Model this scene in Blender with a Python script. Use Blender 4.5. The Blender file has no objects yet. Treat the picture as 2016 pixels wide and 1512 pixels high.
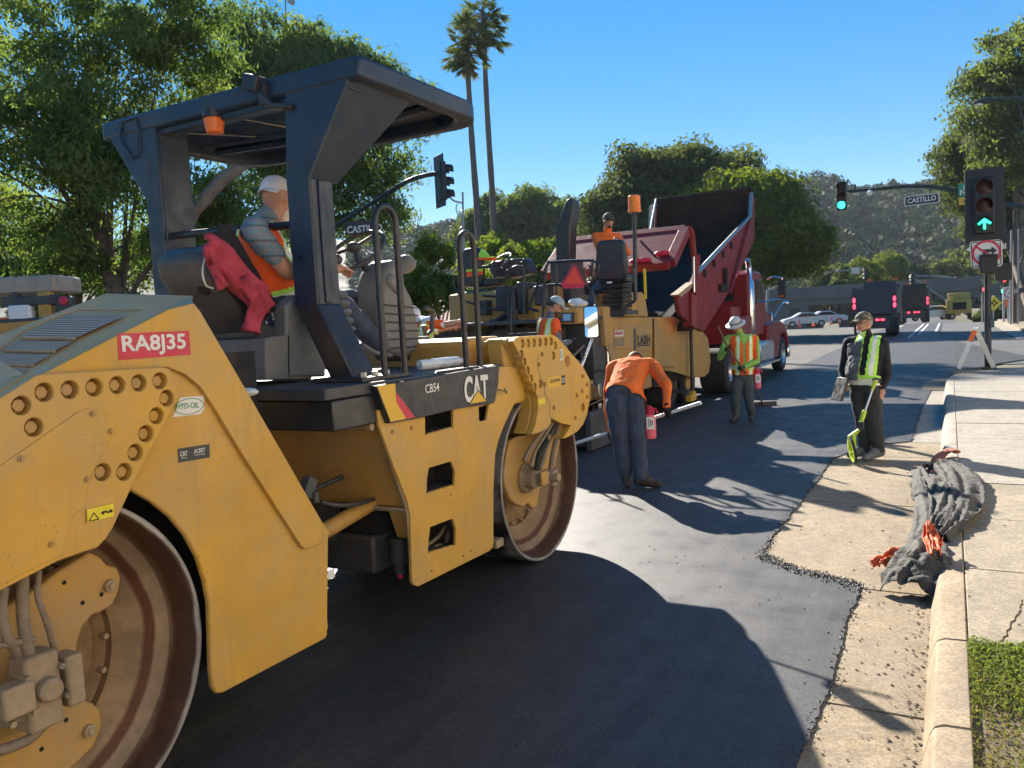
import bpy, bmesh, math, random
import numpy as np
from mathutils import Vector, Matrix, noise as mnoise
random.seed(7); np.random.seed(7)
SC = bpy.context.scene; COL = SC.collection
R = math.radians
# ------------------------------------------------------------------ camera
F_PX, PITCH, ROLL, YAW, CAM_H = 1561.85, R(4.346), R(3.015), R(29.026), 1.8166
IW, IH = 2016.0, 1512.0
_c, _s = math.cos(YAW), math.sin(YAW)
FWD = Vector((-_s*math.cos(PITCH), _c*math.cos(PITCH), -math.sin(PITCH)))
_r = Vector((_c, _s, 0)); _u = _r.cross(FWD)
RGT = _r*math.cos(ROLL) - _u*math.sin(ROLL)
UPV = _r*math.sin(ROLL) + _u*math.cos(ROLL)
CAM = Vector((0, 0, CAM_H))
cam_d = bpy.data.cameras.new('camera'); cam_o = bpy.data.objects.new('camera', cam_d); COL.objects.link(cam_o)
cam_d.sensor_fit = 'HORIZONTAL'; cam_d.sensor_width = 36; cam_d.lens = 36*F_PX/IW
cam_d.clip_start = .05; cam_d.clip_end = 5000
Mx = Matrix((RGT, UPV, -FWD)).transposed().to_4x4(); Mx.translation = CAM
cam_o.matrix_world = Mx
SC.camera = cam_o
# ------------------------------------------------------------------ sky, sun, exposure
SUN_A, SUN_B = 1.26, 1.30            # ground shadow of a 1 m post: +X and -Y
sun_dir = Vector((-SUN_A, SUN_B, 1)).normalized()
wd = bpy.data.worlds.new('World'); SC.world = wd; wd.use_nodes = True
nt = wd.node_tree; bg = nt.nodes['Background']
sky = nt.nodes.new('ShaderNodeTexSky'); sky.sky_type = 'NISHITA'; sky.sun_disc = False
sky.sun_elevation = math.asin(sun_dir.z); sky.sun_rotation = math.atan2(sun_dir.x, sun_dir.y)
sky.altitude = 60; sky.air_density = 1.0; sky.dust_density = 0; sky.ozone_density = 2.2
gm = nt.nodes.new('ShaderNodeGamma'); gm.inputs['Gamma'].default_value = .62      # the phone's highlight compression, the same in every direction
hs = nt.nodes.new('ShaderNodeHueSaturation'); hs.inputs['Saturation'].default_value = 1.92
tn = nt.nodes.new('ShaderNodeMix'); tn.data_type = 'RGBA'; tn.blend_type = 'MULTIPLY'; tn.inputs[0].default_value = 1; tn.inputs[7].default_value = (.92, .93, 1, 1)
nt.links.new(sky.outputs[0], gm.inputs['Color']); nt.links.new(gm.outputs[0], hs.inputs['Color']); nt.links.new(hs.outputs[0], tn.inputs[6]); nt.links.new(tn.outputs[2], bg.inputs['Color'])
bg.inputs['Strength'].default_value = .09
sun_d = bpy.data.lights.new('sun', 'SUN'); sun_d.energy = 4.5; sun_d.angle = R(.55); sun_d.color = (1, .93, .82)
sun_o = bpy.data.objects.new('sun', sun_d); COL.objects.link(sun_o)
sun_o.rotation_euler = (-sun_dir).to_track_quat('-Z', 'Y').to_euler(); sun_o.location = (-30, 30, 40)
SC.view_settings.view_transform = 'Standard'; SC.view_settings.look = 'None'
SC.view_settings.gamma = 1; SC.view_settings.use_curve_mapping = False
SC.view_settings.exposure = 1.74

# ------------------------------------------------------------------ photo pixel -> place
def ray(px, py): return FWD + RGT*((px-IW/2)/F_PX) - UPV*((py-IH/2)/F_PX)
def oX(px, py, X): d = ray(px, py); return CAM + d*((X-CAM.x)/d.x)
def oY(px, py, Y): d = ray(px, py); return CAM + d*((Y-CAM.y)/d.y)
def oZ(px, py, Z): d = ray(px, py); return CAM + d*((Z-CAM.z)/d.z)
def oD(px, py, D): return CAM + ray(px, py)*D
def c1(x, y): return (x*.3472, 500+y*.3472)
def c2(x, y): return (x*.3717, 950+y*.3717)
def c3(x, y): return (180+x*.3968, 80+y*.3968)
def c4(x, y): return (380+x*.291, 320+y*.291)
def c5(x, y): return (600+x*.3704, 600+y*.3704)
def c6(x, y): return (880+x*.2579, 360+y*.2579)
def c7(x, y): return (1100+x*.3307, 360+y*.3307)
def yzs(f, pts, X): return [(q.y, q.z) for q in (oX(*f(*p), X) for p in pts)]

# ------------------------------------------------------------------ mesh builder
def spl(pts, n=6):
    pts = [Vector(p) for p in pts]
    P = [pts[0]*2-pts[1]] + pts + [pts[-1]*2-pts[-2]]; out = []
    for i in range(1, len(P)-2):
        a, b, c, d = P[i-1:i+3]
        for k in range(n):
            t = k/n
            out.append(.5*((2*b)+(c-a)*t+(2*a-5*b+4*c-d)*t*t+(3*b-a-3*c+d)*t**3))
    out.append(pts[-1]); return out
def basis(d):
    d = Vector(d).normalized(); a = Vector((0, 0, 1)) if abs(d.z) < .9 else Vector((1, 0, 0))
    x = d.cross(a).normalized(); return x, d.cross(x).normalized(), d
class B:
    def __init__(s): s.v = []; s.f = []; s.m = []
    def add(s, vs, fs, mi=0):
        o = len(s.v); s.v += [tuple(v) for v in vs]; s.f += [tuple(i+o for i in f) for f in fs]; s.m += [mi]*len(fs); return s
    def box(s, c, d, rot=None, mi=0, taper=1):
        hx, hy, hz = d[0]/2, d[1]/2, d[2]/2; vs = []
        for z in (-1, 1):
            t = taper if z > 0 else 1
            for x, y in ((-1, -1), (1, -1), (1, 1), (-1, 1)):
                v = Vector((x*hx*t, y*hy*t, z*hz))
                if rot is not None: v = rot @ v
                vs.append(v+Vector(c))
        return s.add(vs, [(0, 3, 2, 1), (4, 5, 6, 7), (0, 1, 5, 4), (1, 2, 6, 5), (2, 3, 7, 6), (3, 0, 4, 7)], mi)
    def bb(s, x0, x1, y0, y1, z0, z1, mi=0): return s.box(((x0+x1)/2, (y0+y1)/2, (z0+z1)/2), (abs(x1-x0), abs(y1-y0), abs(z1-z0)), None, mi)
    def prism(s, A, Bp, mi=0):
        n = len(A); return s.add(list(A)+list(Bp), [tuple(range(n)), tuple(range(2*n-1, n-1, -1))]+[(i, (i+1) % n, (i+1) % n+n, i+n) for i in range(n)], mi)
    def prX(s, yz, x0, x1, mi=0): return s.prism([(x0, y, z) for y, z in yz], [(x1, y, z) for y, z in yz], mi)
    def prY(s, xz, y0, y1, mi=0): return s.prism([(x, y0, z) for x, z in xz], [(x, y1, z) for x, z in xz], mi)
    def prZ(s, xy, z0, z1, mi=0): return s.prism([(x, y, z0) for x, y in xy], [(x, y, z1) for x, y in xy], mi)
    def cyl(s, p0, p1, r0, r1=None, n=16, mi=0, caps=True):
        p0, p1 = Vector(p0), Vector(p1); r1 = r0 if r1 is None else r1; a, b, d = basis(p1-p0); vs = []
        for p, r in ((p0, r0), (p1, r1)):
            for i in range(n):
                t = 2*math.pi*i/n; vs.append(p+a*(r*math.cos(t))+b*(r*math.sin(t)))
        fs = [(i, (i+1) % n, (i+1) % n+n, i+n) for i in range(n)]
        if caps: fs += [tuple(range(n-1, -1, -1)), tuple(range(n, 2*n))]
        return s.add(vs, fs, mi)
    def tube(s, pts, r, n=8, mi=0):
        pts = [Vector(p) for p in pts]; N = len(pts)
        rs = r if isinstance(r, (list, tuple)) else [r]*N
        d0 = (pts[1]-pts[0]); a, b, _ = basis(d0); vs = []
        for i, p in enumerate(pts):
            d = (pts[min(i+1, N-1)]-pts[max(i-1, 0)]).normalized()
            a = (a-d*a.dot(d))
            a = a.normalized() if a.length > 1e-6 else basis(d)[0]
            b = d.cross(a)
            for k in range(n):
                t = 2*math.pi*k/n; vs.append(p+a*(rs[i]*math.cos(t))+b*(rs[i]*math.sin(t)))
        fs = [(i*n+k, i*n+(k+1) % n, (i+1)*n+(k+1) % n, (i+1)*n+k) for i in range(N-1) for k in range(n)]
        fs += [tuple(range(n-1, -1, -1)), tuple(range((N-1)*n, N*n))]
        return s.add(vs, fs, mi)
    def lathe(s, o, d, prof, n=48, mi=0, close=False):
        o = Vector(o); a, b, d = basis(d); vs = []
        for r, t in prof:
            for k in range(n):
                q = 2*math.pi*k/n; vs.append(o+d*t+a*(r*math.cos(q))+b*(r*math.sin(q)))
        m = len(prof); J = range(m) if close else range(m-1)
        return s.add(vs, [(i*n+k, i*n+(k+1) % n, ((i+1) % m)*n+(k+1) % n, ((i+1) % m)*n+k) for i in J for k in range(n)], mi)
    def ell(s, c, rad, n=16, rot=None, mi=0, z0=-1, z1=1):
        m = max(6, n//2); c = Vector(c); vs = []
        for i in range(m+1):
            z = z0+(z1-z0)*i/m if (z0 > -1 or z1 < 1) else -math.cos(math.pi*i/m)
            q = math.sqrt(max(0, 1-z*z)); q = max(q, .02)
            for k in range(n):
                t = 2*math.pi*k/n; v = Vector((rad[0]*q*math.cos(t), rad[1]*q*math.sin(t), rad[2]*z))
                vs.append(c+(rot @ v if rot is not None else v))
        fs = [(i*n+k, i*n+(k+1) % n, (i+1)*n+(k+1) % n, (i+1)*n+k) for i in range(m) for k in range(n)]
        fs += [tuple(range(n-1, -1, -1)), tuple(range(m*n, m*n+n))]
        return s.add(vs, fs, mi)
    def plate(s, outer, holes, mk, mi=0):
        # outer / holes: 2-D loops; mk(a, b, side) -> point with side 0 or 1
        bm = bmesh.new()
        for loop in [outer]+holes:
            vs = [bm.verts.new((a, b, 0)) for a, b in loop]
            for i in range(len(vs)): bm.edges.new((vs[i], vs[(i+1) % len(vs)]))
        bmesh.ops.triangle_fill(bm, use_beauty=True, use_dissolve=False, edges=bm.edges[:])
        bm.verts.index_update(); bm.verts.ensure_lookup_table()
        n = len(bm.verts); co = [(v.co.x, v.co.y) for v in bm.verts]
        fs = [tuple(v.index for v in f.verts) for f in bm.faces]; bm.free()
        k = 0; side = []
        for loop in [outer]+holes:
            m = len(loop); side += [(k+i, k+(i+1) % m, k+(i+1) % m+n, k+i+n) for i in range(m)]; k += m
        return s.add([mk(a, b, 0) for a, b in co]+[mk(a, b, 1) for a, b in co], fs+[tuple(i+n for i in reversed(f)) for f in fs]+side, mi)
    def plX(s, outer, holes, x0, x1, mi=0): return s.plate(outer, holes, lambda a, b, q: ((x0, x1)[q], a, b), mi)
    def obj(s, name, mats, parent=None, bev=0, ang=38, flat=False, recalc=True):
        return mesh_obj(name, s.v, s.f, mats, parent, s.m, bev, ang, flat, recalc)
OFF = {}
def off(o): return OFF.get(o.name, Vector((0, 0, 0))) if o is not None else Vector((0, 0, 0))
def mesh_obj(name, v, f, mats, parent=None, mi=None, bev=0, ang=38, flat=False, recalc=True):
    o3 = off(parent); v = [(a[0]-o3.x, a[1]-o3.y, a[2]-o3.z) for a in v] if o3.length > 0 else v
    me = bpy.data.meshes.new(name); me.from_pydata(v, [], f)
    if recalc:
        bm = bmesh.new(); bm.from_mesh(me); bmesh.ops.recalc_face_normals(bm, faces=bm.faces[:]); bm.to_mesh(me); bm.free()
    mats = mats if isinstance(mats, (list, tuple)) else [mats]
    for m in mats: me.materials.append(m)
    if mi and len(mats) > 1: me.polygons.foreach_set('material_index', mi)
    if not flat:
        me.polygons.foreach_set('use_smooth', [True]*len(me.polygons)); me.set_sharp_from_angle(angle=R(ang))
    me.update(); return link(name, me, parent, bev)
def link(name, me, parent=None, bev=0):
    o = bpy.data.objects.new(name, me); COL.objects.link(o)
    if parent is not None: o.parent = parent; OFF[o.name] = off(parent)
    if bev:
        b = o.modifiers.new('bevel', 'BEVEL'); b.width = bev; b.segments = 2; b.limit_method = 'ANGLE'; b.angle_limit = R(40); b.harden_normals = False
    return o
def tag(o, label, cat, group=None, kind=None):
    o['label'] = label
    if cat: o['category'] = cat
    if group: o['group'] = group
    if kind: o['kind'] = kind
    return o
def thing(name, label, cat, loc=(0, 0, 0), group=None, rz=0):
    o = bpy.data.objects.new(name, None); COL.objects.link(o); o.location = loc; o.rotation_euler = (0, 0, rz)
    o.empty_display_size = .3
    if rz == 0: OFF[o.name] = Vector(loc)      # parts of an unrotated thing are given in world coordinates
    return tag(o, label, cat, group)
def struct(o): o['kind'] = 'structure'; return o
def dup(root, loc, rz=None, label=None, scale=None):
    r = root.copy(); COL.objects.link(r); r.location = loc
    if rz is not None: r.rotation_euler = (0, 0, rz)
    if scale: r.scale = scale if isinstance(scale, (tuple, list)) else (scale,)*3
    if label: r['label'] = label
    for ch in list(root.children):
        c = ch.copy(); COL.objects.link(c); c.parent = r
        for g in ch.children:
            d = g.copy(); COL.objects.link(d); d.parent = c
    return r
def text_obj(name, txt, parent, mat, o, u, v, w, h, ext=.002, bold=0, shear=0, sx=None):
    """lettering from the text's lower-left corner o, spanning w along u and h along v"""
    cu = bpy.data.curves.new(name, 'FONT'); cu.body = txt; cu.extrude = 0; cu.offset = bold; cu.shear = shear; cu.resolution_u = 3
    t = bpy.data.objects.new(name, cu); COL.objects.link(t); bpy.context.view_layer.update()
    me = bpy.data.meshes.new_from_object(t.evaluated_get(bpy.context.evaluated_depsgraph_get()))
    bpy.data.objects.remove(t); bpy.data.curves.remove(cu)
    co = np.array([q.co[:] for q in me.vertices]); mn, mxx = co.min(0), co.max(0)
    o, u, v = Vector(o), Vector(u).normalized(), Vector(v).normalized(); n = u.cross(v)
    fs = [tuple(p.vertices) for p in me.polygons]; bpy.data.meshes.remove(me)
    pts = [o+u*((a[0]-mn[0])/(mxx[0]-mn[0])*w)+v*((a[1]-mn[1])/(mxx[1]-mn[1])*h)+n*ext for a in co]
    return mesh_obj(name, [tuple(p) for p in pts], fs, mat, parent, flat=True, recalc=False)
YU, ZU, XU = Vector((0, 1, 0)), Vector((0, 0, 1)), Vector((1, 0, 0))

# ------------------------------------------------------------------ materials
def newmat(name):
    m = bpy.data.materials.new(name); m.use_nodes = True; return m, m.node_tree, m.node_tree.nodes['Principled BSDF']
def nz(t, scale, detail=4, rough=.55, co=None, out='Fac'):
    n = t.nodes.new('ShaderNodeTexNoise'); n.inputs['Scale'].default_value = scale; n.inputs['Detail'].default_value = detail; n.inputs['Roughness'].default_value = rough
    if co is not None: t.links.new(co, n.inputs['Vector'])
    return n.outputs[out]
def ramp(t, fac, stops):
    r = t.nodes.new('ShaderNodeValToRGB'); e = r.color_ramp.elements
    e[0].position, e[0].color = stops[0][0], tuple(stops[0][1])+(1,)
    e[1].position, e[1].color = stops[-1][0], tuple(stops[-1][1])+(1,)
    for p, c in stops[1:-1]: q = e.new(p); q.color = tuple(c)+(1,)
    t.links.new(fac, r.inputs[0]); return r.outputs[0]
def mix(t, fac, a, b, mode='MIX'):
    m = t.nodes.new('ShaderNodeMix'); m.data_type = 'RGBA'; m.blend_type = mode
    for k, q in ((0, fac), (6, a), (7, b)):
        if isinstance(q, (int, float)): m.inputs[k].default_value = q
        elif isinstance(q, (tuple, list)): m.inputs[k].default_value = tuple(q)+(1,)
        else: t.links.new(q, m.inputs[k])
    return m.outputs[2]
def coords(t, kind='Object', scale=None):
    c = t.nodes.new('ShaderNodeTexCoord').outputs[kind]
    if scale:
        mp = t.nodes.new('ShaderNodeMapping'); mp.inputs['Scale'].default_value = scale; t.links.new(c, mp.inputs[0]); c = mp.outputs[0]
    return c
def bump(t, p, h, strength=.3, dist=.01):
    b = t.nodes.new('ShaderNodeBump'); b.inputs['Strength'].default_value = strength; b.inputs['Distance'].default_value = dist
    t.links.new(h, b.inputs['Height']); t.links.new(b.outputs[0], p.inputs['Normal'])
def k3(c, k): return tuple(min(1, x*k) for x in c)
def M(name, col, rough=.55, metal=0, var=.18, scale=5, bmp=0, bscale=60, dirt=None, damt=.35, dscale=3, spec=.5, emit=None, es=1, stretch=None, rvar=.15):
    m, t, p = newmat(name); co = coords(t, 'Object', stretch)
    c = ramp(t, nz(t, scale, 5, .6, co), [(.3, k3(col, 1-var)), (.7, k3(col, 1+var*.5))])
    if dirt:
        f = ramp(t, nz(t, dscale, 8, .7, co), [(.5-.02, (0, 0, 0)), (.5+.2, (damt,)*3)]); c = mix(t, f, c, dirt)
    t.links.new(c, p.inputs['Base Color']); p.inputs['Metallic'].default_value = metal
    rr = ramp(t, nz(t, scale*2.3, 4, .6, co), [(.3, (max(.02, rough-rvar),)*3), (.7, (min(1, rough+rvar),)*3)])
    t.links.new(rr, p.inputs['Roughness']); p.inputs['Specular IOR Level'].default_value = spec
    if bmp: bump(t, p, nz(t, bscale, 4, .6, co), bmp, .004)
    if emit: p.inputs['Emission Color'].default_value = tuple(emit)+(1,); p.inputs['Emission Strength'].default_value = es
    return m
# ------------------------------------------------------------------ shared materials
DUST = (.42, .33, .22)
def paint(name, col, rough, dust, damt):
    """worn machine paint: dust film, rain streaks, tar specks, chipped scuffs"""
    m, t, p = newmat(name); co = coords(t, 'Object')
    c = ramp(t, nz(t, 3, 6, .65, co), [(.3, k3(col, .84)), (.7, k3(col, 1.08))])
    f = ramp(t, nz(t, 2.2, 9, .72, co), [(.44, (0, 0, 0)), (.72, (damt,)*3)]); c = mix(t, f, c, dust)
    st = nz(t, 1, 5, .65, coords(t, 'Object', (14, 14, .9))); c = mix(t, ramp(t, st, [(.55, (0, 0, 0)), (.75, (.35,)*3)]), c, k3(dust, .62))
    v = t.nodes.new('ShaderNodeTexVoronoi'); v.inputs['Scale'].default_value = 34; t.links.new(co, v.inputs['Vector'])
    sp = mix(t, 1.0, ramp(t, v.outputs['Distance'], [(.05, (1, 1, 1)), (.13, (0, 0, 0))]), ramp(t, nz(t, 3.1, 4, .6, co), [(.54, (0, 0, 0)), (.62, (.85,)*3)]), 'MULTIPLY'); c = mix(t, sp, c, (.05, .035, .022))
    sc = mix(t, 1.0, ramp(t, nz(t, 1, 3, .8, coords(t, 'Object', (60, 7, 90))), [(.64, (0, 0, 0)), (.7, (.5,)*3)]), ramp(t, nz(t, 1.7, 3, .5, co), [(.5, (0, 0, 0)), (.6, (1, 1, 1))]), 'MULTIPLY'); c = mix(t, sc, c, (.16, .10, .05))
    t.links.new(c, p.inputs['Base Color'])
    t.links.new(ramp(t, nz(t, 6, 6, .65, co), [(.3, (rough-.14,)*3), (.7, (rough+.2,)*3)]), p.inputs['Roughness'])
    bump(t, p, mix(t, .5, nz(t, 1.6, 2, .5, co), nz(t, 70, 4, .6, co)), .10, .008); p.inputs['Specular IOR Level'].default_value = .3; return m
m_yel = paint('machine_yellow', (.62, .35, .058), .42, (.40, .30, .19), .55)
m_yeld = paint('machine_yellow_dusty', (.50, .285, .07), .58, (.34, .26, .17), .8)
m_blk = M('black_paint', (.022, .024, .03), .4, 0, .25, 6, .05, 80, (.10, .09, .08), .35, 4)
m_rops = M('canopy_blue_black', (.016, .032, .06), .4, 0, .2, 4, .05, 70, (.12, .095, .075), .3, 3)
m_rub = M('rubber', (.02, .02, .021), .75, 0, .3, 14, .2, 60, (.12, .11, .09), .3, 6)
m_gry = M('console_grey', (.16, .165, .165), .6, 0, .12, 8, .05, 120, (.25, .22, .18), .25, 5)
m_dgry = M('dark_grey_plastic', (.05, .052, .056), .55, 0, .2, 8, .06, 100, (.16, .14, .12), .25, 5)
m_tan = M('dust_coated_metal', (.36, .27, .17), .75, 0, .25, 9, .2, 50, (.22, .15, .09), .6, 5)
m_steel = M('bare_steel', (.42, .41, .39), .35, .9, .25, 14, .1, 90, (.2, .13, .08), .5, 8)
m_chrome = M('chrome', (.75, .75, .76), .16, 1, .08, 10)
m_alu = M('aluminium', (.62, .62, .63), .32, .9, .12, 10, .06, 90)
m_red = paint('truck_red', (.26, .013, .02), .38, (.13, .05, .045), .4)
m_redd = paint('truck_red_dusty', (.22, .016, .022), .6, (.11, .05, .045), .6)
m_boxin = M('tarred_steel_bed', (.03, .027, .026), .9, 0, .3, 4, .15, 30, (.075, .055, .048), .5, 2.5, spec=.15)
m_white = M('white_paint', (.78, .78, .76), .45, 0, .08, 6)
m_sred = M('sign_red', (.55, .02, .06), .4, 0, .08, 6)
m_orng = M('orange_plastic', (.85, .16, .02), .35, 0, .1, 6)
m_glass = M('dark_glass', (.02, .025, .03), .06, 0, .1, 4)
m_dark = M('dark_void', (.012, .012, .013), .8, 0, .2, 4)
m_yplain = M('decal_yellow', (.72, .42, .03), .45, 0, .06, 5)
m_hydw = M('label_white', (.72, .72, .68), .5, 0, .06, 8)
m_green = M('label_green', (.03, .28, .15), .5, 0, .06, 8)
m_wyel = M('warning_yellow', (.78, .62, .03), .5, 0, .08, 8)
m_print = M('black_print', (.015, .015, .016), .55, 0, .05, 8)
m_conc = None

def asphalt(name, base, worn, spk=.5, strip=0, rough=.62):
    m, t, p = newmat(name); co = coords(t, 'Object')
    big = nz(t, .35, 5, .6, co); fine = nz(t, 260, 2, .6, co); mid = nz(t, 45, 4, .7, co)
    c = ramp(t, big, [(.3, base), (.72, worn)])
    v = t.nodes.new('ShaderNodeTexVoronoi'); v.inputs['Scale'].default_value = 210; t.links.new(co, v.inputs['Vector'])
    sv = t.nodes.new('ShaderNodeSeparateColor'); t.links.new(v.outputs['Color'], sv.inputs[0])
    s = ramp(t, sv.outputs[0], [(.0, (.35,)*3), (.55, (.8,)*3), (.85, (1.5,)*3), (1, (3.0,)*3)])       # single stones, light and dark
    c = mix(t, .5, c, s, 'MULTIPLY')
    v2 = t.nodes.new('ShaderNodeTexVoronoi'); v2.inputs['Scale'].default_value = 48; t.links.new(co, v2.inputs['Vector'])
    s2 = t.nodes.new('ShaderNodeSeparateColor'); t.links.new(v2.outputs['Color'], s2.inputs[0]); c = mix(t, .22, c, ramp(t, s2.outputs[0], [(0, (.55,)*3), (1, (1.5,)*3)]), 'MULTIPLY')
    c = mix(t, .55, c, ramp(t, mid, [(.3, (.55,)*3), (.7, (1.35,)*3)]), 'MULTIPLY')
    if strip:                                            # fine lengthwise marks left by the rolling
        st = nz(t, 1, 4, .6, coords(t, 'Object', (9, .25, 1))); c = mix(t, strip, c, ramp(t, st, [(.3, (.6,)*3), (.7, (1.3,)*3)]), 'MULTIPLY')
    t.links.new(c, p.inputs['Base Color'])
    t.links.new(ramp(t, nz(t, 3, 5, .6, co), [(.3, (rough-.12,)*3), (.7, (rough+.12,)*3)]), p.inputs['Roughness'])
    ad = t.nodes.new('ShaderNodeMath'); ad.operation = 'ADD'; t.links.new(fine, ad.inputs[0]); t.links.new(v.outputs['Distance'], ad.inputs[1])
    bump(t, p, ad.outputs[0], .3, .003); p.inputs['Specular IOR Level'].default_value = .5
    return m
m_asph = asphalt('fresh_asphalt', (.035, .034, .034), (.056, .054, .053), .5, .7, .56)
m_asph_far = asphalt('older_asphalt', (.075, .073, .072), (.11, .105, .1), .4, .2, .7)
m_milled = asphalt('milled_asphalt', (.06, .054, .047), (.11, .098, .085), .6, .8, .86)
m_crumb = M('asphalt_crumbs', (.02, .02, .022), .6, 0, .4, 40, .5, 60)
def concrete(name, c0, c1_, stain=(.16, .13, .10), amt=.5):
    m, t, p = newmat(name); co = coords(t, 'Object')
    c = ramp(t, nz(t, 2.2, 8, .65, co), [(.3, c0), (.7, c1_)])
    c = mix(t, .5, c, ramp(t, nz(t, 150, 3, .7, co), [(.3, (.6,)*3), (.68, (1.25,)*3)]), 'MULTIPLY')
    c = mix(t, .8, c, ramp(t, nz(t, 9, 10, .8, co), [(.32, (.62,)*3), (.62, (1.18,)*3)]), 'MULTIPLY')
    g_ = t.nodes.new('ShaderNodeTexVoronoi'); g_.inputs['Scale'].default_value = 95; t.links.new(co, g_.inputs['Vector']); gs_ = t.nodes.new('ShaderNodeSeparateColor'); t.links.new(g_.outputs['Color'], gs_.inputs[0])
    c = mix(t, .55, c, ramp(t, gs_.outputs[0], [(0, (.5,)*3), (.5, (1,)*3), (1, (1.45,)*3)]), 'MULTIPLY')
    f = ramp(t, nz(t, 1.6, 10, .78, co), [(.46, (0, 0, 0)), (.7, (amt*1.15,)*3)]); c = mix(t, f, c, stain)
    sp = t.nodes.new('ShaderNodeTexVoronoi'); sp.inputs['Scale'].default_value = 22; t.links.new(co, sp.inputs['Vector'])
    f2 = ramp(t, sp.outputs['Distance'], [(.03, (.75,)*3), (.09, (0, 0, 0))])
    f3 = mix(t, 1.0, f2, ramp(t, nz(t, 4, 3, .6, co), [(.52, (0, 0, 0)), (.6, (1, 1, 1))]), 'MULTIPLY')
    c = mix(t, f3, c, (.05, .045, .04))
    t.links.new(c, p.inputs['Base Color']); p.inputs['Roughness'].default_value = .85
    bump(t, p, nz(t, 170, 3, .7, co), .35, .003); return m
m_conc = concrete('sidewalk_concrete', (.25, .20, .135), (.33, .275, .195))
m_conc2 = concrete('gutter_concrete', (.235, .175, .105), (.315, .245, .16), (.19, .15, .11), .6)
m_conc_new = concrete('pale_concrete', (.27, .24, .195), (.34, .305, .255), (.3, .26, .2), .3)
m_dirt = M('bare_soil', (.17, .12, .075), .95, 0, .35, 12, .6, 40, (.07, .05, .03), .5, 6)
m_gnd = M('dry_ground', (.12, .105, .06), .95, 0, .4, .3, .3, 4, (.05, .07, .03), .6, .4)

# ------------------------------------------------------------------ ground, roads, pavement
def gz(x, y):                                       # the street dips under the freeway bridge
    if -40 < x < 30 and 74 < y < 150: return -3.4*min(1, (y-74)/14)*min(1, max(0, (150-y)/25))
    return 0
def sheet(name, x0, x1, y0, y1, z, mat, nx=2, ny=2, zf=None):
    vs = []; fs = []
    for j in range(ny+1):
        for i in range(nx+1):
            x = x0+(x1-x0)*i/nx; y = y0+(y1-y0)*j/ny; vs.append((x, y, z+(zf(x, y) if zf else 0)))
    for j in range(ny):
        for i in range(nx): a = j*(nx+1)+i; fs.append((a, a+1, a+nx+2, a+nx+1))
    return mesh_obj(name, vs, fs, mat)
xs_ = sorted({-1500, -800, -400, -200, -100, -60, -41, -39, -20, 0, 20, 29, 31, 60, 100, 200, 400, 800, 1500})
ys_ = sorted({-400, -100, -30, 0, 20, 40, 60, 73, 74, 88, 100, 125, 149, 150, 151, 200, 400, 800, 1600})
gv = [(x, y, -.05+gz(x, y)) for y in ys_ for x in xs_]; n_ = len(xs_)
gf = [(j*n_+i, j*n_+i+1, (j+1)*n_+i+1, (j+1)*n_+i) for j in range(len(ys_)-1) for i in range(n_-1)]
struct(mesh_obj('ground', gv, gf, m_gnd))
# fresh mat: the lane being paved and rolled, with the pocket of the concrete apron cut out of its edge
AP = [(-.52, 5.5), (-.70, 5.61), (-.92, 5.69), (-1.1, 5.82), (-1.25, 6.02), (-1.27, 6.5), (-1.24, 8.4), (-1.25, 10.1), (-1.13, 10.6), (-.85, 11.2), (-.46, 11.6)]
edge = [(-.55, -14), (-.53, 2.0), (-.55, 2.6), (-.56, 3.15), (-.53, 3.9), (-.54, 4.7)]
edge2 = [(-.45, 13.5), (-.43, 15.5), (-.34, 18.6), (-.2, 21), (.3, 23.6), (1.2, 26), (2.2, 28)]
rd = edge+AP+edge2+[(-.5, 45), (-.5, 73.9), (-4.2, 73.9), (-4.2, 24), (-7.9, 14), (-7.9, -14)]
rng = random.Random(4)
def rough_line(pts, amp, step):
    out = []
    for (ax, ay), (bx, by) in zip(pts[:-1], pts[1:]):
        n = max(1, int(math.hypot(bx-ax, by-ay)/step))
        for k in range(n):
            t = k/n; out.append((ax+(bx-ax)*t+rng.uniform(-amp, amp), ay+(by-ay)*t+rng.uniform(-amp, amp)))
    return out+[pts[-1]]
rl = rough_line(rough_line(edge+AP+edge2[:3], .012, .19), .007, .03)+edge2[3:]
b = B(); b.plate(rl+rd[len(edge)+len(AP)+len(edge2):], [], lambda a, c, q: (a, c, (.0, -.045)[q]))
struct(b.obj('fresh_road_lane', m_asph, flat=True))
b = B(); b.prZ([(-7.92, -14), (-7.92, 14), (-4.22, 24), (-4.22, 73.9), (-16, 73.9), (-16, -14)], -.046, -.008)
struct(b.obj('milled_road_lane', m_milled, flat=True))
struct(sheet('cross_street', -70, 60, 26, 41, -.03, m_asph_far))
struct(sheet('street_dip', -16, .5, 74, 150, -.02, m_asph_far, 2, 38, gz))
struct(sheet('right_lane_beyond', -.48, 3.2, 41.02, 73.9, -.014, m_asph_far))
# lane stripes on the far road
m_stripe = M('worn_road_paint', (.62, .62, .58), .7, 0, .25, 8)
for i, (x, y0, y1) in enumerate([(-1.9, 46, 73.8), (-1.55, 50, 73.8), (-3.4, 50, 73.8), (-.75, 54, 73.8)]):
    struct(sheet('road_marking', x-.06, x+.06, y0, y1, .005, m_stripe))
# left verge beyond the road
struct(sheet('left_pavement', -18.5, -16.02, -14, 25, .1, m_conc2))
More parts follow.
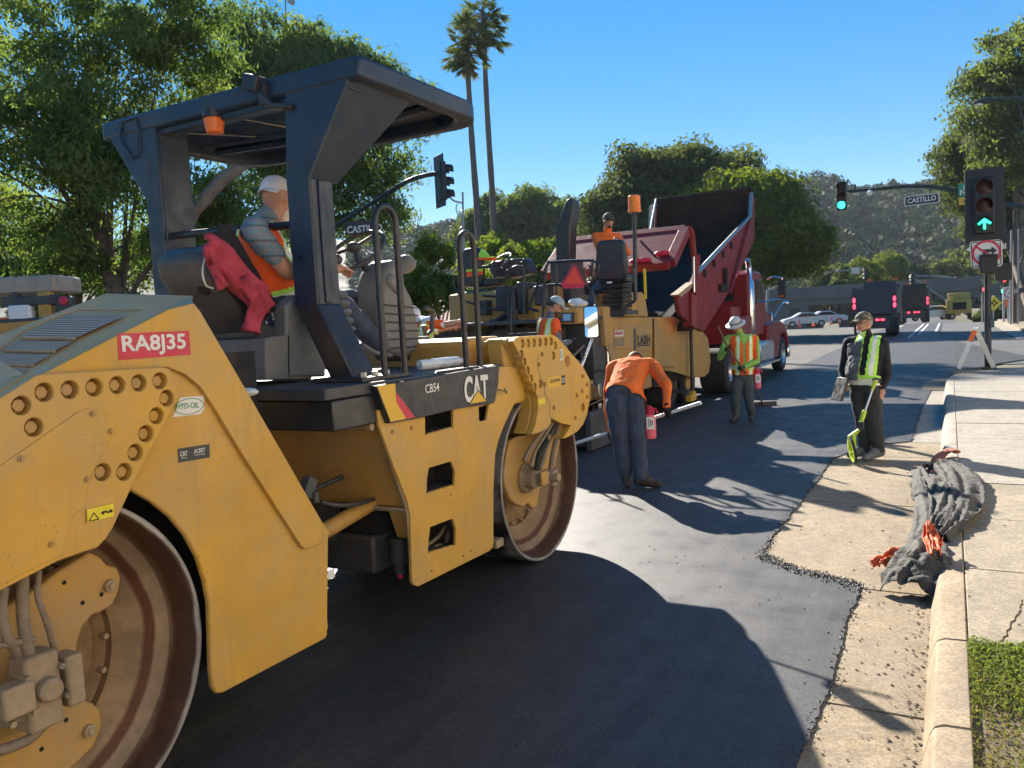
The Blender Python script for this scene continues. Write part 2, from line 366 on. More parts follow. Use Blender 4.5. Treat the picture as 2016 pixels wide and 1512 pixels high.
# gutter pan with joints: separate casts
gut = struct(bpy.data.objects.new('gutter', None)); COL.objects.link(gut)
cuts = [-14, -8, -4, -1.2, 1.05, 2.62, 3.78, 5.45, 7.85, 10.4, 11.55, 13.1, 14.7, 16.3, 18.4]
for a, c in zip(cuts[:-1], cuts[1:]):
    x0 = -1.4 if 5.4 < a < 11.5 else -.6
    b = B(); g = .006
    b.prZ([(x0, a+g), (-.095, a+g), (-.095, c-g), (x0, c-g)], -.2, -.012); b.obj('gutter_slab', m_conc2 if c < 11.6 else m_conc_new, gut, bev=.006)
# apron sits a little higher and reaches into the lane
# kerb pieces
ker = struct(bpy.data.objects.new('kerb', None)); COL.objects.link(ker)
kc = [-14, -8, -4, -1.2, 1.0, 3.42, 4.34, 5.58, 7.9, 10.4, 12.9, 15.4, 17.9, 19.6]
for a, c in zip(kc[:-1], kc[1:]):
    g = .004; yz = None
    prof = [(-.115, -.2), (-.115, -.012), (-.085, .105), (-.07, .138), (-.035, .152), (.062, .155), (.062, -.2)]
    b = B(); b.prY(prof, a+g, c-g); b.obj('kerb_stone', m_conc2 if c < 5.6 else (m_conc if c < 8 else m_conc_new), ker, bev=.008)
# kerb return round the corner
arc = [(0.0+3.2-3.2*math.cos(t), 19.6+3.2*math.sin(t)) for t in np.linspace(0, math.pi/2, 12)]
for (ax, ay), (bx, by) in zip(arc[:-1], arc[1:]):
    d = Vector((bx-ax, by-ay, 0)).normalized(); n = Vector((-d.y, d.x, 0))
    b = B(); A_, B_ = Vector((ax, ay, 0)), Vector((bx, by, 0))
    ring = lambda P: [P+n*.115+Vector((0, 0, -.2)), P+n*.115+Vector((0, 0, -.01)), P+n*.07+Vector((0, 0, .12)), P+n*.03+Vector((0, 0, .145)), P-n*.06+Vector((0, 0, .15)), P-n*.06+Vector((0, 0, -.2))]
    b.prism(ring(A_), ring(B_)); b.obj('kerb_stone', m_conc_new, ker)
# gutter round the corner and on along the cross street
b = B(); arc2 = [(0.0+3.2-3.75*math.cos(t), 19.6+3.75*math.sin(t)) for t in np.linspace(math.pi/2, 0, 14)]
b.prZ([(-.1, 18.42), (-.1, 19.6)]+[(0+3.2-3.3*math.cos(t), 19.6+3.3*math.sin(t)) for t in np.linspace(0, math.pi/2, 12)]+[(14, 22.9), (14, 23.35)]+arc2+[(-.5, 18.42)], -.2, .004)
b.obj('gutter_slab', m_conc2, gut)
# sidewalk slabs
sw = struct(bpy.data.objects.new('sidewalk', None)); COL.objects.link(sw)
sy = [4.36, 5.57, 6.9, 8.25, 9.55, 10.95, 12.3, 13.7, 15.1, 16.5, 18.0, 19.55]
rng = random.Random(11)
for j, (a, c) in enumerate(zip(sy[:-1], sy[1:])):
    for i, (x0, x1) in enumerate([(.061, 1.55), (1.55, 3.05), (3.05, 4.6)]):
        g = .005; dz = rng.uniform(-.004, .004)
        b = B(); b.prZ([(x0+g, a+g), (x1-g, a+g), (x1-g, c-g), (x0+g, c-g)], -.1, .152+dz)
        b.obj('sidewalk_slab', m_conc if c < 8.3 else m_conc_new, sw, bev=.007)
b = B(); b.prZ([(.068, 19.56)]+[(0.0+3.2-3.13*math.cos(t), 19.58+3.13*math.sin(t)) for t in np.linspace(0, math.pi/2, 12)]+[(14, 22.71), (14, 19.56)], -.1, .15); b.obj('sidewalk_slab', m_conc_new, sw, bev=.007)
struct(sheet('soil_under_walk', .065, 40, -14, 22.6, .12, m_dirt))
# far side sidewalk of the right hand corner beyond the cross street
b = B(); b.prZ([(3.3, 41.3), (60, 41.3), (60, 41.9), (8, 46), (6, 74), (3.3, 74)], -.1, .14); struct(b.obj('far_sidewalk', m_conc2))
b = B(); b.prZ([(2.6, 41.1), (3.29, 41.1), (3.29, 74), (2.6, 74)], -.1, .006); struct(b.obj('far_gutter', m_conc_new))
# slab crack
pts = [oZ(*q, .158) for q in [(2012, 1180), (2005, 1205), (1990, 1225), (1985, 1240), (1975, 1258), (1968, 1262), (1971, 1278), (1968, 1290)]]
b = B(); b.tube(rough_line([tuple(p)[:2] for p in pts], .004, .01) and [(x, y, .152) for x, y in rough_line([tuple(p)[:2] for p in pts], .006, .02)], [.0055]*len(rough_line([tuple(p)[:2] for p in pts], .006, .02)), 4); cr = b.obj('crack', m_dirt, sw)
# ------------------------------------------------------------------ unseen stucco building, added so its sunlit wall bounces light onto the roller
m_stucco = M('cream_stucco', (.74, .64, .50), .85, 0, .08, 3, .25, 60)
m_trimw = M('window_trim', (.6, .56, .5), .6, 0, .1, 5)
bl = thing('added_bounce_building', 'unseen cream stucco building with windows, added to bounce sunlight onto the roller', 'building', (9, 2, 0))
wins = [(y, .9 if k % 4 else 0.15, 2.1, 1.1) for k, y in enumerate(np.arange(-15.5, 15.6, 2.6))]
holes = []
for fl in (0, 2.9):
    for k, (y, z0, z1, w) in enumerate(wins):
        a = z0 if fl == 0 else .9
        holes.append([(y-w/2, fl+a), (y+w/2, fl+a), (y+w/2, fl+z1), (y-w/2, fl+z1)])
b = B(); b.plX([(-17, -.1), (17.2, -.1), (17.2, 6.2), (-17, 6.2)], holes, 5.2, 5.45); wl = b.obj('wall', m_stucco, bl)
b = B(); b.bb(5.46, 13, -17, 17.2, -.1, 6.2); b.obj('wall', m_stucco, bl)
b = B(); b.bb(5.0, 13.2, -17.2, 17.4, 6.2, 6.45); b.obj('roof', m_trimw, bl, bev=.03)
for h in holes:
    y0, y1, z0, z1 = h[0][0], h[1][0], h[0][1], h[2][1]
    b = B(); b.bb(5.34, 5.4, y0, y1, z0, z1); w = b.obj('window' if z0 % 2.9 > .5 else 'door', m_glass, bl)
    b = B(); b.bb(5.27, 5.335, y0, y0+.06, z0, z1); b.bb(5.27, 5.335, y1-.06, y1, z0, z1); b.bb(5.27, 5.335, y0+.061, y1-.061, z1-.06, z1); b.bb(5.27, 5.335, y0+.061, y1-.061, z0, z0+.06); b.bb(5.28, 5.33, (y0+y1)/2-.02, (y0+y1)/2+.02, z0+.061, z1-.061); b.obj('frame', m_trimw, w)
# ------------------------------------------------------------------ the tandem roller
rl_ = thing('asphalt_roller', 'large yellow tandem drum roller with dark canopy and a bearded operator aboard', 'road roller', (-3.6, 3.4, 0))
XS = -2.70; XL = -4.56                      # right and left side planes
def drum(yc, label):
    d = B(); o = (0, yc, .65)
    prof = [(.0, -.42), (.14, -.42), (.14, -.30), (.36, -.30), (.375, -.285), (.40, -.27), (.405, -.24), (.50, -.19), (.585, -.125), (.606, -.05), (.622, -.006), (.63, 0), (.646, 0), (.65, -.006)]
    sh = B(); sh.lathe((XS-.04, yc, .65), (1, 0, 0), prof+[(.65, -1.70), (.63, -1.71), (.0, -1.6)], 96)
    return sh.obj('drum', m_drum, rl_, ang=30)
# drum material: concentric rust and dust bands on the dished face, dark wet steel on the shell
m_drum, t, p = newmat('drum_steel'); co = coords(t, 'Object')
sep = t.nodes.new('ShaderNodeSeparateXYZ'); t.links.new(co, sep.inputs[0])
def mth(op, a, b=None):
    n = t.nodes.new('ShaderNodeMath'); n.operation = op
    for k, q in ((0, a), (1, b)):
        if q is None: continue
        if isinstance(q, (int, float)): n.inputs[k].default_value = q
        else: t.links.new(q, n.inputs[k])
    return n.outputs[0]
yoff = mth('PINGPONG', mth('ADD', sep.outputs['Y'], 1.88+19.12), 1.912)   # both drum centres fold to 0 / 1.912
zc = mth('SUBTRACT', sep.outputs['Z'], .65)
att = t.nodes.new('ShaderNodeAttribute'); att.attribute_name = 'rad'
rad = att.outputs['Fac']
wob = mth('MULTIPLY', mth('SUBTRACT', nz(t, 3.5, 3, .5, co), .5), .035)
rr = mth('ADD', rad, wob)
band = ramp(t, rr, [(.36, (.30, .185, .085)), (.50, (.29, .195, .11)), (.513, (.105, .032, .01)), (.538, (.11, .037, .012)), (.545, (.32, .225, .14)), (.585, (.28, .19, .115)), (.595, (.09, .035, .014)), (.625, (.1, .052, .03)), (.634, (.4, .39, .37)), (.648, (.3, .28, .26)), (.652, (.03, .03, .032))])
st = ramp(t, nz(t, 5, 7, .7, co), [(.45, (.6,)*3), (.65, (1.12,)*3)])
band = mix(t, .75, band, st, 'MULTIPLY')
t.links.new(band, p.inputs['Base Color']); p.inputs['Roughness'].default_value = .62; p.inputs['Metallic'].default_value = .15
bump(t, p, nz(t, 60, 4, .6, co), .12, .004)
YF, YR = 5.349, 1.52
for yc in (YF, YR):
    o = drum(yc, '')
    at = o.data.attributes.new('rad', 'FLOAT', 'POINT')
    at.data.foreach_set('value', [min(.66, math.hypot(v.co.y+3.4-yc, v.co.z-.65))+(.003 if v.co.x < -.0 and math.hypot(v.co.y+3.4-yc, v.co.z-.65) > .645 and (v.co.x+(-3.6)) < XS-.05 else 0) for v in o.data.vertices])
    if yc == YF: o['label'] = 'front steel drum with rust streaked dished face'
    else: o['label'] = 'rear steel drum with rust and dust rings'
    # dished inner ring plate and hub bolts
    for k in range(18):
        a = 2*math.pi*k/18; bb_ = B(); x = XS-.31
        bb_.cyl((x, yc+.385*math.cos(a), .65+.385*math.sin(a)), (x+.03, yc+.385*math.cos(a), .65+.385*math.sin(a)), .012, n=6); bb_.obj('drum_bolt', m_tan, o)
# ---- rear: skirt panel, hood, yoke plate
XH = XS
side = yzs(lambda *p: p, [(71, 742), (330, 610), (378, 598), (391, 615), (470, 748), (630, 1025), (647, 1050), (645, 1251), (640, 1258), (440, 1364), (427, 1366), (419, 1352), (416, 1322), (412, 1188), (404, 1145), (390, 1099), (366, 1055), (334, 1017), (298, 988), (256, 965), (150, 940), (30, 800)], XH)
b = B(); b.prX(side, XH, XH-.03); rsk = b.obj('rear_side_panel', m_yel, rl_, bev=.008)
# raised trim that runs down the slanting front edge of the hood
trim = yzs(lambda *p: p, [(60, 745), (150, 735), (325, 722), (340, 728), (362, 737), (392, 762), (420, 804), (470, 887), (556, 1021), (590, 1074), (598, 1080), (625, 1072), (647, 1050), (630, 1025), (470, 748), (391, 613), (378, 597), (330, 609), (71, 741)], XH+.012)
b = B(); b.prX(trim, XH+.022, XH+.002); htr = b.obj('hood_side', m_yel, rl_, bev=.007)
# front face of the rear module (faces the articulation), seen only from the far side
fr = [(2.26, 1.95), (2.88, .9), (2.9, .35)]
b = B()
for (y0, z0), (y1, z1) in zip(fr[:-1], fr[1:]): b.prism([(XH-.031, y0, z0), (XH-.031, y1, z1), (XH-.031, y1-.03, z1), (XH-.031, y0-.03, z0)], [(XL+.05, y0, z0), (XL+.05, y1, z1), (XL+.05, y1-.03, z1), (XL+.05, y0-.03, z0)])
b.obj('rear_module_front_wall', m_yeld, rl_)
b = B(); b.bb(XS-.33, XS-.36, 2.06, 2.84, .3, 1.75); b.obj('added_shade_plate', m_dark, rl_)  # added dark plate standing in for shade in the gap behind the rear drum
b = B(); b.prX([(y, z-.3 if z > 1.4 else z) for y, z in side], XL+.05, XL+.02); b.obj('rear_side_panel', m_yel, rl_, bev=.008)
# hood top: right chamfer with grilles, ridge, flat top, left chamfer
XG = -3.2
e0, e1, e2 = oX(60, 748, XH), oX(330, 609, XH), oX(379, 597, XH)
r0, r1, r2 = oX(-60, 682, XG), oX(208, 578, XG), oX(379, 582, XG)
e00 = oX(-200, 880, XH); r00 = oX(-300, 790, XG)
mir = lambda q: Vector((XL+.03, q.y, q.z-.34))
hd = B(); L_ = [e00, e0, e1, e2]; Rg = [r00, r0, r1, r2]
for i in range(3):
    hd.add([L_[i], L_[i+1], Rg[i+1], Rg[i]], [(0, 1, 2, 3)])
    hd.add([Rg[i], Rg[i+1], mir(Rg[i+1]), mir(Rg[i])], [(0, 1, 2, 3)])
m_htop = paint('sun_bleached_hood', (.52, .38, .19), .6, (.50, .43, .33), .9)
hood = hd.obj('engine_hood', m_htop, rl_, flat=True)
sm = hood.modifiers.new('solid', 'SOLIDIFY'); sm.thickness = .012; sm.offset = -1
# grille panels lie on the right chamfer
m_gril, t, p = newmat('perforated_grille'); co = coords(t, 'Generated')
mp = t.nodes.new('ShaderNodeMapping'); mp.inputs['Scale'].default_value = (24, 11, 1); t.links.new(coords(t, 'UV'), mp.inputs[0])
v = t.nodes.new('ShaderNodeTexVoronoi'); v.voronoi_dimensions = '2D'; v.inputs['Randomness'].default_value = 0; v.inputs['Scale'].default_value = 1; t.links.new(mp.outputs[0], v.inputs['Vector'])
hole = ramp(t, v.outputs['Distance'], [(.34, (.03, .025, .02)), (.42, (.55, .46, .34))])
t.links.new(hole, p.inputs['Base Color']); p.inputs['Roughness'].default_value = .7
bump(t, p, v.outputs['Distance'], .6, .006)
def uvq(o):
    u = o.data.uv_layers.new(name='UVMap')
    for pl in o.data.polygons:
        for k, li in enumerate(pl.loop_indices): u.data[li].uv = [(0, 0), (1, 0), (1, 1), (0, 1)][k % 4]
G = lambda x, y: None
# plane of the chamfer between e0,e1,r1,r0
nrm = (e1-e0).cross(r0-e0).normalized()
if nrm.z < 0: nrm = -nrm
def onP(px, py, lift=.0): d = ray(px, py); return CAM+d*((e0-CAM).dot(nrm)/d.dot(nrm))+nrm*lift
for k, q in enumerate([[(118, 482), (425, 487), (722, 352), (385, 352)], [(18, 555), (310, 560), (415, 502), (105, 498)], [(-60, 632), (185, 640), (295, 576), (0, 570)], [(-120, 715), (70, 715), (170, 655), (-70, 650)]]):
    P = [onP(*c1(*z), .006) for z in q]
    b = B(); b.add(P, [(0, 1, 2, 3)]); g_ = b.obj('grille', m_gril, rl_, flat=True, recalc=False); uvq(g_)
    P2 = [onP(*c1(*z), .004) for z in q]; b = B(); b.tube([P2[0], P2[1]], .006, 6); b.obj('grille_bar', m_tan, g_)
b = B(); b.tube([onP(*c1(*q), .004) for q in [(-100, 620), (120, 455), (235, 395), (440, 322), (800, 320)]], .0045, 5); b.obj('grille_frame', m_tan, rl_)
# yoke plate with bolt pockets
XY = XS+.085
ypx = [(-130, 900), (205, 690), (235, 683), (930, 640), (968, 652), (1020, 800)]
yo = yzs(c1, ypx, XY)+yzs(lambda *p: p, [(262, 955), (223, 1039), (208, 1062), (193, 1078), (115, 1105), (0, 1164), (-140, 1235)], XY)
bpx = [(123, 860), (195, 983), (253, 785), (398, 770), (536, 757), (667, 744), (790, 732), (908, 720), (948, 818), (890, 918), (830, 1020), (770, 1127), (707, 1237), (585, 1238)]
holes = []; hc = []
for q in bpx:
    c = oX(*c1(*q), XY); hc.append(c); holes.append([(c.y+.031*math.cos(t), c.z+.031*math.sin(t)) for t in np.linspace(0, 2*math.pi, 21)[:-1]])
b = B(); b.plX(yo, holes, XY, XY-.05); yk = b.obj('rear_yoke_plate', m_yel, rl_, bev=.005)
b = B(); b.prX(yo, XY-.052, XY-.16); b.obj('rear_yoke_core', m_yel, rl_, bev=.02)
for c in hc:
    b = B(); b.cyl((XY-.055, c.y, c.z), (XY-.018, c.y, c.z), .0225, n=6); b.cyl((XY-.055, c.y, c.z), (XY-.04, c.y, c.z), .029, n=16); b.obj('yoke_bolt', m_yeld, yk, bev=.003)
cov = yzs(c1, [(-100, 1262), (0, 1200), (440, 895), (480, 880), (545, 875), (600, 895), (640, 945), (643, 1010), (520, 1230), (490, 1330), (478, 1440)], XY)+yzs(c2, [(385, 165), (350, 260), (335, 370), (318, 385), (-20, 545)], XY)
b = B(); b.prX(cov, XY+.006, XY+.0005); acc = b.obj('access_cover', m_yel, yk, bev=.002)
for q in [(518, 905), (623, 1005), (487, 1278), (112, 1160)]+[(265/.3472*.3717, (950+325*.3717-500)/.3472)]:
    c = oX(*c1(*q), XY); b = B(); b.cyl((XY+.006, c.y, c.z), (XY+.013, c.y, c.z), .011, n=12); b.cyl((XY+.013, c.y, c.z), (XY+.018, c.y, c.z), .007, n=6); b.obj('cover_bolt', m_yeld, acc)
# decals ------------------------------------------------------------
def decal(name, quad, X, mat, parent, lift=.003):
    P = [oX(*q, X+lift) for q in quad]
    b = B(); b.prism(P, [q-Vector((lift*.9, 0, 0)) for q in P]); return b.obj(name, mat, parent, flat=True)
def dtext(txt, q0, q1, q3, X, mat, parent, name='lettering', bold=0, lift=.0045, shear=0):
    """q0 lower left, q1 lower right, q3 upper left photo pixels of the lettering on plane X"""
    a, b_, c = oX(*q0, X+lift), oX(*q1, X+lift), oX(*q3, X+lift)
    return text_obj(name, txt, parent, mat, a, b_-a, (c-a)-(b_-a)*((c-a).dot(b_-a)/(b_-a).length_squared), (b_-a).length, (c-a).length, 0, bold, shear)
pl = decal('number_plate', [c1(667, 452), c1(1072, 435), c1(1082, 572), c1(676, 602)], XH+.022, m_sred, htr)
dtext('RA8J35', c1(697, 583), c1(1058, 562), c1(690, 462), XH+.022, m_hydw, pl, bold=.025)
pl = decal('oil_label', [c1(1022, 815), c1(1158, 803), c1(1158, 880), c1(1135, 908), c1(980, 925), c1(995, 890)], XH, m_hydw, rsk, .002)
dtext('HYD-OIL', c1(1003, 882), c1(1130, 872), c1(1003, 848), XH, m_green, pl, lift=.0035, bold=.01)
b = B(); P = [oX(*c1(1073+82*math.cos(a), 864-10*math.cos(a)+44*math.sin(a)), XH+.0035) for a in np.linspace(0, 2*math.pi, 33)]; b.tube(P, .0014, 4); o = b.obj('ring', m_green, pl)
pl = decal('engine_label', [c1(1010, 1105), c1(1188, 1077), c1(1191, 1153), c1(1013, 1184)], XH, m_dgry, rsk)
dtext('CAT', c1(1023, 1150), c1(1063, 1143), c1(1022, 1122), XH, m_hydw, pl, bold=.02)
dtext('ACERT', c1(1101, 1133), c1(1164, 1122), c1(1100, 1108), XH, m_hydw, pl, bold=.015)
dtext('Technology', c1(1102, 1148), c1(1163, 1138), c1(1101, 1137), XH, m_hydw, pl)
dtext('Diesel', c1(1030, 1162), c1(1058, 1158), c1(1030, 1153), XH, m_hydw, pl)
pl = decal('warning_label', [c2(461, 143), c2(603, 110), c2(604, 178), c2(464, 213)], XY+.006, m_wyel, yk)
P = [oX(*c2(*q), XY+.0105) for q in [(472, 205), (524, 193), (497, 160)]]; b = B()
for i in range(3): b.tube([P[i], P[(i+1) % 3]], .0016, 4)
b.obj('warning_triangle', m_print, pl)
P = [oX(*c2(*q), XY+.0105) for q in [(546, 160), (560, 152), (572, 158), (588, 150)]]; b = B(); b.tube(P, .0032, 6); b.ell(P[0], (.002, .006, .006), 8); b.ell(P[3], (.002, .006, .006), 8); b.obj('warning_symbol', m_print, pl)
# rear motor mount, motor and hoses inside the drum dish
XM = XS-.16
mm = [(-200, 800), (200, 560), (300, 480), (480, 370), (540, 400), (570, 438), (625, 450), (643, 505), (630, 580), (600, 650), (540, 685), (490, 705), (440, 765), (415, 840), (402, 920), (395, 1010), (400, 1110), (440, 1150), (500, 1175), (535, 1210), (543, 1290), (500, 1400), (430, 1470), (330, 1560), (-200, 1700)]
b = B(); b.prX(yzs(c2, mm, XM), XM, XM-.05); rmm = b.obj('rear_motor_mount', m_yeld, rl_, bev=.01)
for q in [(575, 545), (465, 1312)]:
    c = oX(*c2(*q), XM); b = B(); b.cyl((XM, c.y, c.z), (XM+.022, c.y, c.z), .024, n=16); b.cyl((XM+.02, c.y, c.z), (XM+.03, c.y, c.z), .016, n=6); b.obj('mount_bolt', m_tan, rmm, bev=.003)
for q in [(340, 530), (437, 637), (537, 593), (220, 1412), (350, 1258)]:
    c = oX(*c2(*q), XM); b = B(); b.cyl((XM-.004, c.y, c.z), (XM+.001, c.y, c.z), .009, n=10); b.obj('mount_hole', m_dark, rmm)
mot = B()
def mpt(x, y, dx): return oX(*c2(x, y), XM+dx)
def mbox(bd, x0, y0, x1, y1, d0, d1):
    a, c = mpt(x0, y0, d0), mpt(x1, y1, d0); bd.bb(XM+d0, XM+d1, a.y, c.y, c.z, a.z)
mot = B(); c = mpt(130, 1060, 0); mot.cyl((XM, c.y, c.z), (XM+.07, c.y, c.z), .085, n=28); mot.obj('hydraulic_motor', m_tan, rl_, bev=.01)
b = B(); mbox(b, 30, 920, 250, 1230, .06, .17); o = b.obj('motor_block', m_tan, rl_, bev=.014)
b = B(); c = mpt(245, 1090, .17); b.cyl((XM+.08, c.y, c.z), (XM+.215, c.y, c.z), .045, .04, 20); b.obj('motor_cap', m_tan, rl_, bev=.012)
b = B(); mbox(b, 255, 910, 375, 1130, .05, .15); b.obj('valve_block', m_tan, rl_, bev=.01)
b = B(); mbox(b, 335, 1000, 402, 1060, .06, .12); b.obj('valve_port', m_tan, rl_, bev=.008)
b = B(); mbox(b, -60, 1090, 130, 1180, .12, .2); b.obj('motor_flange', m_tan, rl_, bev=.01)
for q in [(140, 1040), (105, 1100), (130, 1205), (180, 1210), (320, 970), (310, 1090), (350, 1120), (60, 1280)]:
    c = mpt(*q, .17); b = B(); b.cyl((XM+.1, c.y, c.z), (XM+.185, c.y, c.z), .0115, n=6); b.obj('motor_bolt', m_steel if q[0] > 300 else m_tan, rl_)
m_hose = M('dusty_hose', (.23, .18, .13), .85, 0, .25, 30, .3, 80)
for pts, r in [([(15, 560), (10, 700), (40, 820), (95, 900), (140, 975)], .018), ([(120, 500), (120, 680), (140, 850), (165, 950)], .02), ([(205, 470), (200, 600), (240, 720), (270, 820), (292, 915)], .011), ([(-80, 1300), (60, 1260), (180, 1235), (260, 1200)], .016), ([(-80, 1440), (60, 1400), (180, 1340), (280, 1220)], .018), ([(-80, 880), (60, 850), (180, 830)], .012)]:
    b = B(); b.tube(spl([mpt(x, y, .10+.03*math.sin(i)) for i, (x, y) in enumerate(pts)], 6), r, 10); b.obj('hydraulic_hose', m_hose, rl_)
# ---- front module: step plate with toothed openings
XP = XS+.02
def teeth(a, b_, n=11):
    out = []
    for k in range(n+1):
        t = k/n; out.append((a[0]+(b_[0]-a[0])*t, a[1]+(b_[1]-a[1])*t))
        if k < n: t = (k+.5)/n; out.append((a[0]+(b_[0]-a[0])*t, a[1]+(b_[1]-a[1])*t-11))
    return out
out5 = [(385, 562), (395, 640), (470, 850), (545, 1040), (562, 1120), (570, 1470), (580, 1490), (605, 1497), (980, 1310), (1000, 1290), (1004, 1260), (1003, 1000), (1012, 800), (1030, 720), (1060, 640), (1110, 535), (1160, 470), (1180, 420), (1120, 330), (1035, 330), (900, 420), (600, 520)]
h1 = [(640, 580), (790, 548), (790, 655)]+teeth((783, 656), (648, 694))+[(640, 693)]
h2 = [(660, 868), (772, 834), (781, 838), (800, 884), (797, 958)]+teeth((790, 964), (655, 1006))+[(648, 1008), (650, 930)]
h3 = [(668, 1182), (783, 1138), (790, 1142), (805, 1192), (803, 1278)]+teeth((795, 1283), (662, 1322))+[(655, 1325), (660, 1240)]
h4 = [(925, 545), (980, 528), (968, 608), (960, 615), (932, 621), (927, 610)]
b = B(); b.plX(yzs(c5, out5, XP), [yzs(c5, h, XP) for h in (h1, h2, h3, h4)], XP, XP-.02); stp = b.obj('step_plate', m_yel, rl_, bev=.003)
for q in [(466, 676), (567, 655), (775, 1010), (672, 1413), (841, 1335), (880, 1306)]:
    c = oX(*c5(*q), XP); b = B(); b.cyl((XP, c.y, c.z), (XP+.009, c.y, c.z), .012 if q[1] < 700 else .006, n=10); b.obj('plate_bolt', m_yeld, stp)
for z in (.62, 1.02, .30+.9+.18):
    pass
for hh in (h1, h2, h3):
    yz = yzs(c5, hh, XP-.05); y0 = min(a for a, _ in yz)-.02; y1 = max(a for a, _ in yz)+.02; z0 = min(c for _, c in yz); z1 = max(c for _, c in yz)+.03
    b = B(); b.bb(XP-.03, XP-.24, y0, y1, z0-.02, z0+.02); b.bb(XP-.22, XP-.24, y0, y1, z0+.021, z1); b.bb(XP-.03, XP-.22, y0-.02, y0-.001, z0, z1); b.bb(XP-.03, XP-.22, y1+.001, y1+.02, z0, z1); b.bb(XP-.03, XP-.22, y0, y1, z1+.001, z1+.02); b.obj('step_pocket', m_dgry, stp)
b = B(); yz = yzs(c5, h3, XP-.1); cy = sum(a for a, _ in yz)/len(yz); cz = sum(c for _, c in yz)/len(yz)
b.tube(spl([(XP-.13, cy-.11, cz-.03), (XP-.12, cy-.03, cz), (XP-.11, cy+.05, cz-.01), (XP-.13, cy+.12, cz+.05)]), .014, 8); b.tube(spl([(XP-.15, cy-.1, cz+.02), (XP-.13, cy, cz+.05), (XP-.14, cy+.1, cz+.09)]), .012, 8); b.obj('hose_bundle', m_hose, stp)
# rear wall of the front module (shaded, faces the rear), tanks and frame
yA, yB_ = oX(*c5(392, 580), XP).y, oX(*c5(560, 1090), XP).y
zA, zB_ = oX(*c5(392, 580), XP).z, oX(*c5(560, 1090), XP).z
b = B(); b.prX([(yA+.03, zA+.02), (yB_+.03, zB_), (yB_+.2, zB_-.0), (yA+.2, zA+.02)], XP-.025, XL+.1); frw = b.obj('front_module_rear_wall', m_yeld, rl_, bev=.01)
b = B(); b.tube([(XP-.02, yA, zA-.02), (XP-.025, (yA+yB_)/2, (zA+zB_)/2), (XP-.02, yB_, zB_), (XP-.02, yB_+.01, .38)], .012, 6); b.tube([(XP-.03, yB_, zB_-.005), (XL+.1, yB_, zB_-.005)], .014, 6); b.obj('wall_edge_pipe', m_tan, rl_)
b = B(); b.prX([(yB_+.03, zB_-.01), (yB_+.13, zB_-.01), (yB_+.13, .62), (yB_+.1, .6)], XP-.025, XP-.18); b.obj('wall_gusset', m_yeld, rl_)
for (x, z) in [(-3.0, zA-.09), (-3.25, zA-.09), (-3.5, zA-.09), (-3.9, zA-.09)]:
    b = B(); b.cyl((x, yA+.02+.03, z), (x, yA+.02, z), .013, n=8); b.obj('wall_bolt', m_yeld, frw)
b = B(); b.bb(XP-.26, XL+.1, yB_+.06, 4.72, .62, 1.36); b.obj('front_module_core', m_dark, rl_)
b = B(); b.bb(XP-.3, XL+.15, yB_+.02, 4.72, .38, .61); b.obj('belly_frame', m_dgry, rl_, bev=.02)
# articulation between the modules
b = B(); b.bb(-3.35, -4.45, 2.12, 2.95, .13, .6); b.obj('added_shade_block', m_dark, rl_, bev=.03)  # added dark block under the machine, hides sunlit ground where shade belongs
b = B(); b.bb(-3.95, -3.25, 2.75, 3.75, .55, .8); b.obj('articulation_joint', m_dgry, rl_, bev=.03)
b = B(); p0, p1 = oX(665, 1080, -2.95), oX(770, 1045, -2.95); b.cyl((-2.98, 2.75, .68), (-2.98, 3.12, .74), .022, n=14, mi=0); b.obj('cylinder_rod', m_steel, rl_)
b = B(); b.cyl((-2.98, 3.05, .73), (-2.98, 3.75, .83), .045, n=16); b.obj('steering_cylinder', m_yeld, rl_, bev=.006)
b = B(); b.tube(spl([(-2.95, 3.15, .92), (-2.92, 3.25, .88), (-2.9, 3.4, .86), (-2.95, 3.6, .84)]), .012, 8); b.tube(spl([(-3.3, 2.8, 1.0), (-3.2, 3.1, .92), (-3.1, 3.5, .98)]), .016, 8); b.obj('articulation_hose', m_dgry, rl_)
b = B(); c = oX(785, 1090, -2.9); b.cyl(c+Vector((0, 0, .1)), c-Vector((0, 0, .06)), .05, n=16); b.cyl(c-Vector((0, 0, .06)), c-Vector((0, 0, .12)), .03, n=12); b.obj('water_filter', m_dgry, rl_, bev=.006)
b = B(); b.cyl(c-Vector((0, 0, .12)), c-Vector((0, 0, .15)), .016, n=10); b.obj('drain_cap', m_sred, rl_)
b = B(); q = oX(652, 1130, -2.75); b.box(q, (.003, .05, .045)); b.tube([q+Vector((0, -.02, .03)), q+Vector((0, -.05, .09))], .0015, 4); b.obj('paper_tag', m_white, rl_)
b = B(); q = oX(605, 960, -2.73); b.box(q, (.05, .06, .1), Matrix.Rotation(R(-30), 3, 'X')); b.box(q+Vector((.02, .02, -.05)), (.04, .03, .05)); b.obj('hood_latch', m_dgry, rl_, bev=.004)
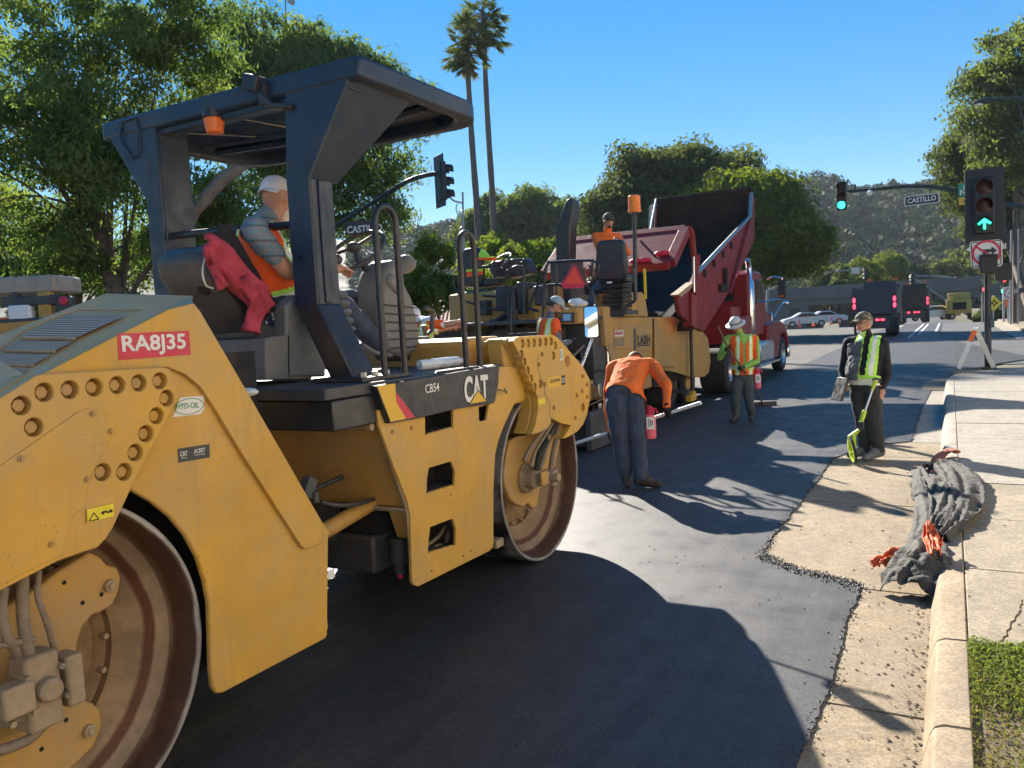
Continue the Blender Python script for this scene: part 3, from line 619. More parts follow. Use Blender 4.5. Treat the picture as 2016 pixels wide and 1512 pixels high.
# fascia with lettering
XF = XP+.035
fas = [(378, 432), (830, 355), (1036, 322), (1030, 420), (1012, 516), (1004, 524), (826, 550), (640, 596), (452, 631)]
b = B(); b.prX(yzs(c5, fas, XF), XF, XF-.06); fs_ = b.obj('deck_fascia', m_blk, rl_, bev=.005)
decal('yellow_chevron', [c5(385, 432), c5(480, 418), c5(488, 520), c5(540, 606), c5(458, 622)], XF, m_yplain, fs_)
decal('red_chevron', [c5(483, 462), c5(588, 598), c5(541, 606), c5(488, 520)], XF, m_sred, fs_, .0035)
dtext('CB54', c5(642, 472), c5(716, 458), c5(640, 425), XF, m_hydw, fs_, bold=.012)
dtext('CAT', c5(851, 527), c5(978, 507), c5(846, 381), XF, m_hydw, fs_, bold=.035)
decal('triangle_mark', [c5(872, 530), c5(922, 450), c5(972, 512)], XF, m_print, fs_, .006)
decal('triangle', [c5(881, 526), c5(922, 458), c5(965, 512)], XF, m_yplain, fs_, .0075)
# ---- operator deck
ZD = 1.545
b = B(); b.bb(XP-.01, XL+.08, 2.95, 4.72, ZD-.06, ZD); deck = b.obj('operator_deck', m_dgry, rl_, bev=.006)
b = B(); b.bb(XP-.012, XL+.08, 3.0, 3.38, ZD-.22, ZD-.065); b.obj('deck_rear_beam', m_blk, rl_, bev=.008)
b = B(); b.tube([(XP-.03, 3.32, ZD-.24), (XL+.1, 3.32, ZD-.24)], .02, 8); b.obj('deck_pipe', m_tan, rl_)
b = B()
for k in range(26): b.box((XP-.012, 3.95+k*.018, ZD+.004), (.02, .009, .012))
b.obj('deck_edge_teeth', m_dgry, rl_)
# front water tank hood and front yoke
b = B(); b.prX([(4.74, 1.3), (4.74, 1.70), (4.80, 1.73), (5.2, 1.73), (5.3, 1.66), (5.3, 1.3)], -2.98, -4.35); b.obj('front_tank', m_yeld, rl_, bev=.02)
b = B(); q = oZ(870, 676, 1.735); b.cyl((-3.55, 5.0, 1.73), (-3.55, 5.0, 1.755), .07, n=20); b.obj('tank_cap', m_gry, rl_, bev=.006)
XK = XS+.09
fy = [(1107, 200), (1118, 178), (1140, 170), (1318, 160), (1345, 175), (1478, 328), (1515, 398), (1512, 520), (1500, 585), (1480, 635), (1450, 672), (1400, 702), (1372, 712), (1415, 640), (1360, 628), (1308, 600), (1308, 630), (1290, 655), (1240, 680), (1205, 690), (1225, 640), (1240, 560), (1238, 490), (1190, 380), (1135, 250)]
pk = [(1157, 207), (1188, 205), (1219, 203), (1250, 200), (1280, 197), (1309, 194), (1332, 217), (1322, 270), (1152, 263), (1168, 305), (1186, 350), (1203, 393), (1223, 437), (1252, 420)]
holes = []; hc = []
for q in pk:
    c = oX(*c5(*q), XK); hc.append(c); holes.append([(c.y+.032*math.cos(t), c.z+.032*math.sin(t)) for t in np.linspace(0, 2*math.pi, 17)[:-1]])
c = oX(*c5(1479, 545), XK); holes.append([(c.y+.035*math.cos(t), c.z+.035*math.sin(t)) for t in np.linspace(0, 2*math.pi, 17)[:-1]])
b = B(); b.plX(yzs(c5, fy, XK), holes, XK, XK-.045); fyk = b.obj('front_yoke_plate', m_yel, rl_, bev=.006)
fy2 = [q for q in fy]
b = B(); b.prX(yzs(c5, fy, XK), XK-.047, XK-.17); b.obj('front_yoke_core', m_yel, rl_, bev=.02)
for c in hc:
    b = B(); b.cyl((XK-.05, c.y, c.z), (XK-.012, c.y, c.z), .02, n=6); b.cyl((XK-.05, c.y, c.z), (XK-.032, c.y, c.z), .029, n=16); b.obj('yoke_bolt', m_yeld, fyk)
for q in [(1475, 380), (1500, 422), (1472, 458), (1445, 482), (1500, 488), (1437, 600), (1322, 547), (1242, 318), (1260, 262), (1273, 423)]:
    c = oX(*c5(*q), XK); b = B(); b.cyl((XK, c.y, c.z), (XK+.016, c.y, c.z), .016, n=10); b.obj('plate_bolt', m_yeld, fyk)
P = yzs(c5, [(1260, 258), (1240, 270), (1238, 330), (1255, 390), (1275, 425), (1275, 470), (1300, 520), (1303, 600)], XK+.002)
b = B(); b.tube([(XK+.001, y, z) for y, z in P], .0035, 4); b.obj('cover_seam', m_tan, fyk)
pl = decal('dealer_label', [c5(1291, 388), c5(1386, 372), c5(1387, 425), c5(1292, 445)], XK, m_yplain, fyk)
dtext('QUINN', c5(1303, 420), c5(1356, 411), c5(1303, 397), XK, m_print, pl, bold=.015)
p2 = decal('label_block', [c5(1364, 376), c5(1384, 373), c5(1385, 424), c5(1365, 427)], XK, m_print, pl, .0042)
dtext('CAT', c5(1366, 417), c5(1383, 414), c5(1366, 390), XK, m_hydw, pl, lift=.006, bold=.02)
pl = decal('warning_label', [c5(1241, 503), c5(1277, 496), c5(1278, 525), c5(1242, 531)], XK, m_wyel, fyk)
pl = decal('capacity_label', [c5(1358, 238), c5(1371, 237), c5(1372, 295), c5(1359, 297)], XK, m_hydw, fyk)
dtext('8', c5(1361, 285), c5(1369, 284), c5(1361, 245), XK, m_green, pl)
m_rust = M('rust_primer', (.42, .17, .05), .7, 0, .3, 12)
c = oX(*c5(1397, 300), XK); b = B(); b.cyl((XK+.0005, c.y, c.z), (XK+.004, c.y, c.z), .045, n=20); b.obj('rust_patch', m_rust, fyk)
# inner side cheek behind the front plate
ck = [(1035, 195), (1045, 178), (1120, 172), (1118, 210), (1140, 270), (1190, 400), (1195, 470), (1150, 520), (1110, 530), (1075, 500), (1060, 380)]
b = B(); b.prX(yzs(c5, ck, XS-.02), XS+.0, XS-.14); b.obj('front_yoke_cheek', m_yel, rl_, bev=.02)
b = B(); b.prX(yzs(c5, [(1035, 195), (1120, 172), (1320, 165), (1480, 330), (1500, 420), (1400, 520), (1200, 480), (1060, 400)], XS-.1), XS-.11, XL+.1); b.obj('front_yoke_beam', m_yeld, rl_, bev=.03)
b = B(); b.prX(yzs(c5, fy, XK), XL+.02, XL-.03); b.obj('front_yoke_plate', m_yel, rl_, bev=.006)
# front motor mount
XN = XS-.12
fm = [(1090, 722), (1130, 700), (1200, 690), (1240, 680), (1300, 640), (1360, 720), (1330, 860), (1290, 960), (1250, 980), (1235, 1070), (1215, 1085), (1190, 1055), (1160, 1075), (1120, 1060), (1090, 1030), (1065, 960), (1058, 900), (1075, 800)]
b = B(); b.prX(yzs(c5, fm, XN), XN, XN-.05); fmm = b.obj('front_motor_mount', m_yeld, rl_, bev=.01)
c = oX(*c5(1168, 920), XN); b = B(); b.cyl((XN, c.y, c.z), (XN+.03, c.y, c.z), .115, n=28); b.cyl((XN, c.y, c.z), (XN+.1, c.y, c.z), .075, n=24); b.obj('hydraulic_motor', m_tan, rl_, bev=.006)
for k in range(18):
    a = 2*math.pi*k/18; b = B(); b.cyl((XN+.028, c.y+.098*math.cos(a), c.z+.098*math.sin(a)), (XN+.045, c.y+.098*math.cos(a), c.z+.098*math.sin(a)), .011, n=6); b.obj('motor_bolt', m_tan, fmm)
cc = oX(*c5(1250, 925), XN+.1); b = B(); b.box(cc, (.12, .12, .1)); b.box(cc+Vector((.03, .1, -.01)), (.11, .09, .12)); b.cyl(cc+Vector((.05, .07, 0)), cc+Vector((.13, .07, 0)), .035, n=14); b.obj('motor_block', m_tan, rl_, bev=.01)
b = B(); q = oX(*c5(1272, 920), XN+.2); b.box(q, (.02, .1, .1)); b.obj('motor_plate', m_yeld, rl_, bev=.006)
for pts, r in [([(1315, 610), (1260, 680), (1200, 760), (1165, 830)], .016), ([(1335, 612), (1290, 720), (1250, 790), (1232, 880)], .024), ([(1355, 615), (1340, 700), (1320, 790), (1305, 890)], .021), ([(1325, 612), (1280, 690), (1225, 780), (1200, 860)], .013), ([(1300, 690), (1275, 800), (1250, 870)], .016)]:
    b = B(); b.tube(spl([oX(*c5(x, y), XS+.02-.03*i/3) for i, (x, y) in enumerate(pts)], 6), r, 10); b.obj('hydraulic_hose', m_hose if r != .024 else m_rub, rl_)
b = B(); b.tube(spl([oX(*c5(1020, 452), XP+.02), oX(*c5(1050, 455), XP+.05), oX(*c5(1075, 470), XP+.03), oX(*c5(1060, 445), XP+.03)]), .004, 5); b.obj('loose_wire', m_dgry, rl_)
# scraper by the front drum
b = B(); b.bb(XS-.05, XL+.1, 4.62, 4.72, .27, .33); b.obj('drum_scraper', m_tan, rl_, bev=.008)
# mirror on its rod at the front yoke
q0, q1 = oX(1150, 715, -2.7), oX(1166, 668, -2.62)
m_mirr = M('mirror_glass', (.85, .87, .9), .02, 1, .01, 3, rvar=.005)
b = B(); b.tube([oX(1143, 727, -2.66), oX(1166, 668, -2.62), oX(1172, 600, -2.72)], .011, 8); b.ell(oX(1143, 727, -2.66), (.02, .02, .02), 10); b.obj('mirror_arm', m_alu, rl_)
mc = oX(1164, 634, -2.62)
mn = (CAM-mc).normalized(); mn = (mn+Vector((.0, -.1, .10))).normalized(); mrx = ZU.cross(mn).normalized(); mry = mn.cross(mrx)
def rrect(w, h, r, n=6):
    out = []
    for cx, cy, a0 in ((w-r, h-r, 0), (-w+r, h-r, 90), (-w+r, -h+r, 180), (w-r, -h+r, 270)):
        for k in range(n+1): a = R(a0+90*k/n); out.append((cx+r*math.cos(a), cy+r*math.sin(a)))
    return out
P = [mc+mrx*a+mry*c_ for a, c_ in rrect(.062, .135, .025)]
b = B(); b.prism([q+mn*.004 for q in P], [q-mn*.045 for q in [mc+mrx*a*.7+mry*c_*.85 for a, c_ in rrect(.062, .135, .025)]]); mh = b.obj('mirror_housing', m_blk, rl_)
P2 = [mc+mn*.006+mrx*a+mry*c_ for a, c_ in rrect(.054, .126, .02)]
b = B(); b.add(P2, [tuple(range(len(P2)))]); b.obj('mirror_glass', m_mirr, mh, flat=True)
# handrails
def rail(pts, r=.019, par=None):
    b = B(); b.tube(pts, r, 12); return b.obj('handrail', m_blk, rl_)
def hoop(xa, ya, za, xb, yb, zt):
    """upright hoop between two feet"""
    pts = [(xa, ya, za), (xa, ya, zt-.09)]
    for k in range(1, 12):
        a = math.pi*k/12; cx, cy = (xa+xb)/2, (ya+yb)/2; hx, hy = (xa-xb)/2, (ya-yb)/2
        pts.append((cx+hx*math.cos(a), cy+hy*math.cos(a), zt-.09+.09*math.sin(a)))
    return rail(pts+[(xb, yb, zt-.09), (xb, yb, za)])
a0, a1 = oX(758, 742, -2.78), oX(797, 728, -2.78); zt = oX(785, 411, -2.78).z
hoop(-2.78, a0.y, ZD-.03, -2.78, a1.y+.0, zt)
a0, a1 = oX(918, 722, -2.76), oX(945, 716, -2.76); zt = oX(925, 459, -2.76).z
hoop(-2.76, a0.y, ZD-.03, -2.76, a1.y, zt)
# ---- two post canopy
YC = 3.40
def xz(pts, Y=YC): return [(q.x, q.z) for q in (oY(*p, Y) for p in pts)]
ZR = 3.235
# right post: rear plate with its flare, then the box section behind
b = B(); b.prY([(-2.73, ZR), (-3.11, 2.68), (-3.11, 1.98), (-3.275, 1.98), (-3.275, 2.7), (-3.23, ZR)], YC, YC+.02); b.obj('post_flare', m_rops, rl_, bev=.004)
b = B(); b.prism([(-2.73, YC+.01, ZR), (-3.11, YC+.01, 2.68), (-3.13, YC+.01, 2.68), (-2.76, YC+.01, ZR)], [(-2.73, YC+.62, ZR), (-3.11, YC+.24, 2.68), (-3.13, YC+.24, 2.68), (-2.76, YC+.62, ZR)]); b.obj('post_gusset', m_rops, rl_, bev=.004)
b = B(); b.bb(-3.112, -3.27, YC+.021, YC+.2, 1.98, ZR-.02); b.bb(-3.112-.0, -3.10, YC+.07, YC+.12, 1.99, 2.68); b.obj('canopy_post', m_rops, rl_, bev=.012)
b = B(); b.prism([(-3.11, YC, 1.985), (-3.275, YC, 1.985), (-3.275, YC+.2, 1.985), (-3.11, YC+.2, 1.985)], [(-2.9, YC+.03, ZD), (-3.07, YC+.03, ZD), (-3.07, YC+.23, ZD), (-2.9, YC+.23, ZD)]); b.obj('post_foot', m_blk, rl_, bev=.008)
b = B(); b.bb(-2.74, -3.1, YC-.1, YC+.33, ZD+.001, ZD+.025); o = b.obj('foot_plate', m_blk, rl_, bev=.004)
for k in range(3):
    b = B(); b.cyl((-2.79, YC-.03+.1*k, ZD+.02), (-2.79, YC-.03+.1*k, ZD+.05), .02, n=6); b.obj('foot_bolt', m_steel, o)
# left post
b = B(); b.prY([(-4.84, ZR), (-4.48, 2.72), (-4.48, ZD), (-4.345, ZD), (-4.345, ZR)], YC, YC+.02); b.obj('post_flare', m_rops, rl_, bev=.004)
b = B(); b.bb(-4.345, -4.475, YC+.021, YC+.25, ZD, ZR-.02); b.obj('canopy_post', m_rops, rl_, bev=.012)
b = B(); b.prism([(-4.84, YC+.01, ZR), (-4.48, YC+.01, 2.72), (-4.46, YC+.01, 2.72), (-4.81, YC+.01, ZR)], [(-4.84, YC+.5, ZR), (-4.48, YC+.24, 2.72), (-4.46, YC+.24, 2.72), (-4.81, YC+.5, ZR)]); b.obj('post_gusset', m_rops, rl_)
pp = [oY(*q, YC-.012) for q in [(240, 240), (252, 236), (268, 232), (272, 255), (272, 305), (262, 312), (245, 290), (236, 270)]]
b = B(); b.tube(pp+[pp[0]], .006, 6); b.obj('flare_bead', m_rops, rl_)
# roof: rim frame and recessed underside
rx0, rx1, ry0, ry1 = -2.70, -4.86, YC-.005, 4.72
def rr_roof(ins, rf):
    pts = []
    for cx, cy, a0, r in ((rx0-ins-rf, ry1-ins-rf, 0, rf), (rx1+ins+rf, ry1-ins-rf, 90, rf)):
        for k in range(9): a = R(a0+90*k/8); pts.append((cx+r*math.cos(a), cy+r*math.sin(a)))
    return pts+[(rx1+ins, ry0+ins), (rx0-ins, ry0+ins)]
b = B(); b.plate(rr_roof(0, .24), [rr_roof(.085, .28)], lambda a, c, q: (a, c, (ZR+.035, ZR-.085)[q])); b.obj('roof_rim', m_rops, rl_, bev=.02)
b = B(); b.prZ(rr_roof(.03, .22), ZR-.0, ZR+.03); b.obj('roof_panel', m_rops, rl_, bev=.004)
b = B(); b.bb(-2.8, -4.78, YC+.03, YC+.12, ZR-.12, ZR-.001); b.obj('roof_crossbeam', m_rops, rl_, bev=.006)
b = B(); b.tube(spl([(-2.85, 4.2, ZR-.05), (-3.6, 4.28, ZR-.07), (-4.7, 4.2, ZR-.05)]), .03, 6); b.obj('roof_rib', m_rops, rl_)
# canopy bits: amber beacon, work light on the rear edge, wiring
q = oY(422, 248, YC+.03)
b = B(); b.cyl(q+Vector((0, 0, .045)), q-Vector((0, 0, .045)), .062, .05, 20); b.obj('beacon', m_orng, rl_, bev=.008)
b = B(); b.cyl(q+Vector((0, 0, .045)), q+Vector((0, 0, .1)), .066, n=20); b.obj('beacon_base', m_blk, rl_)
q = oY(500, 165, YC-.03); b = B(); b.box(q, (.11, .08, .09), Matrix.Rotation(.3, 3, 'Y')); b.box(q+Vector((.06, .02, -.07)), (.05, .06, .12)); b.tube([q, q+Vector((.12, 0, -.14)), q+Vector((.26, .02, -.17))], .018, 8); b.obj('work_light', m_blk, rl_, bev=.012)
b = B(); b.tube([(-4.3, 3.56, ZR-.09), (-4.0, 3.9, ZR-.1)], .006, 5); b.tube([(-3.9, 3.56, ZR-.05), (-3.8, 4.1, ZR-.05)], .004, 5); b.obj('roof_cable', m_steel, rl_)
# guard rail behind the seat
ga, gb = oY(334, 466, YC+.1), oY(580, 443, YC+.05)
b = B(); b.tube(spl([Vector((-4.36, YC+.16, ga.z-.02)), ga, ga*.5+gb*.5+Vector((0, 0, .005)), Vector((-3.27, YC+.05, gb.z))], 5), .024, 10); b.obj('guard_rail', m_blk, rl_)
b = B(); b.tube(spl([(-4.3, YC+.14, 2.42), (-4.27, YC+.16, 2.2), (-4.22, YC+.18, 1.9), (-4.2, YC+.2, ZD)], 6), .022, 10); b.obj('guard_rail', m_blk, rl_)
# ---- seat, consoles, steering
XO = -3.62                                              # operator centre line
b = B(); cs = [oX(*q, XO) for q in [(505, 655), (545, 640), (620, 645), (628, 668), (600, 690), (515, 690)]]
def slab(bd, pts, x, w): bd.prism([(x+w/2, q.y, q.z) for q in pts], [(x-w/2, q.y, q.z) for q in pts])
slab(b, [oX(*q, XO+.22) for q in [(500, 628), (540, 640), (640, 640), (648, 655), (630, 672), (505, 672)]], XO, .46); b.obj('seat_cushion', m_dgry, rl_, bev=.03)
b = B(); slab(b, [oX(*q, XO+.2) for q in [(405, 500), (425, 478), (442, 482), (488, 560), (530, 640), (505, 662), (455, 600), (412, 540)]], XO, .42); b.obj('seat_back', m_dgry, rl_, bev=.04)
b = B(); slab(b, [oX(*q, XO) for q in [(500, 673), (600, 673), (590, 712), (510, 712)]], XO, .4); o = b.obj('seat_suspension', m_rub, rl_, bev=.01)
b = B(); slab(b, [oX(*q, XO+.1) for q in [(470, 668), (520, 660), (520, 748), (470, 748)]], XO, .62); slab(b, [oX(*q, XO+.1) for q in [(520, 665), (566, 665), (566, 748), (520, 748)]], XO, .6); b.obj('seat_box', m_gry, rl_, bev=.01)
b = B(); slab(b, [oX(*q, -3.3) for q in [(566, 600), (590, 580), (640, 592), (645, 742), (566, 742)]], -3.36, .1); b.obj('side_console', m_gry, rl_, bev=.015)
# ribbed armrest pod
q = oX(662, 600, -3.42); b = B()
for k in range(6): b.ell(q+Vector((0, .01*k-.02, -.055*k+.06)), (.1, .085+.004*k, .036), 16)
b.obj('armrest_pod', m_gry, rl_)
b = B(); q1 = oX(660, 520, -3.45); b.tube(spl([q+Vector((0, 0, .05)), q1+Vector((0, 0, -.06)), q1]), .016, 8); b.ell(q1+Vector((0, .02, .03)), (.03, .045, .035), 12); b.obj('travel_lever', m_dgry, rl_)
for i, (px, y0, w) in enumerate([(445, 705, .16), (470, 700, .2)]):
    q = oX(px, y0, -3.75); b = B(); b.bb(-3.75, -4.2, q.y-w/2, q.y+w/2, ZD, q.z+.1); b.obj('battery_box', m_blk, rl_, bev=.01)
# steering console: bulged grey cowl with wheel and column
cow = [(752, 560), (758, 535), (778, 508), (796, 520), (800, 560), (815, 590), (826, 640), (830, 690), (800, 705), (765, 694), (752, 640), (750, 600)]
b = B(); b.prism([oX(*q, -3.42) for q in cow], [oX(*q, -3.42)-Vector((.24, 0, 0)) for q in cow]); b.obj('steering_console', m_gry, rl_, bev=.04)
for k in range(6):
    b = B(); a, c = oX(757+3*k, 600+17*k, -3.405), oX(822+1.5*k, 606+15*k, -3.405); b.tube([a, c], .005, 5); b.obj('console_rib', m_dgry, rl_)
b = B(); hc_ = oX(705, 510, -3.6); b.tube([oX(748, 560, -3.6), hc_], .03, 10); b.obj('steering_column', m_dgry, rl_)
b = B(); q = oX(756, 560, -3.5); b.box(q, (.22, .16, .1), Matrix.Rotation(R(-35), 3, 'X')); b.obj('column_cowl', m_gry, rl_, bev=.03)
wa, wb = oX(672, 533, -3.6), oX(728, 457, -3.6); wc = (wa+wb)/2; wd_ = (wb-wa); wr = wd_.length/2; wn = wd_.cross(XU).normalized()
b = B(); ring = [wc+wd_.normalized()*(wr*math.cos(t))+XU*(wr*math.sin(t)) for t in np.linspace(0, 2*math.pi, 41)]
b.tube(ring, .016, 8); stw = b.obj('steering_wheel', m_dgry, rl_)
b = B()
for t in (0.4, 2.5, 4.6): b.tube([wc-wn*.03, wc+wd_.normalized()*(wr*math.cos(t))+XU*(wr*math.sin(t))], .012, 6)
b.ell(wc-wn*.03, (.05, .05, .04), 12); b.tube([wc, hc_], .025, 8); b.obj('wheel_spoke', m_dgry, stw)
b = B(); q = oX(798, 520, -3.55); b.ell(q, (.09, .06, .07), 14); b.obj('console_cap', m_gry, rl_)
b = B(); q = oX(842, 632, -3.95); b.tube([oX(838, 605, -3.9), oX(852, 612, -3.9), oX(850, 650, -3.9), oX(838, 662, -3.9), oX(834, 640, -3.9)], .022, 8); b.obj('grab_handle', m_dgry, rl_)
b = B(); b.tube([oX(712, 678, -3.3), oX(738, 694, -3.3), oX(770, 700, -3.3)], .014, 8); b.obj('pedal', m_gry, rl_)
# ------------------------------------------------------------------ people
m_skin = M('skin', (.50, .25, .16), .55, 0, .15, 14, .08, 120)
m_skin2 = M('skin_tanned', (.40, .19, .115), .55, 0, .15, 14, .08, 120)
def cloth(name, col, var=.2, rough=.9): return M(name, col, rough, 0, var, 9, .25, 140)
m_jean = cloth('blue_jeans', (.045, .065, .11), .35); m_jean2 = cloth('faded_jeans', (.10, .14, .20), .35)
m_slate = cloth('dark_work_trousers', (.032, .035, .038), .3); m_gjean = cloth('grey_green_jeans', (.06, .075, .08), .3)
m_or = cloth('orange_sweatshirt', (.80, .155, .018), .12); m_vor = cloth('vest_orange', (.95, .12, .02), .1)
m_lime = cloth('lime_shirt', (.27, .50, .10), .15); m_vlime = cloth('vest_lime', (.45, .85, .10), .08)
m_silv = M('reflective_tape', (.78, .80, .74), .35, 0, .08, 9); m_black = cloth('black_shirt', (.012, .012, .014), .2)
m_grysh = cloth('heather_grey_shirt', (.16, .17, .21), .3); m_whsh = cloth('white_shirt', (.75, .75, .74), .08)
m_boot = M('leather_boots', (.045, .03, .022), .65, 0, .3, 12, .2, 60); m_sneak = M('grey_shoes', (.16, .165, .17), .8, 0, .2, 12)
m_glove = cloth('black_gloves', (.015, .015, .017), .3); m_hair = M('dark_hair', (.05, .032, .02), .7, 0, .3, 60, .4, 120)
m_beard = M('white_beard', (.62, .58, .54), .9, 0, .2, 70, .4, 120); m_brbeard = M('brown_beard', (.13, .06, .035), .9, 0, .3, 70, .4, 120)
m_capw = cloth('white_cap', (.72, .68, .68), .06); m_capg = cloth('grey_green_cap', (.36, .44, .42), .12); m_capd = cloth('dark_grey_cap', (.07, .07, .065), .2)
m_hat = M('hard_hat_white', (.66, .64, .58), .35, 0, .1, 6)
# plaid shirt
m_plaid, t, p = newmat('plaid_shirt'); co = coords(t, 'Object'); bs = ramp(t, nz(t, 8, 3, .5, co), [(.3, (.12, .20, .25)), (.7, (.17, .27, .32))])
for ax, col, sc_ in (('Z', (.34, .22, .17), 150), ('Y', (.32, .20, .15), 150), ('Z', (.06, .09, .12), 75)):
    s_ = t.nodes.new('ShaderNodeSeparateXYZ'); t.links.new(co, s_.inputs[0]); sn = t.nodes.new('ShaderNodeMath'); sn.operation = 'SINE'
    ml = t.nodes.new('ShaderNodeMath'); ml.operation = 'MULTIPLY'; ml.inputs[1].default_value = sc_; t.links.new(s_.outputs[ax], ml.inputs[0]); t.links.new(ml.outputs[0], sn.inputs[0])
    bs = mix(t, ramp(t, sn.outputs[0], [(.8, (0, 0, 0)), (.93, (.7,)*3)]), bs, col)
t.links.new(bs, p.inputs['Base Color']); p.inputs['Roughness'].default_value = .9
TAGS = ['skin', 'torso', 'sleeve', 'fore', 'pants', 'boot', 'hand']
def human(name, label, J, mats, group=None, base=None, voxel=.0115, belly=1.0, build=1.0, curl=.5, wrinkle=.009, hands=None, shoe=1.0, short=False):
    """J: joints in world coordinates.  One continuous body, grown from tapered limbs and fused."""
    J = {k: Vector(v) for k, v in J.items()}
    u0 = (J['chest']-J['pelvis']).normalized()*.04
    for k in ('chest', 'shL', 'shR'): J[k] = J[k]+u0
    prim = []; b = B()
    def limb(a, c, ra, rc, tg, n=12):
        a, c = Vector(a), Vector(c); d = c-a
        b.tube([a-d.normalized()*ra*.75, a-d.normalized()*ra*.4, a, a.lerp(c, .5), c, c+d.normalized()*rc*.4, c+d.normalized()*rc*.75], [ra*.45, ra*.85, ra, (ra+rc)/2*1.02, rc, rc*.85, rc*.45], n)
        prim.append((a, c, ra, rc, tg))
    def blob(c, rad, rot, tg):
        b.ell(c, rad, 14, rot); prim.append((Vector(c), Vector(c), sum(rad)/3, sum(rad)/3, tg))
    sd = (J['shL']-J['shR']).normalized(); up = (J['chest']-J['pelvis']).normalized(); fw = sd.cross(up).normalized()
    if fw.dot(J.get('facing', fw)) < 0: pass
    # torso rings
    P0, P1 = J['pelvis'], J['chest']; hipsd = (J['hipL']-J['hipR']).normalized()
    rings = [(-.13, .10, .09), (-.10, .15, .115), (0, .172, .128), (.22, .165, .125*belly), (.42, .165, .13*belly), (.62, .178, .128), (.82, .192, .122), (.95, .185, .108), (1.04, .15, .09), (1.09, .08, .065)]
    vs = []; n = 20; L = (P1-P0).length
    for tt, w, dp in rings:
        c = P0+(P1-P0)*tt; s2 = hipsd.lerp(sd, min(1, max(0, tt))).normalized(); f2 = s2.cross(up).normalized()
        if .1 < tt < .6: c = c-f2*(-.02*(belly-1)*3)
        for k in range(n):
            a = 2*math.pi*k/n; vs.append(c+s2*(w*build*math.cos(a))+f2*(dp*build*math.sin(a)))
    m = len(rings); fs = [(i*n+k, i*n+(k+1) % n, (i+1)*n+(k+1) % n, (i+1)*n+k) for i in range(m-1) for k in range(n)]+[tuple(range(n-1, -1, -1)), tuple(range((m-1)*n, m*n))]
    b.add(vs, fs)
    prim.append((P0+up*.03, P1, .15*build, .15*build, 'torso')); prim.append((P0-up*.06, P0, .15*build, .15*build, 'pants'))
    limb(J['chest']-up*.02, J['neck'], .07, .064, 'skin')
    for S in 'LR':
        limb(J['chest'].lerp(J['sh'+S], .55), J['sh'+S], .075*build, .07*build, 'torso'); limb(J['chest'].lerp(J['neck'], .12), J['chest'].lerp(J['sh'+S], .8)+up*.01, .055, .05*build, 'torso')
        limb(J['sh'+S], J['sh'+S].lerp(J['el'+S], .62 if short else 1), .066*build, (.06 if short else .053)*build, 'sleeve'); limb(J['sh'+S].lerp(J['el'+S], .55), J['el'+S], .05*build, .048*build, 'fore' if short else 'sleeve'); limb(J['el'+S], J['wr'+S], .05*build, .034, 'fore')
        limb(J['hip'+S], J['kn'+S], .105*build, .08*build, 'pants'); limb(J['kn'+S], J['an'+S].lerp(J['kn'+S], .06), .078*build, .066*build, 'pants')
        # foot
        an, to = J['an'+S], J['to'+S]; d = (to-an); d.z *= .3; d.normalize(); g = J['to'+S].z
        limb(an, Vector((an.x, an.y, an.z)).lerp(to, .25), .056*shoe, .055*shoe, 'boot')
        q0 = an-d*.05; q0.z = min(an.z-.03, g+.045); limb(q0, to, .045*shoe, .04*shoe, 'boot'); limb(q0+Vector((0, 0, .03)), an.lerp(to, .45)+Vector((0, 0, .01)), .045*shoe, .045*shoe, 'boot')
        # hand
        w, e = J['wr'+S], J['el'+S]; d = J.get('hd'+S, (w-e)).normalized() if 'hd'+S in J else (w-e).normalized()
        nrm = J['hn'+S].normalized() if 'hn'+S in J else (fw*(-.3)+sd*(1 if S == 'R' else -1)).normalized()
        nrm = (nrm-d*nrm.dot(d)).normalized(); lat = d.cross(nrm).normalized()*(1 if S == 'L' else -1)
        rot = Matrix((lat, nrm, d)).transposed()
        blob(w+d*.05, (.041, .019, .055), rot, 'hand'); limb(w-d*.01, w+d*.03, .03, .03, 'hand', 8)
        cu = curl if hands is None else hands.get(S, curl)
        for k, (o, ln) in enumerate(((-.031, .062), (-.0105, .078), (.0105, .082), (.031, .072))):
            a0 = w+d*.09+lat*o; d1 = (d*math.cos(cu)+nrm*math.sin(cu)); a1 = a0+d1*ln*.52; d2 = (d*math.cos(2.4*cu)+nrm*math.sin(2.4*cu)); a2 = a1+d2*ln*.5
            limb(a0-d*.01, a1, .0095, .009, 'hand', 8); limb(a1, a2, .009, .008, 'hand', 8)
        a0 = w+d*.03+lat*.033; a1 = a0+(d*.6+lat*.6+nrm*.3*cu).normalized()*.045; a2 = a1+(d*.85+lat*.1+nrm*.5*cu).normalized()*.032
        limb(a0, a1, .012, .0105, 'hand', 8); limb(a1, a2, .0105, .009, 'hand', 8)
    # head
    f = J['face'].normalized(); hu = J.get('hup', ZU).normalized(); hu = (hu-f*hu.dot(f)).normalized(); hs_ = f.cross(hu)
    rot = Matrix((hs_, f, hu)).transposed(); H = J['head']
    limb(J['neck'], H-hu*.06-f*.015, .064, .062, 'skin')
    blob(H+hu*.02-f*.008, (.08, .102, .112), rot, 'skin'); blob(H-hu*.055+f*.03, (.06, .066, .066), rot, 'skin')
    blob(H+f*.099-hu*.012, (.014, .02, .024), rot, 'skin'); blob(H+f*.083+hu*.022, (.052, .014, .012), rot, 'skin'); blob(H+f*.082-hu*.052, (.024, .012, .014), rot, 'skin')
    for s_ in (-1, 1): blob(H+hs_*.078*s_-f*.01-hu*.005, (.01, .02, .032), rot, 'skin')
    base = base if base is not None else Vector((J['pelvis'].x, J['pelvis'].y, min(J['toL'].z, J['toR'].z)-.04))
    root = thing(name, label, 'person', base, group)
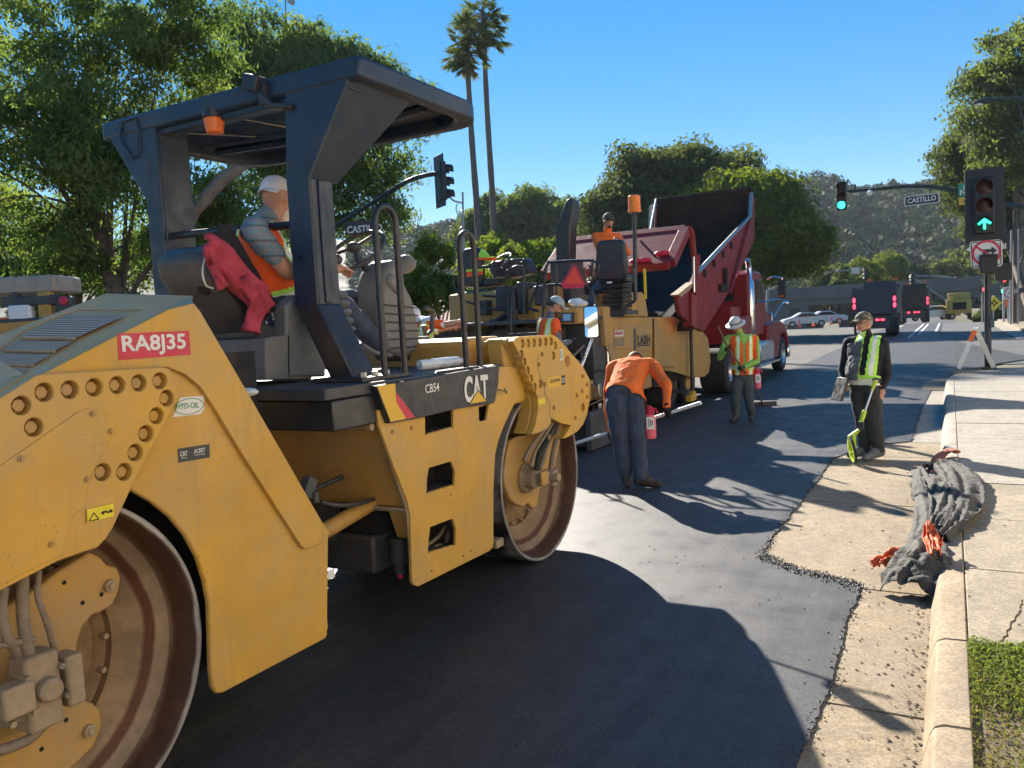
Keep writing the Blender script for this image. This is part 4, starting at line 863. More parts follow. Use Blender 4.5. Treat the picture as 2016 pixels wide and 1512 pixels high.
    # fuse into one skin
    me = bpy.data.meshes.new('tmp'); me.from_pydata([tuple(v) for v in b.v], [], b.f)
    bm = bmesh.new(); bm.from_mesh(me); bmesh.ops.recalc_face_normals(bm, faces=bm.faces[:]); bm.to_mesh(me); bm.free()
    o = bpy.data.objects.new('tmp', me); COL.objects.link(o)
    rm = o.modifiers.new('r', 'REMESH'); rm.mode = 'VOXEL'; rm.voxel_size = voxel; rm.use_smooth_shade = True
    sm = o.modifiers.new('s', 'SMOOTH'); sm.factor = .5; sm.iterations = 3
    bpy.context.view_layer.update(); dg = bpy.context.evaluated_depsgraph_get()
    m2 = bpy.data.meshes.new_from_object(o.evaluated_get(dg)); bpy.data.objects.remove(o); bpy.data.meshes.remove(me)
    V = np.empty(len(m2.vertices)*3); m2.vertices.foreach_get('co', V); V = V.reshape(-1, 3)
    Nn = np.array([v.normal[:] for v in m2.vertices]); faces = [tuple(p_.vertices) for p_ in m2.polygons]; bpy.data.meshes.remove(m2)
    best = np.full(len(V), 1e9); tg = np.zeros(len(V), int)
    for a, c, ra, rc, tname in prim:
        a_, d_ = np.array(a), np.array(c-a); q = max(1e-9, d_@d_); tt = np.clip(((V-a_)@d_)/q, 0, 1)
        dist = np.linalg.norm(V-(a_+tt[:, None]*d_), axis=1)-(ra+(rc-ra)*tt); k = dist < best; best[k] = dist[k]; tg[k] = TAGS.index(tname)
    cl = np.isin(tg, [1, 2, 4]) | ((tg == 3) & (mats['fore'] is not mats['skin']))
    if wrinkle:
        w_ = np.array([(mnoise.noise(Vector(v)*7.5)+.6*mnoise.noise(Vector((v[0]*19, v[1]*19, v[2]*9))))*wrinkle if c_ else 0 for v, c_ in zip(V, cl)]); V = V+Nn*w_[:, None]
    ml = [mats[k] for k in TAGS]
    fm = [int(tg[f_[0]]) if tg[f_[0]] == tg[f_[2]] else int(max(tg[f_[0]], tg[f_[2]])) for f_ in faces]
    body = mesh_obj('body', [tuple(v) for v in V], faces, ml, root, fm, ang=180, recalc=False)
    H_ = dict(root=root, J=J, V=V, N=Nn, F=faces, tg=tg, sd=sd, up=up, fw=fw, f=f, hu=hu, hs=hs_, rot=rot, P0=P0, L=L, limit=best)
    return H_
def garment(h, name, mats, fn, lift=.012, tags=(1,)):
    """outer clothing: a shell lifted off the body; fn(t, u, w) gives the material slot or None"""
    V, N, F, tg = h['V'], h['N'], h['F'], h['tg']; P0 = np.array(h['P0']); up, sd, fw = map(np.array, (h['up'], h['sd'], h['fw']))
    q = V-P0; T = q@up/h['L']; U = q@sd; W_ = q@fw; vs = []; idx = {}; fs = []; mi = []
    for f in F:
        if not all(tg[i] in tags for i in f): continue
        k = fn(sum(T[i] for i in f)/len(f), sum(U[i] for i in f)/len(f), sum(W_[i] for i in f)/len(f))
        if k is None: continue
        g = []
        for i in f:
            if i not in idx: idx[i] = len(vs); vs.append(tuple(V[i]+N[i]*lift))
            g.append(idx[i])
        fs.append(tuple(g)); mi.append(k)
    return mesh_obj(name, vs, fs, mats, h['root'], mi, ang=180, recalc=False)
def vest_fn(base=0, lime=1, silv=2, bands=((.16, .32),), vs=.105, vw=.028, lo=-.12, hi=1.03, openf=.0):
    def fn(t, u, w):
        if t < lo or t > hi or abs(u) > .212: return None
        if w > 0 and abs(u) < openf and t > .2: return None
        if w > 0 and t > .72 and abs(u) < (t-.72)*.28: return None          # V neck
        if t > .9 and abs(u) < .07 and w > -.02: return None
        for a, c in bands:
            m_ = (c-a)*.25
            if a < t < c: return silv if a+m_ < t < c-m_ else lime
        e = abs(abs(u)-vs)
        if e < vw*.5: return silv
        if e < vw: return lime
        return base
    return fn
def cap(h, mat, back=False, brim=.075, tilt=0, name='cap'):
    H, f, hu, hs_, rot = h['J']['head'], h['f'], h['hu'], h['hs'], h['rot']; b = B()
    b.ell(H+hu*.045-f*.006, (.091, .112, .1), 18, rot, 0, -.05, .999)
    d = -f if back else f
    if brim:
        pts0 = []; pts1 = []
        for k in range(9):
            a = R(-62+124*k/8); r0 = hs_*(math.sin(a)*.084)+d*(math.cos(a)*.1)+hu*.045; r1 = hs_*(math.sin(a)*.075)+d*(math.cos(a)*.1+brim)+hu*(.03-.02*abs(math.sin(a)))
            pts0.append(H+r0); pts1.append(H+r1)
        for k in range(8): b.add([pts0[k], pts0[k+1], pts1[k+1], pts1[k]]+[q+hu*.006 for q in (pts0[k], pts0[k+1], pts1[k+1], pts1[k])], [(0, 1, 2, 3), (7, 6, 5, 4), (2, 3, 7, 6), (0, 1, 5, 4)])
    b.ell(H+hu*.14-f*.006, (.01, .01, .006), 8, rot)
    return b.obj(name, mat, h['root'])
def hair(h, mat, lo=-.35):
    H, f, hu, rot = h['J']['head'], h['f'], h['hu'], h['rot']; b = B()
    b.ell(H+hu*.02-f*.018, (.081, .098, .106), 16, rot, 0, lo, .9); return b.obj('hair', mat, h['root'])
def beard(h, mat):
    H, f, hu, rot = h['J']['head'], h['f'], h['hu'], h['rot']; b = B()
    b.ell(H-hu*.075+f*.04, (.06, .062, .055), 14, rot); b.ell(H-hu*.105+f*.055, (.04, .04, .045), 12, rot); return b.obj('beard', mat, h['root'])
def glasses(h, mat, dark=True):
    H, f, hu, hs_ = h['J']['head'], h['f'], h['hu'], h['hs']; b = B()
    for s_ in (-1, 1):
        c = H+f*.098+hs_*.033*s_+hu*.01
        if dark: b.ell(c, (.028, .008, .018), 12, h['rot'])
        else: b.lathe(c, f, [(.022, 0), (.025, 0), (.025, .004), (.022, .004)], 14, close=True)
        b.tube([c+hs_*.025*s_, H+hs_*.08*s_+f*.07+hu*.012, H+hs_*.083*s_-f*.01+hu*.01], .003, 4)
    b.tube([H+f*.1+hs_*.01+hu*.014, H+f*.1-hs_*.01+hu*.014], .003, 4); return b.obj('glasses', mat, h['root'])
def eyes(h):
    H, f, hu, hs_ = h['J']['head'], h['f'], h['hu'], h['hs']; b = B()
    for s_ in (-1, 1): b.ell(H+f*.087+hs_*.03*s_+hu*.006, (.011, .007, .006), 8, h['rot'])
    return b.obj('eyes', m_print, h['root'])
def D_of(P): return (Vector(P)-CAM).dot(FWD)
def kn(px, py, D): return oD(px, py, D)
vest_m = [m_vor, m_vlime, m_silv]
# --- roller operator, seated, facing down the road
xo = -3.62
def o_(px, py, dx=0): return oX(px, py, xo+dx)
J = dict(head=o_(545, 392), neck=o_(524, 428), chest=o_(508, 462), pelvis=o_(552, 606), face=(-.18, 1, -.05), hup=(0, .05, 1),
         shR=o_(506, 468, .19), elR=o_(566, 534, .25), wrR=o_(664, 529, .2), shL=o_(506, 466, -.19), elL=o_(562, 528, -.22), wrL=o_(632, 512, -.12),
         hipR=o_(556, 622, .1), knR=o_(676, 606, .12), anR=o_(757, 690, .1), toR=o_(812, 700, .12), hipL=o_(556, 620, -.1), knL=o_(690, 590, -.14), anL=o_(780, 668, -.16), toL=o_(836, 681, -.16), hdR=(-.1, 1, .12), hnR=(-.2, 0, -1), hdL=(.2, 1, .1))
op = human('person', 'bearded person in white backwards cap and orange vest driving the large roller', J, dict(skin=m_skin, torso=m_plaid, sleeve=m_plaid, fore=m_skin, pants=m_jean, boot=m_boot, hand=m_skin), voxel=.0095, belly=1.25, build=1.04, hands=dict(R=.75, L=.8), short=True)
garment(op, 'safety_vest', vest_m, vest_fn(bands=((.05, .27),), vs=.1, vw=.034, lo=-.02), .014, (1, 2))
cap(op, m_capw, back=True, brim=.05); beard(op, m_beard); eyes(op)
# --- worker bent over with orange sweatshirt
Db = D_of((-2.91, 7.95, 0))
k_ = lambda px, py, d=0: oD(px, py, Db+d)
J = dict(pelvis=k_(1228, 776, .02), chest=k_(1243, 722, .42), neck=k_(1247, 712, .50), head=k_(1251, 716, .60), face=(FWD+Vector((0, 0, -1.1))), hup=FWD+Vector((0, 0, .6)),
         shL=k_(1206, 728, .38), elL=k_(1196, 800, .42), wrL=k_(1200, 850, .38), shR=k_(1283, 722, .36), elR=oD(1313, 760, D_of((-2.72, 8.2, 1))), wrR=Vector((-2.63, 8.09, .86)),
         hipL=k_(1212, 788, .0), knL=k_(1222, 872, .06), anL=k_(1231, 935, .08), toL=k_(1235, 950, -.02), hipR=k_(1248, 788, .0), knR=k_(1256, 872, .02), anR=k_(1263, 945, -.02), toR=k_(1298, 962, -.06), hdR=(.1, .05, -1), hnR=(0, .9, 0))
J['toL'].z = .04; J['toR'].z = .04; J['anL'].z = max(.1, J['anL'].z); J['anR'].z = .1
lt0 = thing('lute', 'long white handled lute held by the bending worker behind the paver', 'rake', (-4.6, 8.38, 0))
b = B(); b.tube([(-2.26, 8.07, .9), (-4.85, 8.41, .06)], .02, 10); b.obj('handle', m_white, lt0); b = B(); b.box((-4.9, 8.42, .05), (.05, .8, .1)); b.obj('blade', m_alu, lt0, bev=.005)
bw = human('person', 'person in plain orange sweatshirt and jeans bending over behind the paver', J, dict(skin=m_skin2, torso=m_or, sleeve=m_or, fore=m_or, pants=m_jean, boot=m_boot, hand=m_glove), wrinkle=.012, build=1.15)
cap(bw, m_hair, brim=.0, name='hair')
garment(bw, 'shirt_hem', [m_or], lambda t, u, w: 0 if -.08 < t < .12 else None, .018, (1, 4))
# sprayer bottle at the belt
def sprayer(px, py, D, label, s=1):
    c = oD(px, py, D); th = thing('spray_bottle', label, 'bottle', c-Vector((0, 0, .17*s)), 'pink spray bottles carried by the crew')
    m_pk = bpy.data.materials.get('pink_plastic') or M('pink_plastic', (.85, .16, .22), .4, 0, .12, 8)
    b = B(); b.lathe(c-Vector((0, 0, .17*s)), (0, 0, 1), [(.0, 0), (.055*s, 0), (.068*s, .02*s), (.068*s, .2*s), (.055*s, .24*s), (.045*s, .26*s)], 18); b.obj('tank', m_pk, th)
    b = B(); b.lathe(c+Vector((0, 0, .09*s)), (0, 0, 1), [(.05*s, 0), (.055*s, .01), (.055*s, .05*s), (.03*s, .06*s), (.028*s, .09*s), (.0, .092*s)], 14); b.tube([c+Vector((0, 0, .16*s)), c+RGT*.07+Vector((0, 0, .15*s)), c+RGT*.09+Vector((0, 0, .1*s))], .01, 6); b.obj('pump_head', m_sred, th)
    a = c-RGT*.03-FWD*.066+Vector((0, 0, -.08*s)); b = B(); b.prism([c-FWD*.0705+RGT*x+ZU*z for x, z in ((-.045, -.07), (.04, -.07), (.04, .06), (-.045, .06))], [c-FWD*.06+RGT*x+ZU*z for x, z in ((-.045, -.07), (.04, -.07), (.04, .06), (-.045, .06))]); lb = b.obj('bottle_label', m_hydw, th, flat=True)
    b = B()
    for k in range(3): b.box(c-FWD*.072+RGT*(-.02+.018*k)+ZU*.0, (.008, .003, .09-.02*k))
    b.obj('label_print', m_print, th, flat=True)
sprayer(1279, 832, Db+.02, 'pink spray bottle hanging beside the leg of the bending worker')
# --- worker with white hard hat, leaning on a lute
Dh = D_of((-3.04, 13.3, 0)); k_ = lambda px, py, d=0: oD(px, py, Dh+d)
J = dict(pelvis=k_(1462, 740), chest=k_(1460, 669, -.02), neck=k_(1455, 654, -.04), head=k_(1449, 641, -.07), face=(-RGT*.5-FWD*.8-UPV*.6), hup=(UPV-RGT*.3-FWD*.3),
         shR=k_(1432, 672, .04), elR=k_(1417, 705, -.05), wrR=k_(1428, 690, -.2), shL=k_(1487, 672, .0), elL=k_(1490, 712, -.08), wrL=k_(1466, 722, -.22),
         hipR=k_(1451, 748), knR=k_(1447, 786, -.04), anR=k_(1450, 822, .02), toR=k_(1441, 830, -.14), hipL=k_(1472, 748), knL=k_(1474, 784, -.03), anL=k_(1480, 817, .02), toL=k_(1478, 824, -.16))
for k in ('toL', 'toR'): J[k].z = .045
for k in ('anL', 'anR'): J[k].z = .11
hh = human('person', 'person in white hard hat and lime shirt holding a long rake', J, dict(skin=m_skin2, torso=m_lime, sleeve=m_lime, fore=m_lime, pants=m_gjean, boot=m_boot, hand=m_glove), hands=dict(R=.9, L=.9), belly=1.15)
garment(hh, 'safety_vest', vest_m, vest_fn(bands=((.17, .30),), vs=.1, vw=.03, lo=-.05, openf=.02), .014, (1, 2))
b = B(); H, rot = hh['J']['head'], hh['rot']; b.ell(H+hh['hu']*.04-hh['f']*.005, (.105, .125, .12), 20, rot, 0, .0, .999)
hat = b.obj('hard_hat', m_hat, hh['root'])
b = B(); b.lathe(H+hh['hu']*.04, hh['hu'], [(.1, .012), (.155, -.005), (.165, -.012), (.16, -.02), (.1, .0)], 26); b.obj('hat_brim', m_hat, hat)
b = B(); b.lathe(H+hh['hu']*.06, hh['hu'], [(.112, 0), (.116, .004), (.116, .02), (.11, .024)], 24); b.obj('hat_band', m_capd, hat); eyes(hh)
m_wood = M('worn_wood_handle', (.16, .09, .05), .7, 0, .3, 12)
lt = thing('rake', 'long handled asphalt rake held by the worker in the hard hat', 'rake', oD(1500, 800, Dh-.1))
a, c = oD(1413, 643, Dh-.24), oZ(1503, 796, .03)
b = B(); b.tube([a, oD(1436, 690, Dh-.27), oD(1466, 730, Dh-.27), c], .017, 8); b.obj('handle', m_wood, lt)
b = B(); b.box(c+Vector((0, .0, .01)), (.5, .03, .08), Matrix.Rotation(.5, 3, 'Z')); b.obj('rake_head', m_dgry, lt, bev=.004)
sprayer(1490, 745, Dh+.05, 'pink spray bottle behind the worker in the white hard hat')
# --- man with measuring wheel
Dm = D_of((-.79, 10.17, 0)); k_ = lambda px, py, d=0: oD(px, py, Dm+d)
J = dict(pelvis=k_(1703, 762), chest=k_(1707, 680), neck=k_(1706, 662), head=k_(1700, 637), face=(-RGT*1.0-FWD*.42-ZU*.05), hup=UPV,
         shR=k_(1672, 681, .14), elR=k_(1658, 728, .16), wrR=k_(1660, 752, .05), shL=k_(1738, 684, -.08), elL=k_(1747, 738, -.12), wrL=k_(1737, 763, -.14),
         hipR=k_(1692, 772, .05), knR=k_(1700, 836, .06), anR=k_(1703, 885, .1), toR=k_(1672, 893, .1), hipL=k_(1716, 772, -.06), knL=k_(1722, 838, -.06), anL=k_(1730, 889, -.04), toL=k_(1703, 903, -.12), hdL=(0, 0, -1))
for k in ('toL', 'toR'): J[k].z = .04
for k in ('anL', 'anR'): J[k].z = .1
mw = human('person', 'person in camouflage cap and dark clothes standing with a measuring wheel', J, dict(skin=m_skin, torso=m_black, sleeve=m_black, fore=m_black, pants=m_slate, boot=m_sneak, hand=m_skin), belly=1.3, build=1.08, curl=.25, hands=dict(L=.25, R=.8))
def harness(t, u, w):
    if -.02 < t < .25: return 1 if .05 < t < .18 else 0
    e = abs(abs(u)-.08)
    if w > -.03 and t > .1 and e < .05: return 1 if e < .02 else 0
    if w < 0 and t > .1 and e < .03: return 0
    return None
garment(mw, 'reflective_harness', [m_vlime, m_silv], harness, .013)
m_camo, t, p = newmat('camouflage'); co = coords(t, 'Object'); t.links.new(ramp(t, nz(t, 28, 2, .4, co), [(.4, (.05, .045, .03)), (.48, (.17, .14, .09)), (.55, (.09, .085, .05)), (.62, (.3, .27, .2))]), p.inputs['Base Color']); p.inputs['Roughness'].default_value = .9
cap(mw, m_camo, brim=.085); hair(mw, M('grey_hair', (.25, .22, .2), .8, 0, .2, 60), -.45); glasses(mw, m_print, False); eyes(mw)
b = B(); H = mw['J']['head']; b.ell(H-mw['hu']*.1+mw['f']*.068, (.03, .03, .035), 12, mw['rot']); b.obj('beard', m_beard, mw['root'])
m_rainj = cloth('grey_rain_jacket', (.13, .125, .125), .4)
def slung(t, u, w):
    if u < -.035 and w > -.06 and .16 < t < .98-.3*abs(u+.05): return 0
    return None
sj = garment(mw, 'slung_jacket', [m_rainj], slung, .035)
dm_ = sj.modifiers.new('d', 'DISPLACE'); tx_ = bpy.data.textures.new('folds', 'CLOUDS'); tx_.noise_scale = .07; dm_.texture = tx_; dm_.strength = .05; dm_.mid_level = .5
cb = thing('clipboard', 'black clipboard with papers in the hand of the person in camouflage cap', 'clipboard', oD(1654, 775, Dm+.02))
q = oD(1654, 766, Dm+.0); rt = Matrix.Rotation(R(40), 3, 'Z') @ Matrix.Rotation(R(20), 3, 'Y')
b = B(); b.box(q, (.035, .2, .28), rt); b.obj('board', m_blk, cb, bev=.004)
b = B(); b.box(q+rt @ Vector((.02, .01, .0)), (.006, .15, .22), rt); b.obj('paper', m_hydw, cb)
# measuring wheel
mwh = thing('measuring_wheel', 'yellow green measuring wheel with telescopic silver handle beside the person in camouflage cap', 'measuring wheel', oZ(1678, 913, 0))
m_ylg = M('yellow_green_plastic', (.55, .72, .04), .4, 0, .1, 8)
c = oZ(1678, 913, 0)+Vector((0, 0, .155)); c = c+(-FWD)*.0
ax = (RGT*.985-FWD*.17); ax.z = .14; ax.normalize(); wl_ = B()
wl_.lathe(c, ax, [(.13, -.014), (.155, -.014), (.158, 0), (.155, .014), (.13, .014)], 36, close=True); wo = wl_.obj('tyre', m_rub, mwh)
b = B(); b.lathe(c, ax, [(.105, -.01), (.132, -.016), (.132, .016), (.105, .01)], 36, close=True); a_, b_2, _ = basis(ax)
for k in range(5):
    t_ = 2*math.pi*k/5; b.tube([c, c+a_*(.11*math.cos(t_))+b_2*(.11*math.sin(t_))], .014, 6)
b.cyl(c-ax*.02, c+ax*.02, .03, n=14); b.obj('spoked_rim', m_ylg, mwh)
hp = oD(1722, 752, Dm-.3); kd = oD(1699, 818, Dm-.3)
fk = c+ax*.03
b = B(); b.tube([fk, fk+Vector((0, 0, .17)), oD(1692, 845, Dm-.3)], .016, 8); b.tube([c-ax*.03, c-ax*.03+Vector((0, 0, .17)), oD(1692, 845, Dm-.3)], .014, 8); b.obj('fork', m_ylg, mwh)
b = B(); b.box(oD(1695, 838, Dm-.3), (.06, .07, .09)); b.obj('counter_box', m_blk, mwh, bev=.008)
b = B(); b.tube([oD(1694, 835, Dm-.3), kd, oD(1703, 808, Dm-.3)], [.02, .03, .022], 10); b.obj('folding_joint', m_ylg, mwh)
b = B(); b.tube([oD(1702, 812, Dm-.3), oD(1719, 762, Dm-.3)], .0125, 10); b.obj('telescopic_tube', m_alu, mwh)
b = B(); b.tube([oD(1717, 768, Dm-.3), oD(1722, 754, Dm-.3), oD(1724, 750, Dm-.3)], [.016, .022, .035], 10); b.obj('grip_neck', m_ylg, mwh)
b = B(); b.tube([oD(1718, 748, Dm-.3), oD(1723, 745, Dm-.3), oD(1735, 748, Dm-.3), oD(1733, 752, Dm-.3), oD(1720, 752, Dm-.3)], .014, 8); b.obj('grip', m_blk, mwh)
# --- paver operator turned round in the seat
Dp = D_of((-5.2, 11.8, 2.4)); k_ = lambda px, py, d=0: oD(px, py, Dp+d)
J = dict(pelvis=k_(1200, 548), chest=k_(1194, 470), neck=k_(1196, 455, -.02), head=k_(1198, 436, -.05), face=(-FWD+RGT*.12-ZU*.05), hup=UPV,
         shR=k_(1172, 471, .0), elR=k_(1180, 492, -.26), wrR=k_(1212, 479, -.36), shL=k_(1217, 472), elL=k_(1237, 498, -.2), wrL=k_(1222, 478, -.38),
         hipR=k_(1190, 556), knR=k_(1170, 572, .4), anR=k_(1162, 610, .5), toR=k_(1160, 616, .62), hipL=k_(1212, 556), knL=k_(1236, 552, .36), anL=k_(1232, 600, .4), toL=k_(1232, 606, .54))
pv = human('person', 'person in orange long sleeves and sunglasses seated on top of the paver', J, dict(skin=m_skin2, torso=m_or, sleeve=m_or, fore=m_or, pants=m_jean2, boot=m_boot, hand=m_skin2), wrinkle=.008)
cap(pv, m_capd, brim=.07); hair(pv, m_hair, -.3); glasses(pv, m_print); b = B(); H = pv['J']['head']; b.ell(H-pv['hu']*.09+pv['f']*.066, (.03, .03, .03), 10, pv['rot']); b.obj('beard', m_hair, pv['root'])
# --- screed man at the console, seen from behind the roller
Dc = D_of((-5.35, 9.55, 1.5)); k_ = lambda px, py, d=0: oD(px, py, Dc+d)
J = dict(pelvis=k_(1078, 700), chest=k_(1079, 637), neck=k_(1086, 622, -.02), head=k_(1094, 603, -.04), face=(RGT*.9-FWD*.1-ZU*.45), hup=UPV,
         shL=k_(1065, 640, .16), elL=k_(1075, 680, .2), wrL=k_(1105, 672, .25), shR=k_(1092, 642, -.14), elR=k_(1100, 680, -.18), wrR=k_(1122, 672, -.1),
         hipL=k_(1072, 708, .08), knL=k_(1072, 760, .08), anL=k_(1070, 815, .1), toL=k_(1085, 822, .1), hipR=k_(1086, 708, -.06), knR=k_(1086, 762, -.06), anR=k_(1084, 815, -.06), toR=k_(1100, 822, -.08))
cw = human('person', 'person in pale green cap and orange vest over grey sleeves at the paver controls', J, dict(skin=m_skin, torso=m_grysh, sleeve=m_grysh, fore=m_grysh, pants=m_jean, boot=m_boot, hand=m_glove))
garment(cw, 'safety_vest', vest_m, vest_fn(bands=((.12, .26),), vs=.1, vw=.035), .014, (1, 2))
cap(cw, m_capg, brim=.075); hair(cw, m_hair, -.5); beard(cw, m_brbeard); eyes(cw)
# --- worker mostly hidden behind the roller's console
Df = D_of((-7.2, 8.6, 1.2)); k_ = lambda px, py, d=0: oD(px, py, Df+d)
J = dict(pelvis=k_(836, 690), chest=k_(832, 642), neck=k_(820, 632), head=k_(810, 622), face=(RGT*.6-FWD*.1-ZU*.4), hup=UPV, shL=k_(832, 636, .16), elL=k_(860, 650, .2), wrL=k_(890, 645, .2), shR=k_(846, 638, -.12), elR=k_(872, 640, -.12), wrR=k_(901, 634, -.1),
         hipL=k_(832, 697, .08), knL=k_(834, 744, .08), anL=k_(836, 788, .08), toL=k_(850, 795, .08), hipR=k_(842, 697, -.06), knR=k_(842, 744, -.06), anR=k_(840, 788, -.06), toR=k_(856, 795, -.06))
fw_ = human('person', 'person in white sleeves and vest reaching out behind the steering console of the roller', J, dict(skin=m_skin, torso=m_whsh, sleeve=m_whsh, fore=m_skin, pants=m_jean, boot=m_boot, hand=m_skin), voxel=.014)
garment(fw_, 'safety_vest', vest_m, vest_fn(bands=((.12, .26),)), .014, (1, 2)); cap(fw_, m_capw); eyes(fw_)
# --- red jacket over the roller seat and black cap behind it
jk = thing('jacket', 'faded red jacket draped over the roller seat back', 'jacket', oX(480, 650, -3.45))
m_jk = cloth('faded_red_cloth', (.42, .045, .075), .35)
def drape(pts, w, name, par, mat, x, amp=.012, sx=.16):
    P = [oX(*q, x) for q in pts]; P = spl(P, 5); vs = []; fs = []; nw = 7
    for i, q in enumerate(P):
        d = (P[min(i+1, len(P)-1)]-P[max(i-1, 0)]).normalized(); nn = Vector((0, -d.z, d.y)); ww = w[0]+(w[1]-w[0])*i/(len(P)-1)
        for k in range(nw):
            u = k/(nw-1)-.5; vs.append(q+nn*(ww*u)+XU*(sx*(.25-u*u)*.6+amp*mnoise.noise(q*9+Vector((k*1.7, 0, 0)))*2))
    for i in range(len(P)-1):
        for k in range(nw-1): a = i*nw+k; fs.append((a, a+1, a+nw+1, a+nw))
    o = mesh_obj(name, [tuple(v) for v in vs], fs, mat, par, ang=180); s = o.modifiers.new('t', 'SOLIDIFY'); s.thickness = .025; s.offset = 0; return o
drape([(405, 482), (425, 492), (470, 545), (505, 590), (520, 615)], (.12, .2), 'jacket_body', jk, m_jk, -3.36, .03, .1)
drape([(478, 545), (500, 600), (498, 630), (495, 655)], (.09, .11), 'sleeve', jk, m_jk, -3.33, .03, .1)
drape([(408, 484), (415, 510), (428, 545), (437, 568)], (.045, .06), 'sleeve', jk, m_jk, -3.35, .02, .08)
b = B(); q = oX(537, 622, -3.34); b.box(q, (.004, .012, .045), Matrix.Rotation(.2, 3, 'X')); b.obj('zip_pull', m_alu, jk)
bc = thing('jacket_hood', 'black jacket hood bunched behind the roller seat', 'hood', oX(408, 560, -3.55))
b = B(); b.ell(oX(415, 528, -3.55), (.12, .07, .16), 16, Matrix.Rotation(-.35, 3, 'X')); b.obj('hood_fabric', m_black, bc)
b = B(); b.tube(spl([oX(*q, -3.42) for q in [(438, 475), (412, 490), (399, 530), (405, 560), (420, 568)]], 5), .005, 5); b.obj('hood_edge', m_silv, bc)
drape([(430, 462), (445, 468), (480, 530), (530, 618)], (.10, .14), 'seat_cover', bc, m_black, -3.42, .006, .06)
# ------------------------------------------------------------------ asphalt paver
pvr = thing('asphalt_paver', 'dusty yellow asphalt paver with black seats and a loaded hopper', 'paver', (-6.256, 12.747, 0))
XV = -4.603; XV2 = -7.6
b = B(); b.prX(yzs(c7, [(300, 800), (565, 800), (572, 1105), (450, 1100), (320, 1080), (300, 1000)], XV), XV, XV-.06); sp_ = b.obj('side_panel', m_yeld, pvr, bev=.012)
q = yzs(c7, [(328, 860), (552, 850), (550, 1000), (330, 985)], XV+.012); b = B(); b.prX(q, XV+.014, XV+.001); dr = b.obj('engine_door', m_yeld, pvr, bev=.006)
dtext('LASH', c7(470, 966), c7(545, 960), c7(470, 908), XV+.014, m_print, dr, bold=.04)
decal('logo_bar', [c7(447, 868), c7(460, 867), c7(460, 992), c7(447, 993)], XV+.014, m_dgry, dr); decal('logo_underline', [c7(460, 968), c7(546, 961), c7(546, 968), c7(460, 976)], XV+.014, m_dgry, dr)
pl = decal('unit_label', [c7(333, 882), c7(385, 876), c7(385, 912), c7(333, 915)], XV+.014, m_hydw, dr)
dtext('00630', c7(336, 908), c7(382, 904), c7(336, 886), XV+.018, m_sred, pl, bold=.02)
decal('service_label', [c7(333, 925), c7(390, 920), c7(390, 970), c7(333, 975)], XV+.014, m_conc2, dr)
b = B(); b.bb(XV-.07, XV2+.07, 11.508, 13.573, .55, 1.80); b.obj('tractor_body', m_yeld, pvr, bev=.02)
b = B(); b.prX(yzs(c7, [(408, 650), (515, 650), (532, 670), (552, 796), (408, 796)], XV), XV-.05, XV-.9); b.prX(yzs(c7, [(408, 690), (552, 796), (408, 796)], XV), XV-.91, XV2+.1); b.obj('engine_cowl', m_yeld, pvr, bev=.03)
b = B(); b.prX([(11.331, 1.84), (11.331, 2.35), (12.157, 2.45), (12.865, 2.2), (12.865, 1.84)], -5.783, -7.436); b.obj('radiator_hood', m_yeld, pvr, bev=.03)
# hopper wing, right and left, with side curtain
wing = [(572, 800), (690, 800), (800, 850), (862, 888), (890, 925), (900, 1000), (905, 1060), (895, 1130), (870, 1155), (800, 1160), (700, 1130), (572, 1108)]
for x0, x1 in ((XV+.02, XV-.06), (XV2-.02, XV2+.06)):
    b = B(); b.prX(yzs(c7, wing, XV+.02), x0, x1); b.obj('hopper_wing', m_yeld, pvr, bev=.02)
b = B(); b.prX(yzs(c7, [(572, 800), (690, 800), (690, 1100), (572, 1090)], XV+.045), XV+.05, XV+.021); b.obj('wing_stiffener', m_yeld, pvr, bev=.008)
b = B(); b.bb(XV-.07, XV2+.07, 13.632, 16.996, .55, .95); b.obj('hopper_floor', m_boxin, pvr)
b = B(); b.bb(XV-.07, XV2+.07, 16.937, 17.232, .55, 1.0); b.obj('push_roller_beam', m_yeld, pvr, bev=.03)
# mound of hot asphalt in the hopper
b = B(); vs = []; fs = []; nx, ny = 26, 26
for j in range(ny+1):
    for i in range(nx+1):
        x = XV-.08+(XV2-XV+.16)*i/nx; y = 13.573+2.85*j/ny; u, w = i/nx*2-1, j/ny*2-1
        z = 1.0+1.1*max(0, 1-(.8*u*u+.7*(w-.1)**2))+.14*mnoise.noise(Vector((x*2.5, y*2.5, 1)))+.07*mnoise.noise(Vector((x*7, y*7, 3)))
        vs.append((x, y, z))
for j in range(ny):
    for i in range(nx): a = j*(nx+1)+i; fs.append((a, a+1, a+nx+2, a+nx+1))
m_hot = M('loose_hot_asphalt', (.016, .0155, .015), .85, 0, .4, 30, 1.0, 45, spec=.15)
pile = mesh_obj('asphalt_load', vs, fs, m_hot, None); tag(pile, 'black mound of loose asphalt heaped in the paver hopper', 'asphalt')
